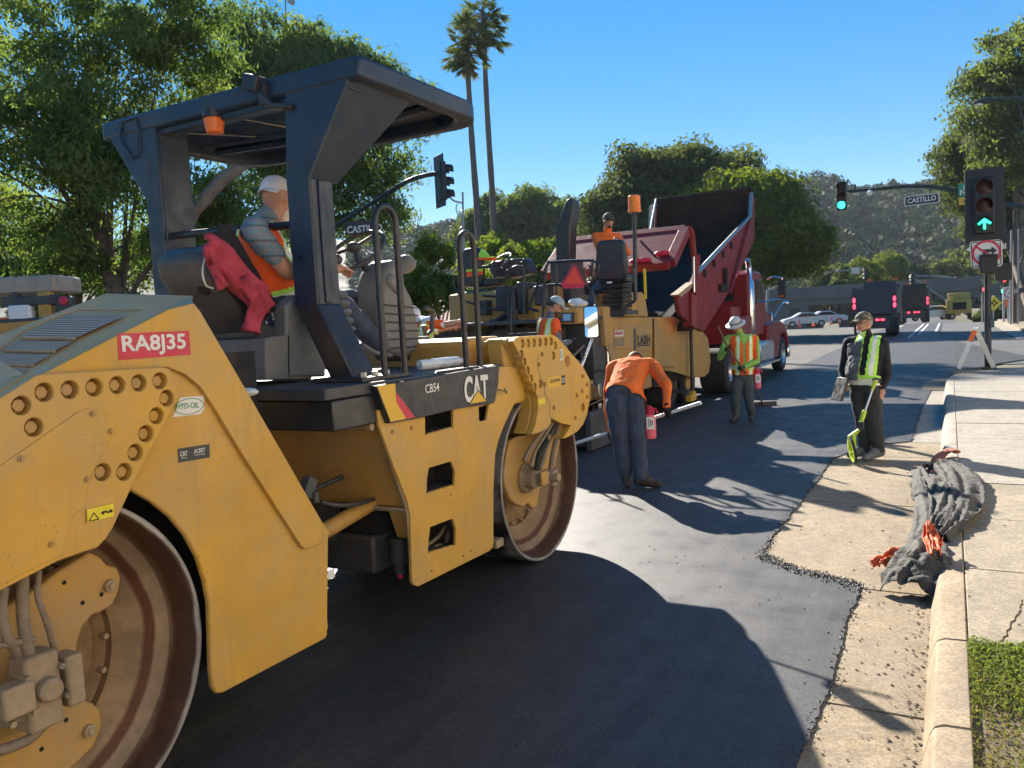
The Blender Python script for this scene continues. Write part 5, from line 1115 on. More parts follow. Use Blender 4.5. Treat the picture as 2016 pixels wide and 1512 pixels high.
# tyre / track area
for y, r in ((15.993, .46), (14.754, .46)):
    b = B(); b.lathe((XV-.12, y, r), (-1, 0, 0), [(.2, .0), (.3, -.02), (r-.05, -.02), (r, .03), (r, .28), (r-.05, .32), (.2, .3)], 32); o = b.obj('wheel', m_rub, pvr)
    b = B(); b.lathe((XV-.12, y, r), (-1, 0, 0), [(.0, .1), (.12, .08), (.2, .02), (.29, -.02), (.3, .0)], 24); b.obj('rim', m_yeld, o)
b = B(); b.lathe((XV-.2, 12.629, .75), (-1, 0, 0), [(.3, 0), (.68, -.0), (.74, .05), (.74, .45), (.68, .5), (.3, .5)], 36); o = b.obj('wheel', m_rub, pvr)
b = B(); b.bb(XV-.06, XV2+.06, 10.977, 11.508, .7, 1.75); b.obj('rear_frame', m_dgry, pvr, bev=.02)
# screed: wide dark mass behind with augers, walkway, tow arms and hoses
b = B(); b.bb(-4.426, -8.38, 10.092, 10.8, .04, .42); b.obj('screed', m_dgry, pvr, bev=.02)
b = B(); b.bb(-4.391, -4.308, 9.915, 11.213, .02, .55); b.obj('end_gate', m_dgry, pvr, bev=.01)
b = B(); b.bb(-4.485, -8.262, 9.383, 10.033, .34, .40); b.obj('screed_walkway', m_dgry, pvr, bev=.01)
b = B(); b.lathe((-4.485, 11.036, .35), (-1, 0, 0), [(.05, 0), (.05, 3.1)], 10)
for k in range(60):
    a = k*.7; p0 = Vector((-4.544-k*.05, 11.036, .35)); b.tube([p0, p0+Vector((0, .2*math.cos(a), .2*math.sin(a)))], .03, 4)
b.obj('auger', m_steel, pvr)
for x in (-4.698, -8.026):
    b = B(); b.prX([(10.269, .45), (10.269, .75), (11.331, 1.0), (14.518, .62), (14.518, .48), (11.331, .72)], x, x-.09); b.obj('tow_arm', m_dgry if x < -5 else m_yeld, pvr, bev=.02)
P = yzs(c7, [(262, 735), (300, 735), (308, 960), (275, 975)], XV)
b = B(); b.prX(P, XV+.02, XV-.1); b.obj('lift_cylinder', m_yeld, pvr, bev=.02)
a, c = oX(*c7(288, 975), XV-.04), oX(*c7(292, 1070), XV-.04); b = B(); b.cyl(a, c+Vector((0, 0, -.15)), .022, n=12); b.obj('cylinder_rod', m_chrome, pvr)
b = B(); b.bb(-4.698, -5.311, 10.174, 10.564, .43, 1.25); b.bb(-6.02, -6.964, 10.269, 10.623, .43, .95); b.obj('valve_cabinet', m_dgry, pvr, bev=.02)
b = B(); b.prX([(9.974, 1.15), (10.328, 1.15), (10.328, 1.5), (10.151, 1.55)], -4.78, -5.429); b.obj('screed_console', m_dgry, pvr, bev=.02)
rng = random.Random(5)
for k in range(14):
    x = rng.uniform(-7.554, -4.662); z = rng.uniform(.6, 1.5); y = rng.uniform(10.269, 11.213)
    b = B(); b.tube(spl([(x, y, z), (x+rng.uniform(-.3, .3), y-.15, z-rng.uniform(.05, .35)), (x+rng.uniform(-.5, .5), y-.05, z-.1), (x+rng.uniform(-.6, .6), y+.25, z+.15)], 5), rng.choice((.014, .02, .026)), 7); b.obj('hydraulic_hose', m_rub, pvr)
for k in range(9):
    b = B(); x = -4.662-.3*k; b.box((x, 10.953, .75+.25*math.sin(k*2.1)), (.18, .12, .22)); b.obj('valve_body', m_dgry if k % 3 else m_steel, pvr, bev=.015)
# averaging beam with sensor
b = B(); b.cyl(oX(*c7(787, 862), -4.485), oX(*c7(796, 1240), -4.485), .035, n=10); b.obj('sensor_mast', m_blk, pvr)
b = B(); c = oX(*c7(788, 1280), -4.32); b.box(c, (.12, .34, .12)); b.box(c+Vector((0, .12, .08)), (.1, .1, .08)); b.obj('sensor_box', m_yplain, pvr, bev=.02)
b = B(); b.bb(-4.485, -4.296, c.y-.03, c.y+.03, c.z-.2, c.z-.02); b.bb(-4.721, -4.367, c.y-.04, c.y+.04, c.z+.1, c.z+.16); b.obj('sensor_bracket', m_dgry, pvr)
# deck, rails, right seat
b = B(); b.bb(XV-.02, XV2+.05, 10.505, 12.216, 1.80, 1.86); b.obj('operator_deck', m_dgry, pvr, bev=.01)
seat_y = 11.685
def sx(px, py, Y=seat_y): return oY(*c6(px, py), Y)
st_ = [(1140, 470), (1160, 440), (1320, 430), (1342, 450), (1372, 690), (1340, 745), (1150, 745), (1122, 690)]
P = [sx(*q) for q in st_]; b = B(); b.prism(P, [q+Vector((0, .14, 0)) for q in P]); b.obj('seat_back', m_blk, pvr, bev=.035)
b = B(); a, c = sx(1150, 760), sx(1360, 700); b.bb(a.x, c.x, seat_y+.05, seat_y+.55, a.z-.02, a.z+.1); b.obj('seat_cushion', m_blk, pvr, bev=.03)
for k in range(6):
    a, c = sx(1170, 775+38*k), sx(1330, 775+38*k); b = B(); b.bb(a.x-.0, c.x, seat_y+.06, seat_y+.5, a.z-.075, a.z-.01); b.obj('seat_bellows', m_rub, pvr, bev=.02)
b = B(); b.bb(sx(1160, 1000).x, sx(1360, 1000).x, seat_y+.02, seat_y+.6, 1.86, 1.93); b.obj('seat_base', m_dgry, pvr)
b = B(); q = sx(1242, 760); b.box(q-Vector((0, .005, 0)), (.09, .006, .025)); b.obj('seat_label', m_silv, pvr)
def prail(pts, Y, r=.022, name='guard_rail'):
    b = B(); b.tube(spl([oY(*c6(*q), Y) for q in pts], 4), r, 8); return b.obj(name, m_blk, pvr)
prail([(700, 980), (630, 955), (640, 900), (765, 630), (800, 605), (1090, 592), (1112, 610), (1112, 720)], 10.859)
prail([(760, 630), (745, 790), (750, 960)], 10.859); prail([(830, 620), (835, 800), (832, 900)], 10.859); prail([(770, 780), (1060, 770), (1110, 740)], 10.859)
prail([(1050, 650), (1060, 770), (1110, 830), (1130, 920)], 10.859); prail([(1420, 650), (1440, 880), (1380, 930), (1355, 1000)], 11.449)
prail([(1130, 600), (1160, 640), (1125, 740)], 11.095)
tr = [(870, 775), (960, 628), (985, 628), (1052, 770), (1040, 800), (885, 808)]
P = [oY(*c6(*q), 10.776) for q in tr]; b = B(); b.prism(P, [q+Vector((0, .012, 0)) for q in P]); smv = b.obj('warning_triangle', m_sred, pvr)
m_smv = M('fluorescent_red', (.9, .07, .04), .5, 0, .06, 6)
P = [oY(*c6(*q), 10.771) for q in [(893, 770), (965, 650), (980, 650), (1033, 768)]]; b = B(); b.prism(P, [q+Vector((0, .004, 0)) for q in P]); b.obj('triangle_face', m_smv, smv)
# beacon mast
b = B(); b.tube([sx(1438, 900, 11.685), sx(1436, 600, 11.685), sx(1430, 205, 11.685)], .032, 10); b.obj('beacon_mast', m_blk, pvr)
q = sx(1430, 160, 11.685); b = B(); b.lathe(q-Vector((0, 0, .13)), (0, 0, 1), [(.0, 0), (.1, 0), (.1, .03), (.09, .05), (.094, .24), (.07, .26), (0, .262)], 20); b.obj('beacon', M('amber_lens', (.95, .24, .01), .25, 0, .06, 5), pvr)
b = B(); a, c = sx(1497, 655, 12.039), sx(1522, 860, 12.039); b.bb(a.x, c.x, 12.039, 12.063, c.z-.05, a.z); b.obj('depth_gauge', m_wyel, pvr)
# exhaust stack
stk = [(828, 592), (826, 350), (905, 135), (930, 112), (955, 120), (968, 190), (940, 345), (934, 592)]
P = [oY(*c6(*q), 12.511) for q in stk]; b = B(); b.prism(P, [q+Vector((0, .3, 0)) for q in P]); b.obj('exhaust_stack', m_blk, pvr, bev=.05)
b = B(); b.bb(P[0].x-.05, P[-1].x+.05, 12.393, 12.983, 1.84, P[0].z); b.obj('stack_base', m_dgry, pvr)
# console with screen
cn = [(868, 985), (885, 955), (985, 952), (1010, 1010), (1010, 1070), (985, 1080), (862, 1078)]
P = [oY(*c6(*q), 10.328) for q in cn]; b = B(); b.prism(P, [q+Vector((0, .28, 0)) for q in P]); co_ = b.obj('control_console', m_yeld, pvr, bev=.02)
P = [oY(*c6(*q), 10.316) for q in [(866, 992), (970, 990), (970, 1066), (864, 1066)]]; b = B(); b.prism(P, [q+Vector((0, .01, 0)) for q in P]); sc_ = b.obj('screen_bezel', m_blk, co_)
P = [oY(*c6(*q), 10.309) for q in [(888, 1002), (945, 1000), (945, 1052), (887, 1053)]]; b = B(); b.prism(P, [q+Vector((0, .004, 0)) for q in P]); b.obj('screen', M('lcd_blue', (.05, .12, .22), .2, 0, .05, 5, emit=(.1, .25, .45), es=.15), co_)
for k in range(4):
    for x in (877, 957):
        q = oY(*c6(x, 1005+14*k), 10.307); b = B(); b.ell(q, (.012, .004, .012), 8); b.obj('screen_button', m_gry, co_)
b = B(); b.ell(oY(*c6(985, 910), 10.623), (.12, .09, .06), 12); b.ell(oY(*c6(1010, 925), 10.623), (.14, .1, .05), 12); rg = b.obj('rag', m_whsh, None); tag(rg, 'white rag lying on the paver deck below the red triangle', 'rag')
b = B(); q = oY(*c6(740, 860), 10.977); b.box(q, (.24, .25, .3)); b.obj('switch_box', m_blk, pvr, bev=.03)
# left station
ly = 11.685
def lx(px, py, Y=ly): return oY(*c6(px, py), Y)
P = [lx(*q) for q in [(95, 560), (130, 500), (235, 490), (255, 540), (262, 780), (110, 800), (70, 760)]]; b = B(); b.prism(P, [q+Vector((0, .16, 0)) for q in P]); b.obj('seat_back', m_blk, pvr, bev=.04)
a, c = lx(100, 800), lx(330, 750); b = B(); b.bb(a.x, c.x, ly+.05, ly+.55, a.z, a.z+.12); b.obj('seat_cushion', m_blk, pvr, bev=.03)
b = B(); a, c = lx(140, 820), lx(300, 1000); b.bb(a.x, c.x, ly, ly+.5, 1.86, a.z); b.obj('seat_pedestal', m_dgry, pvr, bev=.03)
P = [lx(*q, 12.275) for q in [(330, 650), (350, 600), (470, 580), (600, 575), (635, 690), (480, 730), (350, 720)]]; b = B(); b.prism(P, [q+Vector((0, .3, 0)) for q in P]); b.obj('dash_console', m_blk, pvr, bev=.03)
c = lx(405, 602, 12.098); b = B(); a1 = Vector((.9, .1, .35)).normalized(); a2 = Vector((-.2, .75, .5)).normalized()
b.tube([c+a1*(.22*math.cos(t_))+a2*(.22*math.sin(t_)) for t_ in np.linspace(0, 2*math.pi, 33)], .018, 8); b.tube([c-a1*.2, c, c+a1*.2], .012, 6); b.obj('steering_wheel', m_dgry, pvr)
for pts in ([(440, 745), (500, 650), (560, 640), (585, 680), (590, 1000)], [(470, 1160), (470, 880), (490, 862), (515, 880), (520, 1160)], [(60, 700), (50, 760), (90, 850), (130, 900)], [(270, 640), (330, 650), (380, 760)], [(270, 860), (420, 880), (500, 975)], [(130, 900), (320, 960), (500, 975)]):
    b = B(); b.tube(spl([oY(*c6(*q), 10.859) for q in pts], 4), .02, 8); b.obj('guard_rail', m_blk, pvr)
for i, q in enumerate([(250, 900, 320, 1010), (380, 800, 520, 960), (330, 1040, 520, 1150), (540, 760, 600, 1000)]):
    a, c = oY(*c6(q[0], q[1]), 11.213), oY(*c6(q[2], q[3]), 11.213); b = B(); b.bb(a.x, c.x, 11.154, 11.685, c.z, a.z); b.obj('control_box', m_blk if i % 2 else m_dgry, pvr, bev=.02)
b = B(); b.tube([oY(*c6(280, 1180), 10.977), oY(*c6(400, 1040), 10.977), oY(*c6(520, 960), 10.977)], .05, 8); b.obj('boarding_ladder', m_blk, pvr)
rng = random.Random(12)
for k in range(12):                                   # levers with round knobs on both stations
    px = rng.uniform(330, 620) if k < 8 else rng.uniform(1080, 1130); q = oY(*c6(px, rng.uniform(690, 760)), 11.4); e = q+Vector((rng.uniform(-.06, .06), rng.uniform(-.08, .02), rng.uniform(.12, .25)))
    b = B(); b.tube([q, e], .009, 5); b.ell(e, (.022, .022, .026), 8); b.obj('control_lever', m_blk, pvr)
for k in range(22):                                   # looms, cables and hoses across the rear of the tractor
    x = rng.uniform(-7.3, -4.7); z = rng.uniform(.7, 1.75); y = rng.uniform(10.3, 10.9); L = rng.uniform(.3, .9)
    b = B(); b.tube(spl([(x, y, z), (x+L*.3, y-.2, z-rng.uniform(.1, .3)), (x+L*.7, y-.15, z-rng.uniform(0, .25)), (x+L, y+.1, z+rng.uniform(-.1, .2))], 5), rng.choice((.01, .016, .024)), 6); b.obj('cable_loom', rng.choice((m_rub, m_rub, m_hose, m_steel)), pvr)
for k in range(14):
    x = rng.uniform(-7.3, -4.75); z = rng.uniform(.75, 1.7); b = B(); b.box((x, 10.86, z), (rng.uniform(.08, .3), .14, rng.uniform(.08, .3))); b.obj('junction_box', rng.choice((m_dgry, m_yeld, m_blk)), pvr, bev=.012)
for k in range(5):
    b = B(); b.bb(-4.95, -5.45, 9.75, 9.95, .45+.3*k, .48+.3*k); b.obj('ladder_rung', m_dgry, pvr)
for x in (-4.95, -5.45): b = B(); b.tube([(x, 9.85, .35), (x, 9.9, 1.9), (x, 10.0, 2.3)], .02, 6); b.obj('ladder_rail', m_blk, pvr)
vt = thing('safety_vest', 'orange and lime safety vest hung over the left paver seat', 'vest', lx(200, 780)); vt['label'] = 'orange and lime safety vest hung over the empty paver seat'
P = [lx(*q, ly-.02) for q in [(240, 540), (256, 510), (290, 520), (330, 580), (240, 585)]]
b = B(); b.prism(P, [q+Vector((0, .06, 0)) for q in P]); b.obj('vest_shoulder', m_vlime, vt, bev=.01)
P = [lx(*q, ly-.03) for q in [(235, 570), (335, 570), (335, 590), (235, 590)]]; b = B(); b.prism(P, [q+Vector((0, .2, 0)) for q in P]); b.obj('vest_trim', m_vor, vt)
P = [lx(*q, ly-.03) for q in [(145, 660), (268, 655), (272, 700), (150, 720)]]; b = B(); b.prism(P, [q+Vector((0, .03, 0)) for q in P]); b.obj('vest_hem', m_vor, vt, bev=.01)
P = [lx(*q, ly-.035) for q in [(145, 662), (268, 657), (268, 672), (145, 678)]]; b = B(); b.prism(P, [q+Vector((0, .03, 0)) for q in P]); b.obj('vest_tape', m_vlime, vt)

# ------------------------------------------------------------------ red dump truck, bed raised over the hopper
trk = thing('dump_truck', 'red dump truck with raised bed emptying asphalt into the paver', 'truck', (-5.4, 18, 0))
XW, XW2 = -4.2, -6.62
wallpx = [(1145, 48), (1166, 90), (1165, 340), (1120, 440), (1010, 660), (865, 885), (820, 862), (730, 792), (705, 665), (800, 590), (820, 550), (1140, 205)]
W1 = yzs(c7, wallpx, XW)
for x0, x1 in ((XW, XW-.07), (XW2, XW2+.07)):
    b = B(); b.prX(W1, x0, x1); wo = b.obj('bed_side', [m_redd], trk, bev=.015)
# floor: from lower rear to front
fl0, fl1 = Vector((0, 14.9, 1.62)), Vector((0, 20.15, 3.5))
dn = Vector((0, fl1.z-fl0.z, -(fl1.y-fl0.y))).normalized()
b = B(); b.prism([(XW-.08, fl0.y, fl0.z), (XW-.08, fl1.y, fl1.z), (XW-.08, fl1.y-dn.y*.1*-1, fl1.z-.12), (XW-.08, fl0.y, fl0.z-.12)], [(XW2+.08, fl0.y, fl0.z), (XW2+.08, fl1.y, fl1.z), (XW2+.08, fl1.y+.05, fl1.z-.12), (XW2+.08, fl0.y, fl0.z-.12)]); b.obj('bed_floor', m_boxin, trk)
b = B(); b.prX([(20.0, 4.72), (20.35, 3.45), (20.42, 3.45), (20.1, 4.74)], XW-.08, XW2+.08); b.obj('bed_headboard', m_boxin, trk)
b = B(); b.bb(XW+.03, XW2-.03, 19.95, 20.12, 4.72, 4.82); b.obj('headboard_rail', m_boxin, trk, bev=.02)
for x in (XW-.072, XW2+.072+.02):
    b = B(); b.prX(W1, x, x-.018); b.obj('bed_liner', m_boxin, trk)
# bright worn top rails
b = B(); a, c, d_ = oX(*c7(818, 552), XW), oX(*c7(1138, 208), XW), oX(*c7(1146, 60), XW)
b.tube([a+Vector((.0, 0, .03)), c+Vector((.0, 0, .03)), d_+Vector((.0, 0, .0))], .045, 8); b.obj('bed_top_rail', m_steel, trk)
b = B(); b.tube([oX(*c7(1140, 215), XW+.05), oX(*c7(1020, 660), XW+.05)], .03, 8); b.obj('bed_rib', m_redd, trk)
for q in [(1025, 372), (978, 425), (922, 482), (868, 540)]:
    c = oX(*c7(*q), XW+.01); b = B(); b.box(c, (.06, .1, .14)); b.obj('rail_bracket', m_boxin, trk)
b = B(); c = oX(*c7(1050, 552), XW+.03); b.ell(c, (.04, .1, .06), 10); b.obj('marker_light', m_orng, trk)
b = B(); b.bb(XW+.06, XW+.005, 16.6, 17.2, 2.25, 2.4); b.bb(XW+.06, XW+.005, 17.0, 17.2, 2.4, 2.75); b.obj('tarp_arm_pivot', m_boxin, trk)
# rear corner post with chrome tarp rod
b = B(); a, c = oX(*c7(800, 430), XW+.05), oX(*c7(800, 870), XW+.05); b.cyl(a+Vector((0, .3, 0)), oX(*c7(802, 660), XW+.06), .06, n=10); b.obj('gate_pivot', m_redd, trk)
b = B(); b.cyl(oX(*c7(803, 440), -4.12), oX(*c7(806, 655), -4.12), .02, n=10); b.obj('chrome_rod', m_chrome, trk)
b = B(); b.prX(yzs(c7, [(790, 655), (818, 655), (820, 870), (790, 850)], -4.15), -4.14, -4.3); b.obj('corner_post', m_red, trk, bev=.01)
b = B(); b.prX(yzs(c7, [(705, 665), (800, 590), (795, 620), (728, 680)], -4.17), -4.16, -4.3); b.obj('rear_lip', m_tan, trk)
# swung tailgate
def gp(px, py, X): return oX(*c7(px, py), X)
g = [Vector((-4.22, 14.42, 3.36)), Vector((-6.62, 14.42, 3.36)), Vector((-6.62, 13.45, 2.72)), Vector((-4.22, 13.45, 2.72))]
nrm = (g[1]-g[0]).cross(g[3]-g[0]).normalized()
b = B(); b.prism(g, [q+nrm*.05 for q in g]); gate = b.obj('tailgate', m_redd, trk)
for i, (a, c) in enumerate(((g[0], g[1]), (g[2], g[3]), (g[0], g[3]), (g[1], g[2]))):
    d = (c-a).normalized(); s_ = nrm.cross(d); b = B(); w = .09
    b.prism([a-s_*w-nrm*.09, a+s_*w-nrm*.09, a+s_*w+nrm*.06, a-s_*w+nrm*.06], [c-s_*w-nrm*.09, c+s_*w-nrm*.09, c+s_*w+nrm*.06, c-s_*w+nrm*.06]); b.obj('gate_frame', m_redd, gate, bev=.01)
for x in (-4.95, -5.7):
    a, c = Vector((x, 14.42, 3.36)), Vector((x, 13.45, 2.72)); s_ = Vector((1, 0, 0)); b = B(); b.prism([a-s_*.06-nrm*.1, a+s_*.06-nrm*.1, a+s_*.06, a-s_*.06], [c-s_*.06-nrm*.1, c+s_*.06-nrm*.1, c+s_*.06, c-s_*.06]); b.obj('gate_rib', m_redd, gate, bev=.01)
for q in [(470, 490), (515, 487), (620, 445)]:
    d = ray(*c7(*q)); t_ = (g[0]-CAM).dot(nrm)/d.dot(nrm); c = CAM+d*t_-nrm*.09*(1 if d.dot(nrm) > 0 else -1)
    b = B(); b.ell(c, (.14, .05, .05), 12); b.obj('tail_light', m_sred, gate)
b = B(); b.tube([(-4.16, 14.42, 3.4), (-4.14, 14.55, 3.3), (-4.14, 14.75, 2.5)], .06, 8); b.obj('gate_arm', m_redd, trk)
b = B(); b.tube([(-6.66, 14.42, 3.4), (-6.68, 14.75, 2.5)], .06, 8); b.obj('gate_arm', m_redd, trk)
b = B(); b.tube([(-6.55, 19.9, 4.8), (-5.0, 14.6, 3.2), (-4.95, 14.0, 3.2)], .02, 6); b.tube([oY(*c7(545, 300), 19), oY(*c7(550, 145), 19), oY(*c7(580, 130), 19.8)], .05, 8); b.obj('tarp_bow', m_steel, trk)
# asphalt sliding out
b = B(); vs = []; fs = []
for j in range(22):
    for i in range(20):
        u = i/19*2-1; w = j/21; x = -5.85+u*1.12; y = 13.4+w*4.0
        z = .95+.25+w*1.15+.35*(1-u*u)*(1-.5*w)+.16*mnoise.noise(Vector((x*2, y*2, 0)))+.07*mnoise.noise(Vector((x*6, y*6, 5)))
        z = max(z, fl0.z+(y-fl0.y)*.358+.02+.2*(1-w)) if y > fl0.y else z
        vs.append((x, y, z))
for j in range(21):
    for i in range(19): a = j*20+i; fs.append((a, a+1, a+21, a+20))
sl = mesh_obj('asphalt_slide', vs, fs, m_hot); tag(sl, 'black asphalt sliding out of the raised truck bed', 'asphalt')
# chassis
b = B(); b.bb(-4.9, -5.2, 14.9, 24.5, .75, 1.0); b.bb(-5.6, -5.9, 14.9, 24.5, .75, 1.0); b.obj('chassis_rail', m_dgry, trk)
def tw(par, x, y, r=.51, w=.28, n=32, dual=False, rimmat=None, label=None):
    b = B(); ww = w*2+.05 if dual else w
    b.lathe((x, y, r), (-1, 0, 0), [(.27, .03), (.3, .0), (r-.04, .0), (r, .05), (r, ww-.05), (r-.04, ww), (.27, ww)], n); o = b.obj('tyre', m_rub, par)
    b = B(); b.lathe((x, y, r), (-1, 0, 0), [(.0, .1 if dual else .02), (.1, .09 if dual else .01), (.11, .12), (.2, .13), (.26, .03), (.3, -.005), (.305, .02)], 24)
    for k in range(10): a = 2*math.pi*k/10; b.cyl((x+.0-.12, y+.15*math.cos(a), r+.15*math.sin(a)), (x-.08, y+.15*math.cos(a), r+.15*math.sin(a)), .015, n=6)
    b.obj('rim', rimmat or m_alu, o); return o
for y in (17.95, 19.3):
    tw(trk, -4.3, y, dual=True); tw(trk, -6.5+.62, y, dual=True)
tw(trk, -4.35, 24.55); tw(trk, -6.2, 24.55)
for y in (17.95, 19.3, 24.55):
    b = B(); b.cyl((-4.5, y, .51), (-6.4, y, .51), .09, n=10); b.obj('axle', m_dgry, trk)
# cab and hood
b = B(); b.prX([(20.5, 1.15), (20.5, 2.72), (20.7, 2.85), (22.0, 2.85), (22.55, 2.05), (22.55, 1.15)], -4.42, -6.4); cab = b.obj('cab', m_red, trk, bev=.06)
b = B(); b.prX([(21.25, 2.0), (21.25, 2.62), (21.95, 2.62), (22.32, 2.05)], -4.40, -4.45); b.obj('side_window', m_glass, cab, bev=.01)
b = B(); b.bb(-4.8, -6.0, 20.485, 20.51, 2.1, 2.6); b.obj('rear_window', m_glass, cab)
b = B(); b.bb(-4.6, -6.2, 19.3, 20.45, 1.05, 1.95); b.bb(-4.35, -6.4, 19.25, 20.42, 1.2, 1.7); b.obj('cab_guard', m_red, trk, bev=.03)
b = B(); b.prX([(22.56, .95), (22.56, 2.0), (24.6, 1.78), (25.1, 1.6), (25.15, .7), (24.9, .7)], -4.75, -6.05); b.obj('engine_hood', m_red, trk, bev=.08)
fen = [(22.3, 1.42), (23.2, 1.5), (24.2, 1.5), (24.9, 1.36), (25.35, 1.0), (25.4, .62), (25.28, .62), (25.15, .85), (24.95, 1.08), (24.55, 1.15), (24.1, 1.05), (23.85, .8), (23.72, .45), (22.5, .45), (22.3, .8)]
for x0, x1 in ((-4.32, -4.76), (-6.04, -6.5)):
    b = B(); b.prX(fen, x0, x1); b.obj('fender', m_red, trk, bev=.06)
b = B(); b.bb(-4.75, -6.05, 25.16, 25.24, .75, 1.75); b.obj('radiator_grille', m_chrome, trk, bev=.02)
b = B(); b.bb(-4.3, -6.5, 25.3, 25.5, .35, .7); b.obj('bumper', m_chrome, trk, bev=.05)
b = B(); b.bb(-4.28, -4.9, 21.0, 22.9, .42, 1.02); b.obj('fuel_tank', m_alu, trk, bev=.1)
b = B(); b.bb(-4.26, -4.6, 20.9, 23.6, .36, .42); b.obj('step', m_alu, trk, bev=.01)
b = B(); b.bb(-4.35, -4.8, 19.75, 20.6, .55, 1.1); b.obj('tool_box', m_dgry, trk, bev=.02)
for x in (-4.45, -6.45):
    b = B(); b.lathe((x, 20.7, 1.2), (0, 0, 1), [(.07, 0), (.115, .1), (.115, 1.35), (.07, 1.42), (.068, 1.75)], 16); b.tube([(x, 20.7, 2.9), (x, 20.66, 3.02), (x, 20.55, 3.1)], .068, 10); b.obj('exhaust_pipe', m_chrome, trk)
# mirrors
b = B(); b.tube([oX(*c7(1240, 575), -4.4), (-4.25, 22.6, 2.72), (-4.0, 22.7, 2.68), (-4.0, 22.7, 2.2)], .022, 8); b.tube([(-4.42, 22.3, 2.05), (-4.0, 22.7, 2.12)], .02, 8); b.obj('mirror_bracket', m_chrome, trk)
b = B(); b.bb(-3.9, -4.12, 22.64, 22.74, 2.1, 2.62); o = b.obj('side_mirror', m_blk, trk, bev=.03)
b = B(); b.bb(-3.95, -4.08, 22.63, 22.642, 2.16, 2.2); b.obj('mirror_marker', m_orng, o)
b = B(); c = Vector((-4.25, 24.6, 2.0)); b.tube([(-4.55, 24.3, 1.6), (-4.35, 24.5, 1.95), c], .014, 6); b.ell(c, (.1, .07, .09), 12); b.obj('hood_mirror', m_chrome, trk)
# ------------------------------------------------------------------ vegetation
def leafmat(name, cols, trans=.35, tcol=None):
    m, t, p = newmat(name); at = t.nodes.new('ShaderNodeAttribute'); at.attribute_name = 'lv'
    n = len(cols); c = ramp(t, at.outputs['Fac'], [(i/(n-1), q) for i, q in enumerate(cols)])
    t.links.new(c, p.inputs['Base Color']); p.inputs['Roughness'].default_value = .75; p.inputs['Specular IOR Level'].default_value = .12
    tr = t.nodes.new('ShaderNodeBsdfTranslucent'); mx_ = t.nodes.new('ShaderNodeMixShader'); mx_.inputs[0].default_value = trans
    tc = mix(t, 1.0, c, tcol or (1.7, 1.75, .7), 'MULTIPLY'); t.links.new(tc, tr.inputs['Color'])
    t.links.new(p.outputs[0], mx_.inputs[1]); t.links.new(tr.outputs[0], mx_.inputs[2]); t.links.new(mx_.outputs[0], t.nodes['Material Output'].inputs['Surface'])
    return m
m_leafA = leafmat('feathery_leaves', [(.034, .06, .03), (.058, .092, .037), (.095, .13, .05), (.165, .18, .065)], .56, (1.9, 2.05, .85))
m_leafB = leafmat('dark_oak_leaves', [(.045, .064, .032), (.072, .094, .042), (.11, .125, .058)], .45)
m_leafC = leafmat('bright_leaves', [(.05, .08, .016), (.095, .13, .022), (.15, .18, .035)], .42)
m_leafD = leafmat('eucalyptus_leaves', [(.06, .085, .036), (.095, .125, .05), (.14, .16, .07)], .5)
m_leafE = leafmat('shrub_leaves', [(.05, .08, .012), (.10, .14, .02), (.17, .20, .04)], .45)
m_leafH = leafmat('chaparral', [(.03, .048, .026), (.042, .062, .032), (.06, .08, .042), (.085, .098, .056)], .1)
m_bark = M('bark', (.13, .095, .07), .9, 0, .35, 9, .6, 25); m_bark2 = M('pale_bark', (.26, .2, .16), .9, 0, .35, 5, .5, 25)
m_palmbark = M('palm_bark', (.15, .115, .09), .9, 0, .3, 14, .6, 30)
def leaf_mesh(name, C, Dv, L, Wd, lv, mat, parent, kind=None, Nv=None):
    """diamond leaves: centres C, directions Dv (unit), length L, width Wd"""
    n = len(C); rs = np.random.RandomState(n % 9973)
    if Nv is not None:
        Nv = Nv/(np.linalg.norm(Nv, axis=1)[:, None]+1e-9); Dv = Dv-Nv*(Dv*Nv).sum(1)[:, None]; Dv /= np.linalg.norm(Dv, axis=1)[:, None]+1e-9
    S = np.cross(Dv, rs.normal(size=(n, 3)) if Nv is None else Nv); S /= np.linalg.norm(S, axis=1)[:, None]+1e-9
    o3 = off(parent); C = C-np.array(o3)
    V = np.empty((n, 4, 3)); L = np.broadcast_to(L, (n,))[:, None]; Wd = np.broadcast_to(Wd, (n,))[:, None]
    V[:, 0] = C-Dv*L*.5; V[:, 1] = C+S*Wd*.5; V[:, 2] = C+Dv*L*.5; V[:, 3] = C-S*Wd*.5
    me = bpy.data.meshes.new(name); me.vertices.add(n*4); me.vertices.foreach_set('co', V.reshape(-1))
    me.loops.add(n*4); me.loops.foreach_set('vertex_index', np.arange(n*4, dtype=np.int32)); me.polygons.add(n); me.polygons.foreach_set('loop_start', np.arange(0, n*4, 4, dtype=np.int32)); me.polygons.foreach_set('loop_total', np.full(n, 4, dtype=np.int32))
    me.materials.append(mat); a = me.attributes.new('lv', 'FLOAT', 'POINT'); a.data.foreach_set('value', np.repeat(lv, 4).astype(np.float32)); me.update(); me.validate()
    o = link(name, me, parent)
    if kind: o['kind'] = kind
    return o
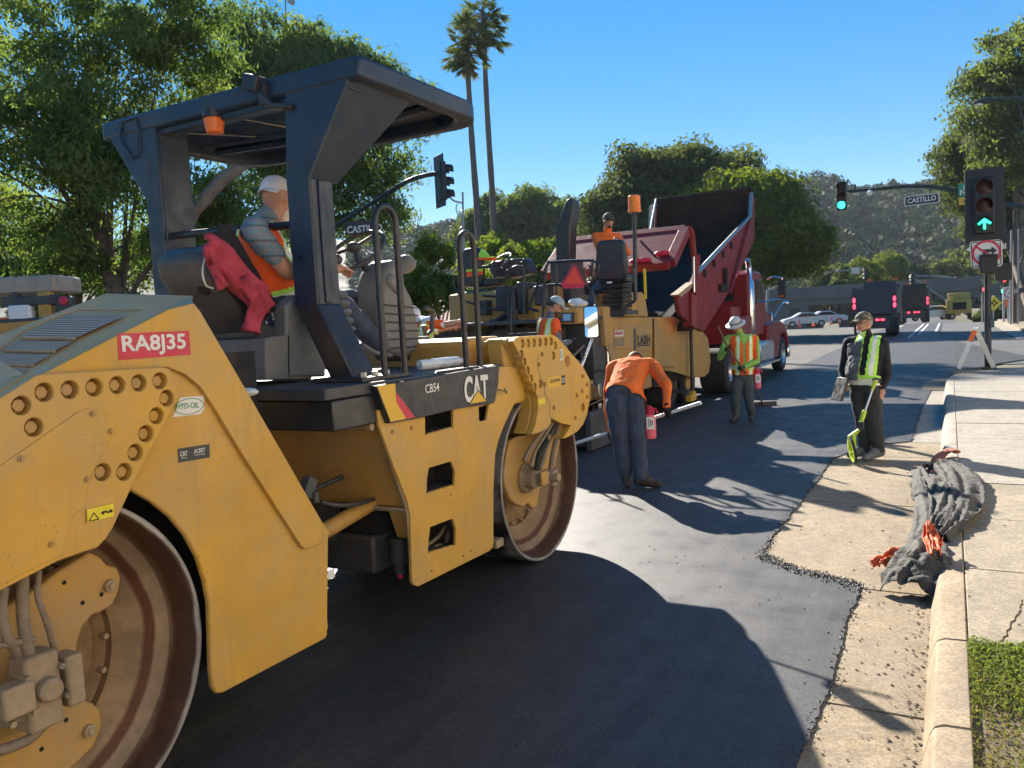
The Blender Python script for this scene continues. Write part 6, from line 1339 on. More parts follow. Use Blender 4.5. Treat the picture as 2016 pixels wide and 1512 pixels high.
def tree(name, label, base, blobs, nleaf, leaf, mat, trunk_r=.2, group=None, bark=None, nclump=120, cl=.5, droop=.4, seed=1, cat='tree', lean=None, limbs=24, core=.35, asp=.42):
    rs = np.random.RandomState(seed); base = Vector(base); root = thing(name, label, cat, base, group)
    Cs = np.array([tuple(c) for c, r in blobs]); Rs = np.array([r for c, r in blobs]); w = Rs**2; w /= w.sum()
    bi = rs.choice(len(blobs), nclump, p=w); d = rs.normal(size=(nclump, 3)); d /= np.linalg.norm(d, axis=1)[:, None]
    rad = (core+(1-core)*rs.rand(nclump)**.55)*Rs[bi]; K = Cs[bi]+d*rad[:, None]*np.array([1, 1, .88]); K[:, 2] = np.maximum(K[:, 2], base.z+.3)
    ks = cl*(.6+.8*rs.rand(nclump)); kl = rs.rand(nclump)
    ci = rs.choice(nclump, nleaf, p=ks**1.5/(ks**1.5).sum()); off_ = rs.normal(size=(nleaf, 3)); off_ /= np.linalg.norm(off_, axis=1)[:, None]
    off_ *= (rs.rand(nleaf)**.5)[:, None]*ks[ci][:, None]; off_[:, 2] *= .62
    C = K[ci]+off_; C[:, 2] -= droop*ks[ci]*(np.linalg.norm(off_[:, :2], axis=1)/ks[ci])**2*.6
    Dv = off_*np.array([1, 1, .3])/ks[ci][:, None]+rs.normal(size=(nleaf, 3))*.6; Dv[:, 2] -= droop; Dv /= np.linalg.norm(Dv, axis=1)[:, None]+1e-9
    lv = np.clip(.15+.5*kl[ci]+.35*rs.rand(nleaf), 0, 1)
    L = leaf*(.6+.8*rs.rand(nleaf)); bd = (C-Cs[bi[ci]])/Rs[bi[ci]][:, None]; Nv = off_/ks[ci][:, None]*.7+bd*.5+rs.normal(size=(nleaf, 3))*.42; leaf_mesh('crown', C, Dv, L, L*asp, lv, mat, root, None, Nv)
    b = B(); cen = Vector(tuple((Cs*w[:, None]).sum(0))); top = cen+Vector((0, 0, .3*Rs.max())); fork = base.lerp(cen, .55)+(Vector(lean) if lean else Vector((0, 0, 0)))
    tp = spl([base-Vector((0, 0, .2)), base.lerp(fork, .5)+Vector((rs.normal()*.15, rs.normal()*.15, 0)), fork, fork.lerp(top, .6), top], 5); n = len(tp)
    b.tube(tp, [max(.03, trunk_r*(1.15-.95*i/(n-1))) for i in range(n)], 10); b.obj('trunk', bark or m_bark, root)
    b = B(); pick = rs.choice(nclump, min(limbs, nclump), replace=False)
    for k in pick:
        st_i = rs.randint(n//3, n-2); s_ = tp[st_i]; e = Vector(K[k]); mid = s_.lerp(e, .5)+Vector((0, 0, .12*(e-s_).length)); r0 = trunk_r*.26*(1-st_i/n*.6)
        pts = spl([s_, mid, e], 5); b.tube(pts, [max(.012, r0*(1-.85*i/(len(pts)-1))) for i in range(len(pts))], 6)
    b.obj('limbs', bark or m_bark, root); return root
def bl_(D, lst): return [(oD(x, y, D+dd), r*D/F_PX) for x, y, r, dd in [(q+(0,))[:4] for q in lst]]
def gnd(px, D, z=0): p = oD(px, 640, D); return Vector((p.x, p.y, z))
# big feathery trees behind the roller
tree('shade_tree', 'huge feathery shade tree overhanging the hood of the large roller', gnd(250, 16.5), bl_(16.5, [(70, 90, 190), (270, 60, 150, 1), (30, 330, 170), (220, 300, 150, .5), (380, 60, 110, 1.5), (-90, 200, 180), (130, 470, 100), (330, 470, 80, 1), (360, 230, 120, 1.5), (440, 180, 80, 2), (420, 400, 70, 1.5), (130, 250, 150, -1), (300, 350, 110, -1)]), 78000, .14, m_leafA, .24, 'feathery trees behind the roller', m_bark, 330, .52, .8, 3, limbs=46, core=.15, asp=.3)
b = B(); pz = spl([gnd(330, 16.8, -.1)]+[oD(*q, 16.8) for q in [(340, 640), (355, 520), (372, 430), (400, 395), (440, 352), (485, 318), (540, 250)]], 5); b.tube(pz, [.2-.1*i/(len(pz)-1) for i in range(len(pz))], 10); pt_ = b.obj('leaning_trunk', m_bark2, bpy.data.objects['shade_tree'])
tree('shade_tree', 'feathery shade tree with rounded top rising above the roller canopy', gnd(560, 39), bl_(39, [(560, 135, 110), (500, 100, 95), (650, 170, 105), (720, 175, 75), (790, 215, 68), (640, 290, 110, .5), (530, 290, 110), (755, 320, 70), (590, 400, 90), (775, 415, 50), (700, 400, 75), (615, 90, 60), (690, 125, 45), (755, 135, 40), (820, 190, 38), (480, 200, 100)]), 90000, .27, m_leafA, .42, 'feathery trees behind the roller', m_bark2, 430, 1.08, .8, 4, limbs=60, core=.2, asp=.32)
tree('shade_tree', 'hazy feathery tree beyond the trunk of the leaning tree', gnd(120, 27), bl_(27, [(60, 480, 110), (150, 520, 80), (-40, 430, 120), (230, 530, 70), (320, 470, 90), (450, 420, 100)]), 26000, .2, m_leafA, .22, 'feathery trees behind the roller', m_bark, 130, 1.0, .6, 5, asp=.35)
for i, (px, py, r, D, lb) in enumerate([(425, 610, 62, 20, 'bright green shrub seen between the roller hood and its seat'), (455, 560, 40, 23, 'tall yellow green shrub behind the roller seat'), (60, 560, 60, 30, 'loose green shrub above the hood of the second roller'), (250, 600, 60, 24, 'round green shrub behind the roller hood'), (860, 520, 62, 30, 'small slender tree between the roller handrails and the paver'), (805, 560, 50, 27, 'low leafy shrub behind the roller steering console'), (1060, 520, 60, 48, 'green shrub behind the paver exhaust stack'), (960, 500, 45, 52, 'green shrub at the foot of the palms'), (1000, 540, 55, 46, 'dense shrub behind the empty paver seat')]):
    tree('shrub', lb, gnd(px, D), bl_(D, [(px, py, r), (px+r*.6, py+r*.5, r*.7), (px-r*.6, py+r*.55, r*.7), (px, py+r, r*.8)]), 9000, .13*D/22, m_leafE, .07, None, m_bark, 60, .3*D/22, .3, 20+i, 'shrub', limbs=12)
# tall palms
def palm(px0, py0, px1, py1, D, label, seed, cr):
    rs = random.Random(seed); base = gnd(px0, D); top = oD(px1, py1, D); root = thing('palm_tree', label, 'palm tree', base, 'tall fan palms beyond the road')
    b = B(); pts = spl([base-Vector((0, 0, .3)), base.lerp(top, .35)+Vector((.15, 0, 0)), base.lerp(top, .7), top], 8); n = len(pts)
    b.tube(pts, [.32-.14*(i/(n-1))**.7+.012*math.sin(i*2.2) for i in range(n)], 12); b.obj('trunk', m_palmbark, root)
    C = []; Dv = []; L = []; lv = []
    frb = B()
    for k in range(80):
        el = rs.uniform(-1.35, 1.25); az = rs.uniform(0, 2*math.pi); ln = cr*rs.uniform(.6, 1.0)*(1 if el > -.7 else .75)
        d = Vector((math.cos(az)*math.cos(el), math.sin(az)*math.cos(el), math.sin(el))); s0 = top+Vector((0, 0, rs.uniform(-1.9, .3))); s1 = s0+d*ln*.62+Vector((0, 0, -.12*ln))
        frb.tube([s0, s0.lerp(s1, .5)+Vector((0, 0, .05)), s1], [.035, .025, .015], 4)
        a, c, _ = basis(d)
        for j in range(24):
            an = R(-80+160*j/23); dd = (d*math.cos(an)+a*math.sin(an)*rs.choice((.95, 1.05))+Vector((0, 0, -.45 if abs(an) > .6 else -.25))+c*rs.uniform(-.12, .12)).normalized(); l_ = ln*.62*rs.uniform(.75, 1)
            C.append(tuple(s1+dd*l_*.5)); Dv.append(tuple(dd)); L.append(l_); lv.append(.2+.5*rs.random()+(.0 if el > -.8 else .3))
    frb.obj('frond_stalks', m_palmbark, root)
    L = np.array(L); leaf_mesh('crown', np.array(C), np.array(Dv), L, L*.1, np.clip(lv, 0, 1), m_leafP, root)
    for k in range(5):
        h = B(); h.tube([top+Vector((0, 0, -1.2)), top+Vector((rs.uniform(-.5, .5), rs.uniform(-.5, .5), -2.6))], [.28, .06], 6); h.obj('dead_skirt', m_palmbark, root)
m_leafP = leafmat('palm_fronds', [(.035, .055, .02), (.06, .085, .028), (.10, .11, .045), (.2, .16, .09)], .4)
palm(949, 640, 917, 66, 58, 'tall fan palm with shaggy crown, the nearer of the pair', 3, 2.15)
palm(978, 640, 950, 22, 62, 'taller fan palm with its crown at the edge of the sky, slimmer of the pair', 8, 2.2)
# mid distance trees
tree('spreading_tree', 'broad dark spreading tree behind the raised truck bed', gnd(1300, 64), bl_(64, [(1300, 360, 85), (1225, 420, 80), (1395, 365, 70), (1290, 460, 110), (1180, 470, 60), (1440, 335, 42), (1250, 330, 45), (1340, 320, 45), (1175, 400, 30), (1250, 520, 90), (1150, 500, 60)]), 60000, .42, m_leafB, .5, None, m_bark, 320, 1.7, .25, 9, limbs=40, core=.4)
tree('spreading_tree', 'bright yellow green rounded tree behind the truck cab', gnd(1490, 56), bl_(56, [(1470, 420, 90), (1550, 470, 75), (1410, 420, 62), (1500, 480, 80), (1600, 495, 40), (1440, 370, 45), (1520, 380, 50), (1380, 400, 40)]), 52000, .36, m_leafC, .4, None, m_bark, 300, 1.35, .3, 10, limbs=36, core=.45)
for i, (px, D, lst, lb) in enumerate([(1040, 92, [(1040, 395, 38), (1080, 410, 34), (1040, 440, 50), (1085, 460, 50), (1000, 430, 40)], 'tall pale trunked eucalyptus beyond the palms'), (1105, 88, [(1110, 420, 34), (1130, 450, 40), (1105, 490, 55)], 'eucalyptus beside the black exhaust stack'), (985, 96, [(975, 400, 26), (940, 430, 28), (965, 460, 45), (930, 480, 40)], 'eucalyptus behind the slimmer palm trunk')]):
    tree('eucalyptus', lb, gnd(px, D), bl_(D, lst), 18000, .5, m_leafD, .35, 'eucalyptus beyond the palms', m_bark2, 110, 1.3, .5, 40+i, limbs=26, core=.2)
for i, (px, D, lst, lb) in enumerate([(1960, 50, [(1975, 190, 90), (2030, 120, 110), (1990, 290, 80), (2040, 260, 100), (1955, 135, 30)], 'tall tree reaching over the street lamp beside the far sidewalk'), (1925, 56, [(1900, 300, 62), (1870, 310, 42), (1935, 370, 70), (1950, 270, 55), (1960, 430, 60), (2010, 430, 80), (1890, 380, 40), (1985, 500, 60)], 'leafy tree behind the green arrow signal')]):
    tree('street_tree', lb, (5.5 if i == 0 else 4.6, 50 if i == 0 else 56, 0), bl_(D, lst), 36000, .3, m_leafD if i == 0 else m_leafB, .3, None, m_bark, 220, 1.1, .6, 60+i, limbs=36, core=.3)
for i, (px, py, r, D, mt, lb) in enumerate([(1690, 540, 36, 108, m_leafC, 'pale round tree rising behind the bridge above the grey truck'), (1745, 525, 32, 112, m_leafC, 'feathery pale tree behind the bridge parapet'), (1800, 545, 30, 118, m_leafH, 'bare brownish tree behind the bridge'), (1860, 540, 36, 116, m_leafB, 'dark tree behind the far traffic lights'), (1640, 550, 40, 104, m_leafB, 'dark tree at the left end of the bridge'), (1950, 620, 18, 66, m_leafB, 'low bush behind the yellow diamond sign'), (1900, 520, 40, 125, m_leafB, 'dark tree above the right end of the bridge')]):
    tree('background_tree', lb, gnd(px, D, 0), bl_(D, [(px, py, r), (px+r*.6, py+r*.5, r*.75), (px-r*.6, py+r*.6, r*.75)]), 8000, .42*D/100, mt, .2, None, m_bark, 70, .9*D/100, .3, 80+i, limbs=14)
# hillside with scrub
RG = [(-400, 500), (300, 490), (830, 470), (900, 452), (1000, 440), (1150, 420), (1300, 408), (1500, 380), (1600, 368), (1660, 378), (1720, 386), (1800, 380), (1900, 366), (2050, 360), (2300, 380), (3200, 470)]
def ridge(px): return float(np.interp(px, [a for a, _ in RG], [c for _, c in RG]))
def hz_(px, D):
    zr = oD(px, ridge(px), 360).z; t_ = min(1, max(0, (D-165)/195)); s_ = t_*t_*(3-2*t_)
    return zr*(.35*t_+.65*s_)
vs = []; fs = []; cols = list(range(-400, 3201, 60)); rows = [150, 165, 180, 200, 220, 240, 260, 280, 300, 320, 340, 360, 380, 430]
for j, D in enumerate(rows):
    for i, px in enumerate(cols):
        p_ = oD(px, 640, D); z = hz_(px, min(D, 360))-(max(0, D-360)*.5) - .3
        vs.append((p_.x, p_.y, z+ (3.0*mnoise.noise(Vector((p_.x*.03, p_.y*.03, 0))) if 165 < D < 350 else 0)))
n_ = len(cols)
for j in range(len(rows)-1):
    for i in range(n_-1): a = j*n_+i; fs.append((a, a+1, a+n_+1, a+n_))
m_hill = M('hillside_soil', (.05, .048, .032), .95, 0, .4, .05, .4, .3, (.03, .035, .02), .7, .06)
struct(mesh_obj('hill', vs, fs, m_hill, ang=180))
rs = np.random.RandomState(2); C = []; KL = []; KS = []
while len(C) < 3400:
    px = rs.uniform(700, 2300); D = rs.uniform(170, 362); p_ = oD(px, 640, D); z = hz_(px, D)
    if mnoise.noise(Vector((p_.x*.025, p_.y*.025, 4))) < -.5: continue
    s_ = rs.uniform(1.2, 3.6)*(1.25 if rs.rand() < .15 else 1); C.append((p_.x, p_.y, z+s_*.35)); KS.append(s_); KL.append(rs.rand())
for k in range(330):                                   # single larger trees among the scrub
    px = rs.uniform(700, 2300); D = 170+190*rs.rand()**1.3; p_ = oD(px, 640, D); s_ = rs.uniform(3.4, 6.5); C.append((p_.x, p_.y, hz_(px, D)+s_*.55)); KS.append(s_*.8); KL.append(rs.rand()*.35 if k % 3 else .8+.2*rs.rand())
C = np.array(C); KS = np.array(KS); KL = np.array(KL); N = 150000; ci = rs.choice(len(C), N, p=KS**2/(KS**2).sum())
o_f = rs.normal(size=(N, 3)); o_f /= np.linalg.norm(o_f, axis=1)[:, None]; o_f *= KS[ci][:, None]*(.55+.45*rs.rand(N)[:, None]); o_f[:, 2] *= .75
dv = o_f/KS[ci][:, None]+rs.normal(size=(N, 3))*.7; dv /= np.linalg.norm(dv, axis=1)[:, None]
o = leaf_mesh('hillside_scrub', C[ci]+o_f, dv, 1.7*(.6+.8*rs.rand(N)), 1.2*(.6+.6*rs.rand(N)), np.clip(.8*KL[ci]+.2*rs.rand(N), 0, 1), m_leafH, None, 'stuff', o_f/KS[ci][:, None]+rs.normal(size=(N, 3))*.25)
tag(o, 'dense grey green scrub covering the far hillside', 'scrub')
# hilltop houses
m_hw = M('house_wall', (.5, .45, .4), .8, 0, .1, .5); m_hr = M('house_roof', (.28, .15, .11), .8, 0, .15, .5)
for px, py, w, lb in [(1622, 373, 11, 'pale hilltop house with pink roof at the left end of the ridge'), (1690, 386, 10, 'low pale hilltop house behind the hanging signal'), (1742, 380, 13, 'hilltop house with chimney above the street name sign'), (1860, 372, 10, 'hilltop house half hidden by trees near the green sign')]:
    c = oD(px, py, 352); c.z -= 1.5; h = thing('hilltop_house', lb, 'house', c, 'houses along the ridge')
    b = B(); b.bb(c.x-w/2, c.x+w/2, c.y-4, c.y+4, c.z-4, c.z+2.4); b.obj('wall', m_hw, h)
    b = B(); b.prX([(c.y-4.6, c.z+2.4), (c.y+4.6, c.z+2.4), (c.y, c.z+4.4)], c.x-w/2-.5, c.x+w/2+.5); r_ = b.obj('roof', m_hr, h)
    b = B(); b.bb(c.x-w/2+1, c.x-w/2+2, c.y-1, c.y+0, c.z+2.4, c.z+5); b.obj('chimney', m_hw, r_)
    for k in range(3): b = B(); b.bb(c.x-w/2+1.2+k*w/3.4, c.x-w/2+2.8+k*w/3.4, c.y-4.06, c.y-3.99, c.z, c.z+1.5); b.obj('window', m_glass, h)
# tiled roof house behind the roller
hx = gnd(885, 34); hs2 = thing('tiled_house', 'low white house with red tiled roof behind the paver', 'house', hx); m_tile = M('roof_tile', (.30, .13, .085), .8, 0, .3, 3)
hdir = Vector((RGT.x, RGT.y, 0)).normalized(); hback = Vector((FWD.x, FWD.y, 0)).normalized()
hl = gnd(735, 34); hr_ = gnd(1010, 34); zt, ze = oD(885, 588, 36).z, oD(885, 634, 34).z
def hq(p, back, z): q = p+hback*back; return Vector((q.x, q.y, z))
b = B(); b.prism([hq(hl, .5, 0), hq(hr_, .5, 0), hq(hr_, .5, ze), hq(hl, .5, ze)], [hq(hl, 6, 0), hq(hr_, 6, 0), hq(hr_, 6, ze), hq(hl, 6, ze)]); b.obj('wall', M('white_stucco', (.62, .6, .55), .85, 0, .08, 2), hs2)
nt_ = 34; ncol = 7
tile = None
for i in range(nt_):
    for j in range(ncol):
        u0 = i/nt_; p_ = hl.lerp(hr_, u0); q0 = hq(p_, j*3.2/ncol, ze+(zt-ze)*j/ncol); q1 = hq(p_, (j+1.15)*3.2/ncol, ze+(zt-ze)*(j+1.15)/ncol)
        if tile is None:
            w = (hr_-hl).length/nt_; tb = B(); d_ = (q1-q0); up_ = hdir.cross(d_).normalized(); up_ = up_ if up_.z > 0 else -up_
            prof = [hdir*(w*.5+w*.5*math.cos(a))+up_*(w*.42*math.sin(a)) for a in np.linspace(0, math.pi, 7)]
            tb.prism([q-Vector((0, 0, 0)) for q in prof], [q*.86+d_+hdir*w*.07 for q in prof]); tile = tb.obj('roof_tile', m_tile, None); tile.parent = hs2; tile.location = q0-hx; tmesh = tile.data
        else:
            o = bpy.data.objects.new('roof_tile', tmesh); COL.objects.link(o); o.parent = hs2; o.location = q0-hx
b = B(); b.prism([hq(hl, 0, ze-.05), hq(hr_, 0, ze-.05), hq(hr_, 3.2, zt-.05), hq(hl, 3.2, zt-.05)], [hq(hl, 0, ze-.15), hq(hr_, 0, ze-.15), hq(hr_, 3.2, zt-.15), hq(hl, 3.2, zt-.15)]); b.obj('roof_deck', m_tile, hs2)
for k in range(4):
    p_ = hl.lerp(hr_, .15+.22*k); b = B(); a, c = hq(p_, .44, ze-1.6), hq(p_+hdir*1.0, .44, ze-.4); b.prism([a, Vector((c.x, c.y, a.z)), c, Vector((a.x, a.y, c.z))], [q+hback*.05 for q in (a, Vector((c.x, c.y, a.z)), c, Vector((a.x, a.y, c.z)))]); b.obj('window', m_glass, hs2)
# ------------------------------------------------------------------ freeway bridge
YB = 98.0
m_bconc = M('bridge_concrete', (.16, .157, .152), .85, 0, .2, .3, .2, 3, (.12, .115, .11), .5, .2)
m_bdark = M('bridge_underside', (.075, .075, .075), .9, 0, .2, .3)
br = thing('freeway_bridge', 'grey concrete freeway bridge crossing over the dipped street', 'bridge', (-10, YB, -3.4))
zt = oY(1780, 553, YB).z; zg = oY(1780, 574, YB).z; zs = oY(1860, 592, YB).z
b = B(); b.bb(-75, 60, YB+1, YB+13, zs+.3, zg+.2); b.obj('deck', m_bdark, br)
b = B(); b.bb(-75, 60, YB+.3, YB+1, zs+.25, zg+.1); b.obj('girder', m_bconc, br)
for k in range(34):
    x0 = -75+k*4; b = B(); b.bb(x0+.02, x0+3.98, YB, YB+.29, zg-.25, zt); b.obj('parapet_panel', m_bconc, br, bev=.03)
xa = oY(1592, 600, YB).x
b = B(); b.bb(-75, xa, YB-.4, YB+12, -3.5, zs+.24); b.obj('abutment', m_bconc, br)
b = B(); b.bb(oY(1945, 600, YB).x, 60, YB-.4, YB+12, -3.5, zs+.24); b.obj('abutment', m_bconc, br)
for x in (oY(1655, 600, YB).x, oY(1760, 600, YB).x):
    for y in (3, 10): b = B(); b.cyl((x, YB+y, -3.5), (x, YB+y, zs+.3), .55, n=16); b.obj('pier', m_bconc, br)
b = B(); b.prX([(YB-16, -.04), (YB-.4, zs*.2), (YB-.4, -3.5), (YB-16, -3.5)], xa-.02, xa-.4); b.obj('wing_wall', m_bconc, br)
x = oY(1565, 597, YB-.5).x; b = B(); b.bb(x-.6, x+.6, YB-.55, YB-.42, 0.2, 1.9); b.obj('abutment_door', m_bdark, br)
# ------------------------------------------------------------------ traffic signals
m_sig = M('signal_black', (.015, .016, .02), .5, 0, .2, 8); m_pole = M('pole_dark_green', (.025, .035, .035), .5, 0, .2, 6); m_galv = M('galvanised', (.38, .38, .37), .5, .5, .15, 5)
def lamp(col, es): return M('lens', col, .3, 0, .05, 5, emit=col if es else None, es=es)
m_lg = lamp((.02, .9, .55), 2.4); m_lr0 = M('unlit_red_lens', (.05, .006, .006), .4); m_la0 = M('unlit_amber_lens', (.05, .016, .005), .4); m_lr = lamp((1, .03, .06), 2.2)
m_lgd = M('unlit_green_lens', (.01, .06, .04), .3)
def sighead(par, c, fw_, s=1.0, lit=2, back=False, plate=True, arrow=False):
    """three lens signal head centred at c, facing fw_"""
    fw_ = Vector(fw_); fw_.z = 0; fw_.normalize(); sd = ZU.cross(fw_); rot = Matrix((sd, fw_, ZU)).transposed()
    b = B(); b.box(c, (.33*s, .18*s, 1.02*s), rot); hb = b.obj('signal_housing', m_sig, par, bev=.03*s)
    if plate: b = B(); b.box(c-fw_*.05*s, (.62*s, .02, 1.36*s), rot); b.obj('backplate', m_sig, hb, bev=.008)
    for k in range(3):
        q = c+ZU*(.33-.33*k)*s+fw_*.09*s
        mt = [m_lr if lit == 0 else m_lr0, m_la0, (m_lg if lit == 2 and not arrow else m_lgd)][k]
        b = B(); b.lathe(q, fw_, [(.0, .03*s), (.08*s, .025*s), (.13*s, .0)], 20); b.obj('lens', mt, hb)
        b = B(); vs = []; n = 14
        for i in range(n+1):
            a = R(-30)+R(240)*i/n
            for dd, dz in ((0, 0), (.22*s, -.02*s)): vs.append(q+sd*(.145*s*math.cos(a))+ZU*(.145*s*math.sin(a)+dz)+fw_*dd)
        b.add(vs, [(2*i, 2*i+1, 2*i+3, 2*i+2) for i in range(n)]); vo = b.obj('visor', m_sig, hb); sm = vo.modifiers.new('t', 'SOLIDIFY'); sm.thickness = .006
    if arrow:
        q = c-ZU*.33*s+fw_*.125*s; b = B(); b.box(q-ZU*.02*s, (.035*s, .01, .16*s), rot)
        for sg in (-1, 1): b.box(q+sd*.045*s*sg+ZU*.035*s, (.035*s, .01, .135*s), rot @ Matrix.Rotation(-sg*R(50), 3, 'Y'))
        b.obj('arrow', m_lg, hb)
    return hb
# near corner pole with arrow signal, no right turn sign and pedestrian head
pp = Vector((.78, 21.82, .15)); sp = thing('traffic_signal', 'dark signal pole at the sidewalk corner with green up arrow and no right turn sign', 'traffic signal', pp)
toC = (CAM-pp); toC.z = 0; toC.normalize()
b = B(); b.lathe(pp, (0, 0, 1), [(.0, 0), (.17, 0), (.17, .05), (.075, .07), (.07, 3.2), (.06, 3.9), (0, 3.95)], 20); b.obj('pole', m_pole, sp)
sighead(sp, oY(1938, 405, 21.7), toC, 1.27, 2, arrow=True)
def sgn(par, pts, Y, mat, name, th=.012):
    P = [oY(*q, Y) for q in pts]; b = B(); b.prism(P, [q+Vector((0, th, 0)) for q in P]); return b.obj(name, mat, par, flat=True)
nr = sgn(sp, [(1911, 476), (1968, 471), (1973, 475), (1974, 520), (1970, 524), (1917, 528), (1912, 524), (1909, 480)], 21.55, m_hydw, 'no_right_turn_sign')
c = oY(1942, 498, 21.535); b = B(); b.lathe(c, (0, -1, 0), [(.245, 0), (.295, 0), (.295, .004), (.245, .004)], 36, close=True); a1 = oY(1926, 484, 21.53); b.box(c, (.52, .004, .042), Matrix.Rotation(R(38), 3, 'Y')); b.obj('prohibition_ring', m_sred, nr)
b = B(); P = [oY(*q, 21.538) for q in [(1935, 512), (1935, 491), (1952, 490), (1952, 485), (1963, 493), (1953, 501), (1953, 496), (1941, 497), (1941, 512)]]; b.prism(P, [q+Vector((0, .003, 0)) for q in P]); b.obj('turn_arrow', m_print, nr)
b = B(); P = [oY(*q, 21.545) for q in [(1912, 478), (1969, 473), (1971, 520), (1915, 525)]]
for i in range(4): b.tube([P[i], P[(i+1) % 4]], .01, 4)
b.obj('sign_border', m_print, nr)
ow = sgn(sp, [(1898, 492), (1912, 481), (1985, 470), (1988, 473), (1988, 494), (1912, 500)], 21.62, m_print, 'one_way_sign')
P = [oY(*q, 21.61) for q in [(1901, 492), (1912, 484), (1912, 497)]]; b = B(); b.prism(P, [q+Vector((0, .004, 0)) for q in P]); P = [oY(*q, 21.61) for q in [(1973, 479), (1981, 478), (1981, 489), (1973, 490)]]; b.prism(P, [q+Vector((0, .004, 0)) for q in P]); b.obj('sign_arrow', m_hydw, ow)
text_obj('lettering', 'Y', ow, m_print, oY(1974, 489, 21.6), XU, ZU, .07, .13, 0)
b = B(); c = oY(1946, 519, 21.6); b.box(c, (.36, .28, .42)); b.box(c+Vector((0, -.18, .18)), (.36, .12, .04)); b.obj('pedestrian_head', m_sig, sp, bev=.03)
b = B(); c = oY(1975, 535, 21.9); b.box(c, (.34, .28, .4)); b.tube([c, Vector((pp.x, pp.y, c.z))], .03, 6); b.obj('pedestrian_head', m_sig, sp, bev=.03)
b = B(); b.box(pp+Vector((.08, -.07, 1.1)), (.1, .06, .22)); b.obj('push_button', M('button_green', (.05, .09, .07), .5), sp, bev=.01)
# mast arm over the far side of the crossing
YM = 34.0
ma = thing('traffic_signal', 'dark curved mast arm with street name sign and round green light', 'traffic signal', (5.6, YM, .0))
pts = [oY(*q, YM) for q in [(1668, 377), (1720, 373), (1780, 367), (1820, 367), (1870, 373), (1930, 387), (2016, 408)]]; pts += [Vector((5.2, YM, pts[-1].z-.7)), Vector((5.6, YM, pts[-1].z-1.6))]
pp_ = spl(pts, 4); b = B(); b.tube(pp_, [.05+.06*i/(len(pp_)-1) for i in range(len(pp_))], 10); b.obj('mast_arm', m_pole, ma)
b = B(); b.lathe((5.6, YM, 0), (0, 0, 1), [(.0, 0), (.25, 0), (.25, .1), (.16, .12), (.12, 6.2), (0, 6.25)], 16); b.obj('pole', m_pole, ma)
sighead(ma, oY(1657, 386, YM-.1), (0, -1, 0), 1.08, 2, plate=False)
b = B(); c = oY(1712, 379, YM-.1); b.cyl(c+Vector((0, .15, .05)), c+Vector((0, -.18, -.06)), .09, n=14); b.tube([c, c+Vector((0, .1, .18))], .02, 6); b.obj('detection_camera', m_white, ma, bev=.01)
b = B(); c = oY(1683, 368, YM); b.cyl(c-Vector((0, 0, .15)), c+Vector((0, 0, .1)), .04, n=8); b.obj('sensor', m_sig, ma)
m_street = M('street_sign_brown', (.045, .03, .035), .5)
def street_sign(par, pts, Y, txt, tp, bord=m_hydw):
    s = sgn(par, pts, Y, m_street, 'street_name_sign', .02); P = [oY(*q, Y-.008) for q in pts]; b = B()
    for i in range(4): b.tube([P[i], P[(i+1) % 4]], .018, 4)
    b.obj('sign_border', bord, s); a, c, d = (oY(*q, Y-.012) for q in tp)
    text_obj('lettering', txt, s, m_hydw, a, c-a, d-a-(c-a)*((d-a).dot(c-a)/(c-a).length_squared), (c-a).length, (d-a).length, 0, .03); return s
street_sign(ma, [(1782, 388), (1848, 380), (1849, 398), (1781, 406)], YM-.15, 'CASTILLO', [(1787, 401), (1843, 394), (1786, 391)])
b = B(); b.tube([oY(1800, 386, YM-.13), oY(1800, 370, YM)], .02, 5); b.tube([oY(1832, 382, YM-.13), oY(1832, 370, YM)], .02, 5); b.obj('sign_hanger', m_pole, ma)
gs = sgn(ma, [(1886, 363), (1911, 359), (1940, 356), (1940, 384), (1887, 387)], YM-.15, m_green, 'route_sign'); text_obj('lettering', 'NORTH', gs, m_hydw, oY(1890, 384.5, YM-.165), XU, ZU, 1.0, .2, 0, .02)
sh_ = sgn(gs, [(1897, 365), (1906, 364), (1925, 363), (1925, 373), (1897, 375)], YM-.165, m_hydw, 'route_shield', .008); text_obj('lettering', '101', sh_, m_print, oY(1899, 374, YM-.18), XU, ZU, .48, .14, 0, .02)
ys = sgn(ma, [(1887, 389), (1940, 385), (1940, 400), (1888, 404)], YM-.15, m_yplain, 'arrow_plate'); P = [oY(*q, YM-.16) for q in [(1896, 395), (1905, 394), (1905, 391), (1915, 396), (1905, 401), (1905, 398), (1897, 398)]]; b = B(); b.prism(P, [q+Vector((0, .004, 0)) for q in P]); b.obj('plate_arrow', m_print, ys)
# signal on the left, seen from the back, with its own name sign
DL = 21.5
ls = thing('traffic_signal', 'signal head seen from behind on a mast arm beside the roller canopy', 'traffic signal', gnd(560, DL+3))
a = [oD(858, 342, DL), oD(835, 346, DL), oD(800, 358, DL), oD(740, 395, DL+.4), oD(660, 445, DL+1.4), oD(600, 480, DL+2.4), oD(560, 520, DL+3)]
b = B(); b.tube(spl(a, 5), .065, 8); b.obj('mast_arm', m_pole, ls)
gp_ = gnd(560, DL+3); b = B(); b.cyl(gp_, Vector((gp_.x, gp_.y, a[-1].z+.3)), .14, .1, 14); b.obj('pole', m_pole, ls)
sighead(ls, oD(869, 357, DL), Vector((RGT.x, RGT.y, 0))*.9+Vector((FWD.x, FWD.y, 0))*.5, 1.02, -1, plate=True)
q = [oD(*z, DL) for z in [(680, 437), (720, 434), (747, 432), (747, 458), (720, 461), (680, 463)]]
b = B(); b.prism(q, [v+FWD*.03 for v in q]); ss = b.obj('street_name_sign', m_street, ls, flat=True)
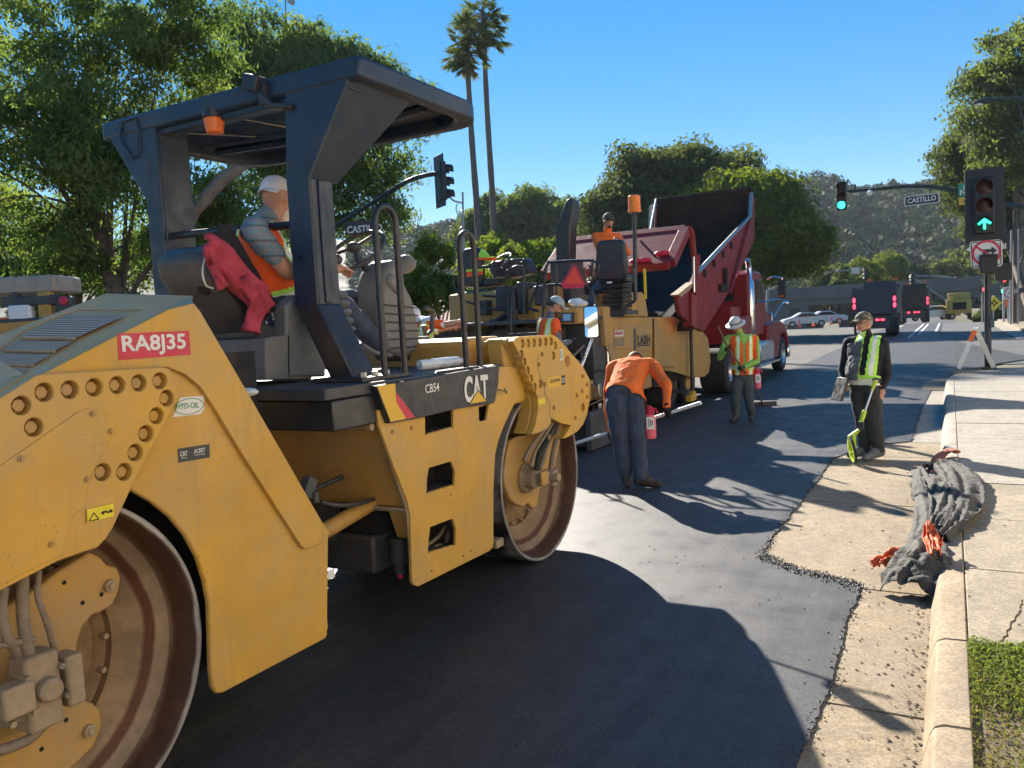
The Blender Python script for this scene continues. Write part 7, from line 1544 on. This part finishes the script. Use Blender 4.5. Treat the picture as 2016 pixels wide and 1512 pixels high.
text_obj('lettering', 'CASTILLO', ss, m_hydw, oD(683, 460, DL-.02), q[2]-q[0], q[0]-q[5], (oD(752, 452, DL)-oD(683, 460, DL)).length, .2, 0, .03)
b = B(); b.tube([oD(700, 436, DL+.01), oD(700, 418, DL+.6)], .02, 5); b.tube([oD(735, 434, DL+.01), oD(735, 400, DL+.4)], .02, 5); b.obj('sign_hanger', m_pole, ls)
# ornamental lamp bracket
lp = thing('lamp_post', 'pale ornamental lamp post with wrought iron scrolls near the palms', 'lamp post', gnd(917, 40)); g0 = gnd(917, 40)
b = B(); t_ = oD(911, 382, 40); b.tube([g0, Vector((g0.x, g0.y, 3)), t_], [.11, .09, .05], 10); b.ell(t_, (.06, .06, .14), 8); b.obj('post', m_galv, lp)
b = B(); b.tube(spl([oD(*z, 40) for z in [(886, 388), (893, 395), (903, 398), (912, 400)]], 5), .05, 6); b.obj('bracket_arm', m_galv, lp)
b = B()
for pts in ([(900, 400), (898, 412), (903, 425), (910, 430), (906, 420), (902, 415)], [(912, 412), (905, 418), (903, 432), (910, 445), (914, 440), (908, 436)], [(911, 445), (904, 452), (906, 462), (912, 470)]): b.tube(spl([oD(*z, 40) for z in pts], 4), .028, 5)
b.obj('scroll', m_galv, lp)
# far signals beyond the crossing
def far_arm(D, pts, base_px, heads, label, mat=m_galv):
    o = thing('traffic_signal', label, 'traffic signal', gnd(base_px, D)); b = B(); b.tube(spl([oD(*q, D) for q in pts], 4), .09, 6); b.obj('mast_arm', mat, o)
    g = gnd(base_px, D); b = B(); b.cyl(g, oD(pts[0][0], pts[0][1], D), .13, n=8); b.obj('pole', mat, o)
    for hx_, hy, s_, lit, fc in heads: sighead(o, oD(hx_, hy, D-.2), fc, s_, lit, plate=False)
    return o
tc_ = -Vector((FWD.x, FWD.y, 0))
fa = far_arm(74, [(1512, 572), (1560, 553), (1620, 538), (1700, 528)], 1505, [(1705, 540, 1.1, -1, -tc_)], 'long pale mast arm with small square sign above the grey truck')
b = B(); q = oD(1684, 533, 73.8); b.box(q, (.7, .05, .6)); b.obj('lane_sign', m_hydw, fa)
fb = far_arm(86, [(1792, 544), (1830, 543), (1870, 546), (1895, 552)], 1910, [(1797, 552, 1.3, -1, -tc_), (1884, 556, 1.2, -1, -tc_)], 'far mast arm with two dark signals in front of the bridge')
fc_ = thing('traffic_signal', 'slim far pole with red light above a green light', 'traffic signal', gnd(1976, 56)); g = gnd(1976, 56); b = B(); b.cyl(g, Vector((g.x, g.y, oD(1975, 575, 56).z)), .07, n=8); b.obj('pole', m_galv, fc_)
hb = sighead(fc_, oD(1975, 561, 56), tc_, 1.0, 0, plate=False); b = B(); b.ell(oD(1976, 573, 55.7), (.14, .05, .14), 12); b.obj('green_lens', m_lg, fc_)
fd = thing('traffic_signal', 'green signal hanging under the freeway bridge', 'traffic signal', gnd(1863, 90)); sighead(fd, oD(1863, 594, 90), tc_, .95, 2, plate=False); b = B(); b.cyl(oD(1863, 588, 90.2), oD(1863, 560, 94), .06, n=6); b.obj('hanger', m_galv, fd)
fe = thing('pedestrian_signal', 'small red pedestrian signal beside the dark corner pole', 'signal', gnd(1934, 60)); g = gnd(1934, 60); b = B(); b.cyl(g, Vector((g.x, g.y, oD(1934, 565, 60).z)), .05, n=8); b.obj('pole', m_galv, fe)
b = B(); q = oD(1935, 570, 59.9); b.box(q, (.4, .2, .5)); b.obj('signal_housing', m_sig, fe); b = B(); b.ell(q-FWD*.12, (.14, .05, .13), 10); b.obj('lens', m_lr, fe)
# road signs far right
def post_sign(px, py, D, r, mat, label, shape, m2=None):
    o = thing('road_sign', label, 'sign', gnd(px, D)); c = oD(px, py, D); g = gnd(px, D); b = B(); b.cyl(g, Vector((c.x, c.y, c.z+r*.3)), .035, n=8); b.obj('post', m_galv, o)
    f = -Vector((FWD.x, FWD.y, 0)).normalized(); sd = Vector((-f.y, f.x, 0)); n = 4 if shape == 'd' else 24
    P = [c+f*.05+sd*(r*math.cos(2*math.pi*k/n))+ZU*(r*math.sin(2*math.pi*k/n)) for k in range(n)] if shape != 's' else [c+f*.05+sd*x*r+ZU*z*r for x, z in ((-1, -1), (1, -1), (1, 1), (-1, 1))]
    b = B(); b.prism(P, [q-f*.02 for q in P]); s = b.obj('panel', mat, o); return o, s, c+f*.062, sd, f
o, s, c, sd, f = post_sign(1956, 597, 62, .62, m_wyel, 'yellow diamond warning sign beside the far sidewalk', 'd'); b = B()
for x, z in ((-.18, 0), (.18, 0), (0, .16), (0, -.16)): b.ell(c+sd*x+ZU*z, (.1, .02, .1), 8)
b.obj('symbol', m_print, s)
post_sign(1984, 596, 58, .5, m_orng, 'orange work zone diamond sign next to the utility poles', 'd')
o, s, c, sd, f = post_sign(1986, 577, 52, .42, m_hydw, 'white square turn restriction sign on the far corner', 's'); b = B(); b.lathe(c, f, [(.28, 0), (.34, 0), (.34, .004), (.28, .004)], 20, close=True); b.obj('prohibition_ring', m_sred, s); b = B(); b.box(c+f*.003, (.36, .01, .09), Matrix.Rotation(.3, 3, 'Y')); b.obj('turn_arrow', m_print, s)
o, s, c, sd, f = post_sign(1492, 618, 78, .3, m_sred, 'small red stop sign by the bridge abutment', 'c')
# utility poles and conduits
for i, (px, D, r, mt, lb) in enumerate([(1999, 51, .17, m_bark, 'brown wooden utility pole on the far corner'), (2010, 54, .19, m_bark2, 'thick weathered utility pole behind the brown one'), (1990, 50, .07, m_galv, 'thin grey conduit pole beside the utility poles'), (2004, 49.5, .06, m_galv, 'bright metal conduit pole between the utility poles')]):
    g = gnd(px, D); o = thing('utility_pole', lb, 'pole', g); b = B(); b.cyl(g, g+Vector((.05, 0, 9 if i < 2 else 6)), r, r*.8, 12); b.obj('shaft', mt, o)
    b = B(); b.box(g+Vector((0, -r, 2.2)), (.12, .1, .3)); b.obj('meter_box', m_galv, o)
# street lamp arm
sl_ = thing('street_lamp', 'curved dark street lamp arm reaching over the sidewalk', 'street lamp', (5.2, 31, 0)); a = [oY(*q, 31) for q in [(1934, 200), (1960, 196), (2016, 192)]]
b = B(); b.tube(spl(a+[Vector((4.3, 31, a[-1].z-.1)), Vector((5.2, 31, a[-1].z-1.6))], 6), .06, 8); b.obj('arm', m_pole, sl_); b = B(); b.cyl((5.2, 31, 0), (5.2, 31, a[-1].z-1.4), .15, .1, 12); b.obj('pole', m_pole, sl_)
b = B(); b.ell(a[0]+Vector((.05, 0, 0)), (.34, .16, .1), 14); lh = b.obj('lamp_head', m_pole, sl_); b = B(); b.ell(a[0]-Vector((.08, 0, .07)), (.14, .12, .06), 10); b.obj('lens', m_hydw, lh)
# flood light top left
fl = thing('light_pole', 'thin light pole with small floodlight above the trees', 'light pole', gnd(562, 60)); t_ = oD(562, -10, 60); g = gnd(562, 60); b = B(); b.cyl(g, t_, .1, .06, 8); b.obj('pole', m_galv, fl); b = B(); b.box(oD(573, 3, 60), (.5, .3, .4), Matrix.Rotation(.6, 3, 'Y')); b.obj('floodlight', m_galv, fl, bev=.05)
# ------------------------------------------------------------------ second roller far left, mostly hidden
r2 = thing('small_roller', 'second yellow roller with pale roof parked behind the large roller', 'road roller', gnd(60, 9.2))
D2 = 9.2; sdv = Vector((RGT.x, RGT.y, 0)).normalized(); bkv = Vector((FWD.x, FWD.y, 0)).normalized()
def q2(px, py, d=0): return oD(px, py, D2+d)
def obx(name, a, c, depth, mat, bev=.02):
    a, c = Vector(a), Vector(c); b = B(); x0 = (a-c).dot(sdv); P = [a, a-sdv*x0, Vector((0, 0, 0)), Vector((0, 0, 0))]
    P = [Vector((a.x, a.y, c.z)), Vector(((a-sdv*x0).x, (a-sdv*x0).y, c.z)), Vector(((a-sdv*x0).x, (a-sdv*x0).y, a.z)), a]; b.prism(P, [p_+bkv*depth for p_ in P]); return b.obj(name, mat, r2, bev=bev)
m_beige = M('beige_metal', (.36, .31, .25), .6, 0, .15, 6, .05, 40, (.2, .17, .13), .4, 4)
obx('roof', q2(-60, 549), q2(108, 574), .6, m_beige, .03); obx('post', q2(70, 575), q2(100, 636), .12, m_yeld); obx('post', q2(20, 575), q2(36, 640), .1, m_dgry); obx('cross_beam', q2(0, 585), q2(110, 600), .1, m_dgry)
obx('lamp_box', q2(108, 584), q2(140, 628), .1, m_dgry); b = B(); q = q2(124, 584); b.lathe(q2(124, 592, -.01), -bkv, [(.0, .02), (.04, .015), (.055, 0)], 16); b.obj('tail_light', m_sred, r2)
obx('seat_back', q2(12, 600), q2(60, 634), .12, m_white, .03); obx('body', q2(-60, 632), q2(150, 700), 1.2, m_dgry); obx('hood', q2(-60, 628), q2(22, 720), .8, m_orng, .06); obx('frame', q2(-50, 700), q2(160, 730), 1.5, m_yeld)
g = q2(60, 760); b = B(); b.cyl(Vector((g.x, g.y, .45))-sdv*.7+bkv*.3, Vector((g.x, g.y, .45))+sdv*.6+bkv*.3, .45, n=28); b.obj('drum', m_steel, r2)
obx('drum_yoke', q2(-20, 722), Vector((q2(20, 800).x, q2(20, 800).y, .4)), .7, m_yeld)
# ------------------------------------------------------------------ far vehicles
def dump_rear(px, D, label, col, s=1.0, lights=True, beacon=True):
    g = gnd(px, D); o = thing('dump_truck', label, 'truck', g, None); f = Vector((0, 1, 0)); m_b = M('bed_'+label[:6], col, .5, 0, .15, 3, .04, 20)
    X0, X1, Y0 = g.x-1.25*s, g.x+1.25*s, g.y
    b = B(); b.bb(X0, X1, Y0, Y0+5, 1.25, 3.0*s); bed = b.obj('bed', m_b, o, bev=.04)
    for z in (1.7, 2.2, 2.65): b = B(); b.bb(X0+.05, X1-.05, Y0-.04, Y0-.001, z, z+.05); b.obj('tailgate_rib', m_b, bed)
    for x in (X0, X1-.22): b = B(); b.bb(x, x+.22, Y0-.1, Y0-.001, 1.15, 3.05*s); b.obj('corner_post', m_dgry, bed)
    b = B(); b.bb(X0+.3, X1-.3, Y0+4.2, Y0+5.2, 3.0*s, 3.5*s); b.obj('cab_shield', m_b, o)
    b = B(); b.bb(X0+.1, X1-.1, Y0+5.2, Y0+7.5, .7, 3.0); b.obj('cab', m_b, o, bev=.08)
    b = B(); b.bb(X0+.2, X1-.2, Y0+.2, Y0+6, .75, 1.2); b.obj('chassis', m_dgry, o)
    for x in (X0+.02, X1-.62):
        for y in (.9, 2.2): b = B(); b.lathe((x, Y0+y, .52), (1, 0, 0), [(.2, 0), (.48, 0), (.52, .05), (.52, .55), (.48, .6), (.2, .6)], 20); b.obj('tyre', m_rub, o)
    b = B(); b.bb(X0+.35, X1-.35, Y0-.02, Y0+.15, .45, 1.15); b.obj('rear_plate', m_dgry, o)
    if lights:
        for x in (X0+.11, X1-.11):
            for z in (2.1, 1.75): b = B(); b.ell((x, Y0-.12, z), (.075, .04, .15), 10); b.obj('brake_light', m_lr, o)
        for x in (-.35, .15, .42): b = B(); b.ell((g.x+x, Y0-.05, .95), (.11, .04, .06), 10); b.obj('tail_light', m_lr, o)
    if beacon:
        for x in (-.55, .85): b = B(); b.box((g.x+x, Y0+4.3, 3.58*s), (.32, .2, .18)); b.obj('amber_marker', m_orng, o)
    b = B(); b.tube([(X1+.05, Y0+5, 2.3), (X1+.3, Y0+5, 2.5)], .03, 6); b.box((X1+.3, Y0+5, 2.2), (.2, .1, .5)); b.obj('side_mirror', m_blk, o)
    return o
dump_rear(1722, 45, 'dark grey dump truck with lit red tail lights driving away', (.05, .055, .075), .92)
dump_rear(1798, 70, 'black dump truck ahead of the grey one', (.02, .02, .022))
g = gnd(1888, 74); ld = thing('sweeper_truck', 'pale yellow road machine seen from behind near the bridge', 'truck', g); m_ly = M('pale_yellow', (.62, .42, .09), .6, 0, .15, 3)
b = B(); b.bb(g.x-1.05, g.x+1.05, g.y, g.y+4, .6, 1.9); b.obj('body', m_ly, ld, bev=.1); b = B(); b.bb(g.x-.9, g.x+.95, g.y+.5, g.y+3, 1.9, 2.5); b.obj('cab', m_ly, ld, bev=.1); b = B(); b.bb(g.x-.5, g.x+.6, g.y-.03, g.y-.001, .95, 1.6); b.obj('rear_grille', m_dark, ld)
for x in (g.x-1.05, g.x+.7): b = B(); b.lathe((x, g.y+.8, .5), (1, 0, 0), [(.2, 0), (.5, 0), (.5, .35), (.2, .35)], 18); b.obj('tyre', m_rub, ld)
def car(px, py, D, label, hd, col=(.7, .71, .72)):
    g = gnd(px, D); o = thing('parked_car', label, 'car', g, 'white cars beyond the cones', rz=math.atan2(hd.y, hd.x)); m_c = bpy.data.materials.get('car_white') or M('car_white', col, .2, 0, .04, 2)
    body = [(-2.2, .35), (-2.25, .75), (-1.95, .92), (-1.2, 1.0), (-.6, 1.38), (.45, 1.42), (1.25, .98), (2.0, .82), (2.2, .6), (2.2, .35)]
    b = B(); b.prY(body, -.85, .85); b.obj('body', m_c, o, bev=.1)
    for y in (-.87, .86): b = B(); b.prY([(-1.05, 1.0), (-.55, 1.3), (.4, 1.33), (1.0, 1.0)], y, y+.01); b.obj('side_window', m_glass, o)
    for x in (-1.35, 1.35):
        for y in (-.88, .68): b = B(); b.lathe((x, y, .32), (0, 1, 0), [(.18, 0), (.3, 0), (.32, .03), (.32, .17), (.3, .2), (.18, .2)], 20); w = b.obj('wheel', m_rub, o); b = B(); b.lathe((x, y, .32), (0, 1, 0), [(0, .08), (.19, .02), (.19, .18), (0, .12)], 14); b.obj('rim', m_alu, w)
    for y in (-.6, .6): b = B(); b.ell((2.15, y, .68), (.06, .18, .08), 8); b.obj('headlight', m_hydw, o); b = B(); b.ell((-2.2, y, .75), (.05, .18, .07), 8); b.obj('tail_light', m_sred, o)
    return o
car(1585, 640, 77, 'white sedan behind the row of cones', -sdv+bkv*.15); car(1622, 640, 84, 'white car partly hidden behind the first sedan', -sdv+bkv*.1); car(1838, 630, 76, 'white car crossing behind the black dump truck', sdv)
# cones
m_cone = M('cone_orange', (.9, .12, .03), .5, 0, .08, 6)
cz = None
for i, (px, py) in enumerate([(1541, 646), (1574, 645), (1602, 642), (1618, 640), (1637, 639), (1652, 638)]):
    g = oZ(px, py, 0)
    if cz is None:
        cz = thing('traffic_cone', 'orange traffic cone with white band in the row along the closed lane', 'traffic cone', (0, 0, 0), 'cones along the closed lane')
        b = B(); b.lathe((0, 0, .04), (0, 0, 1), [(.15, 0), (.12, .2), (.1, .32), (.06, .6), (.035, .68), (0, .69)], 16); c_ = b.obj('cone', m_cone, cz); b = B(); b.bb(-.19, .19, -.19, .19, 0, .04); b.obj('base', m_cone, cz); b = B(); b.lathe((0, 0, .04), (0, 0, 1), [(.127, .2), (.106, .33)], 16); b.obj('band', m_hydw, c_); cz.location = g
    else: dup(cz, g)
# A-frame sign stand
af = thing('folding_sign', 'folded white and orange A frame sign standing by the corner kerb', 'sign', oZ(1915, 722, .0)); a0, ap, a2 = oY(1888, 724, 21.2), oY(1921, 646, 21.2), oY(1956, 722, 21.9)
for a, c, mt in ((a0, ap, m_white), (a2, ap, m_white)):
    d = (c-a).normalized(); s_ = d.cross(Vector((.02, 1, 0))).normalized()*.045; w = Vector((.02, .6, 0))*.5
    b = B(); b.prism([a-s_-w, a+s_-w, c+s_-w, c-s_-w], [a-s_+w, a+s_+w, c+s_+w, c-s_+w]); pn = b.obj('panel', mt, af, bev=.004)
    for t0, t1 in ((.15, .3), (.45, .58), (.68, .95)):
        p0, p1 = a.lerp(c, t0), a.lerp(c, t1); b = B(); s2 = s_*1.15; w2 = w*1.01; b.prism([p0-s2-w2, p0+s2-w2, p1+s2-w2, p1-s2-w2], [p0-s2+w2, p0+s2+w2, p1+s2+w2, p1-s2+w2]); b.obj('stripe', m_orng if t0 > .6 and a is a0 else m_silv, pn)
# ------------------------------------------------------------------ rolled silt fabric by the inlet
m_fab, t, p = newmat('silt_fabric'); co = coords(t, 'Object')
c = ramp(t, nz(t, 6, 8, .7, co), [(.3, (.03, .028, .025)), (.6, (.07, .065, .055)), (.75, (.14, .125, .098))]); t.links.new(c, p.inputs['Base Color']); p.inputs['Roughness'].default_value = .85
w1 = nz(t, 7, 3, .6, coords(t, 'Object', (1.2, 3.2, 2))); w2 = nz(t, 26, 4, .65, co); ad = t.nodes.new('ShaderNodeMath'); ad.operation = 'MULTIPLY_ADD'; ad.inputs[1].default_value = .3; t.links.new(w2, ad.inputs[0]); t.links.new(w1, ad.inputs[2]); bump(t, p, ad.outputs[0], .7, .03)
m_oflap = M('orange_fabric', (.75, .13, .03), .7, 0, .25, 12, .3, 60); m_oflap2 = M('weathered_orange', (.32, .09, .045), .8, 0, .25, 12, .3, 60)
fbx = thing('silt_sock', 'crumpled dark fabric roll with orange flaps lying over the gutter and kerb', 'fabric roll', oZ(1830, 1050, 0))
def crumple(pts, rad, name, mat, flat=.75, amp=.035, seed=0, n=40, fr=7, ring=.11):
    P = spl([Vector(p) for p in pts], 16); N = len(P); vs = []; fs = []; L_ = sum((P[i+1]-P[i]).length for i in range(N-1))
    for i, p_ in enumerate(P):
        d = (P[min(i+1, N-1)]-P[max(i-1, 0)]).normalized(); a = d.cross(ZU).normalized(); u = a.cross(d); t_ = i/(N-1); r = np.interp(t_, np.linspace(0, 1, len(rad)), rad)
        for k in range(n):
            an = 2*math.pi*k/n; q = a*math.cos(an)+u*math.sin(an)*flat; base = p_+q*r
            sv = Vector((seed*3.1, 0, 0)); rg_ = mnoise.noise(Vector((t_*L_/.045+seed+1.2*math.cos(an), math.cos(an)*.8, math.sin(an)*.8)))+.6*mnoise.noise(Vector((t_*L_/.12+seed, math.cos(an)*3, math.sin(an)*3)))
            rr_ = 1+ring*rg_+.14*mnoise.noise(base*4+sv)
            vs.append(p_+q*r*rr_+a*amp*mnoise.noise(base*fr*.7)+ZU*amp*.6*mnoise.noise(base*fr*.8+sv))
    fs = [(i*n+k, i*n+(k+1) % n, (i+1)*n+(k+1) % n, (i+1)*n+k) for i in range(N-1) for k in range(n)]+[tuple(range(n-1, -1, -1)), tuple(range((N-1)*n, N*n))]
    return mesh_obj(name, [tuple(v) for v in vs], fs, mat, fbx, ang=180)
crumple([oZ(1808, 930, .09), oZ(1822, 960, .1), oZ(1836, 1000, .09), oZ(1834, 1045, .08), oZ(1820, 1085, .08), oZ(1796, 1118, .06)], [.06, .115, .115, .105, .105, .07], 'roll', m_fab, .62, .03, 1, ring=.14)
def cloth_sheet(name, path, wid, amp, arch, seed, mat=None):
    """loose fabric: a thin rumpled sheet that follows a path"""
    P = spl([Vector(q) for q in path], 12); N = len(P); nw = 26; vs = []
    for i, q in enumerate(P):
        d = (P[min(i+1, N-1)]-P[max(i-1, 0)]); d.z = 0; d.normalize(); s_ = Vector((-d.y, d.x, 0)); t_ = i/(N-1); w = np.interp(t_, np.linspace(0, 1, len(wid)), wid)
        for k in range(nw):
            u = k/(nw-1)*2-1; b0 = q+s_*(w*u); sv = Vector((seed, 0, 0))
            fold = (1-2.2*abs(mnoise.noise(Vector((u*2.2+seed, t_*2.6, seed)))))*amp+.6*amp*mnoise.noise(b0*16+sv)+.3*amp*mnoise.noise(b0*38+sv)
            vs.append(b0+ZU*(arch*(1-u*u)+fold)+s_*(.35*amp*mnoise.noise(b0*11+sv))+d*(.05*mnoise.noise(Vector((u*3, seed, t_*2)))))
    fs = [(i*nw+k, i*nw+k+1, (i+1)*nw+k+1, (i+1)*nw+k) for i in range(N-1) for k in range(nw-1)]
    o = mesh_obj(name, [tuple(v) for v in vs], fs, mat or m_fab, fbx, ang=180); m = o.modifiers.new('t', 'SOLIDIFY'); m.thickness = .006; return o
cloth_sheet('folded_fabric', [oZ(1822, 925, .17), oZ(1858, 918, .2), oZ(1888, 942, .2), oZ(1896, 985, .19), oZ(1880, 1025, .18), oZ(1850, 1065, .16)], [.06, .12, .16, .15, .12, .06], .035, .03, 4.3)
cloth_sheet('folded_fabric', [oZ(1830, 945, .17), oZ(1858, 970, .19), oZ(1862, 1010, .18), oZ(1845, 1050, .16)], [.08, .13, .12, .07], .035, .04, 9.1)
cloth_sheet('fabric_wrap', [oZ(1815, 935, .1), oZ(1836, 1000, .12), oZ(1832, 1060, .11), oZ(1800, 1115, .1)], [.08, .14, .14, .12], .025, .07, 2.2)
cloth_sheet('fabric_mouth', [oZ(1826, 1066, .13), oZ(1815, 1105, .14), oZ(1800, 1140, .08), oZ(1786, 1170, .02)], [.09, .17, .2, .16], .04, .05, 13.7)
crumple([oZ(1828, 928, .12), oZ(1846, 905, .16), oZ(1868, 888, .21), oZ(1884, 892, .22)], [.02, .055, .06, .04], 'orange_flap', m_oflap2, .35, .03, 3)
cloth_sheet('orange_flap', [oZ(1832, 1042, .3), oZ(1836, 1066, .24), oZ(1842, 1095, .2)], [.02, .06, .03], .04, .03, 5.5, m_oflap)
cloth_sheet('orange_flap', [oZ(1724, 1118, .02), oZ(1745, 1108, .05), oZ(1768, 1096, .08)], [.03, .05, .03], .035, .03, 6.6, m_oflap)
# ------------------------------------------------------------------ loose bits: asphalt crumbs, leaf litter, grass
def flakes(name, label, pos, size, mat, cat, flat=.5, seed=0):
    rs = np.random.RandomState(seed); vs = []; fs = []
    ico = [(0, 0, 1), (.9, 0, .1), (-.4, .8, .0), (-.5, -.7, .1), (.1, .1, -.8)]; fc = [(0, 1, 2), (0, 2, 3), (0, 3, 1), (4, 2, 1), (4, 3, 2), (4, 1, 3)]
    for i, p_ in enumerate(pos):
        s_ = size*(.3+rs.rand()**2*1.4); a = rs.rand()*6.28; c, s = math.cos(a), math.sin(a); o = len(vs)
        for x, y, z in ico:
            x, y, z = x*(.7+.6*rs.rand()), y*(.7+.6*rs.rand()), z*flat; vs.append((p_[0]+(x*c-y*s)*s_, p_[1]+(x*s+y*c)*s_, p_[2]+z*s_))
        fs += [tuple(q+o for q in f) for f in fc]
    o = mesh_obj(name, vs, fs, mat, flat=True); o['kind'] = 'stuff'; return tag(o, label, cat)
rs = np.random.RandomState(8); pos = []
ed = edge[1:]+AP+edge2[:2]
for (ax_, ay), (bx, by) in zip(ed[:-1], ed[1:]):
    n = int(math.hypot(bx-ax_, by-ay)*(320 if 5.4 < ay < 6.2 else 110))
    for k in range(n):
        t_ = rs.rand(); w = rs.normal(0, .022)+(.0); pos.append((ax_+(bx-ax_)*t_+w+.004, ay+(by-ay)*t_+rs.normal(0, .022), .001))
for (ax_, ay), (bx, by) in zip(AP[:4], AP[1:5]):
    for k in range(420): t_ = rs.rand(); pos.append((ax_+(bx-ax_)*t_+rs.normal(0, .03), ay+(by-ay)*t_-abs(rs.normal(0, .06)), .004))
for k in range(260): pos.append((rs.uniform(-2.2, -.5), rs.uniform(2.5, 9), .001))
flakes('asphalt_crumbs', 'loose black crumbs along the ragged edge of the new asphalt', pos, .0075, m_crumb, 'crumbs', .5, 1)
pos = [(-.11-abs(rs.normal(0, .06)), rs.uniform(2.6, 5.7), -.008) for k in range(420)]+[(rs.uniform(-.5, -.1), rs.uniform(2.4, 6), -.008) for k in range(160)]+[(-.3+rs.normal(0, .25), rs.uniform(5.6, 10.8), -.008) for k in range(260)]+[(rs.uniform(-.05, 1.2), rs.uniform(4.4, 9), .155) for k in range(120)]+[(-.14-abs(rs.normal(0, .05)), 5.8+rs.rand()*4, -.008) for k in range(260)]
flakes('leaf_litter', 'brown leaf litter scattered in the gutter and on the sidewalk', pos, .009, M('dry_leaf_litter', (.07, .05, .035), .9, 0, .4, 20), 'leaf litter', .25, 2)
# planting strip: bare soil with low green clover
N = 110000; X = rs.uniform(.06, 1.2, N); Y = rs.uniform(1.2, 4.36, N)+.03*np.sin(X*23)*rs.rand(N); dens = np.clip((Y-3.1)*.8+1.3*np.array([mnoise.noise(Vector((x*2.4, y*2.4, 0))) for x, y in zip(X, Y)])+.35, .3, 1); k = rs.rand(N) < dens; X, Y = X[k], Y[k]; n = len(X)
Z = .125+rs.rand(n)*.055*np.clip((Y-2.6), .35, 1); dv = rs.normal(size=(n, 3)); dv[:, 2] = abs(dv[:, 2])*.6+.2; dv /= np.linalg.norm(dv, axis=1)[:, None]
m_clov = leafmat('clover', [(.24, .185, .10), (.15, .14, .06), (.115, .15, .045), (.17, .21, .07)], .35)
o = leaf_mesh('ground_cover', np.c_[X, Y, Z], dv, .012+.018*rs.rand(n)**2, np.where(rs.rand(n) < np.clip(Y-3.0, .15, .8), .006+.009*rs.rand(n), .003), np.clip(.0+.7*rs.rand(n)+(Y-3.35)*.45, 0, 1), m_clov, None, 'stuff'); tag(o, 'low green ground cover in the planting strip beside the kerb', 'ground cover')
# drinks bottles and rags on the roller deck
for i, (px, dx) in enumerate([(838, 0), (862, 0), (880, 0)]):
    q = oZ(px, 712, ZD+.04); q = oX(px, 714, -3.0); b = B(); b.lathe((q.x, q.y-.08, ZD+.035), (.35, 1, 0), [(0, 0), (.033, .005), (.035, .02), (.035, .14), (.014, .19), (.014, .21), (0, .212)], 14); wb = b.obj('water_bottle', M('clear_plastic', (.7, .75, .8), .08, 0, .05, 5), None); tag(wb, ['clear water bottle lying on the roller deck beside the rear handrail', 'clear water bottle between two other bottles on the roller deck', 'clear water bottle lying on the roller deck nearest the front drum'][i], 'bottle', 'water bottles on the roller deck')
b = B(); q = oX(480, 726, -2.9)
for k in range(5): b.ell((q.x-.05*k, q.y+.03*math.sin(k*2), ZD+.015), (.07, .05, .02), 10, Matrix.Rotation(k, 3, 'Z'))
rg2 = b.obj('rag', m_whsh, None); tag(rg2, 'white rag lying on the roller deck behind the post', 'rag')
# ------------------------------------------------------------------ air
hzb = B(); hzb.bb(-900, 900, -60, 900, -6, 75)
m_hz = bpy.data.materials.new('haze'); m_hz.use_nodes = True; t = m_hz.node_tree; t.nodes.remove(t.nodes['Principled BSDF'])
vp = t.nodes.new('ShaderNodeVolumePrincipled'); vp.inputs['Color'].default_value = (.80, .88, 1, 1); vp.inputs['Density'].default_value = .00016; vp.inputs['Anisotropy'].default_value = .2
t.links.new(vp.outputs[0], t.nodes['Material Output'].inputs['Volume'])
hz = hzb.obj('haze', m_hz, flat=True); hz['kind'] = 'stuff'; tag(hz, 'thin pale blue haze softening the far hillside', 'haze')
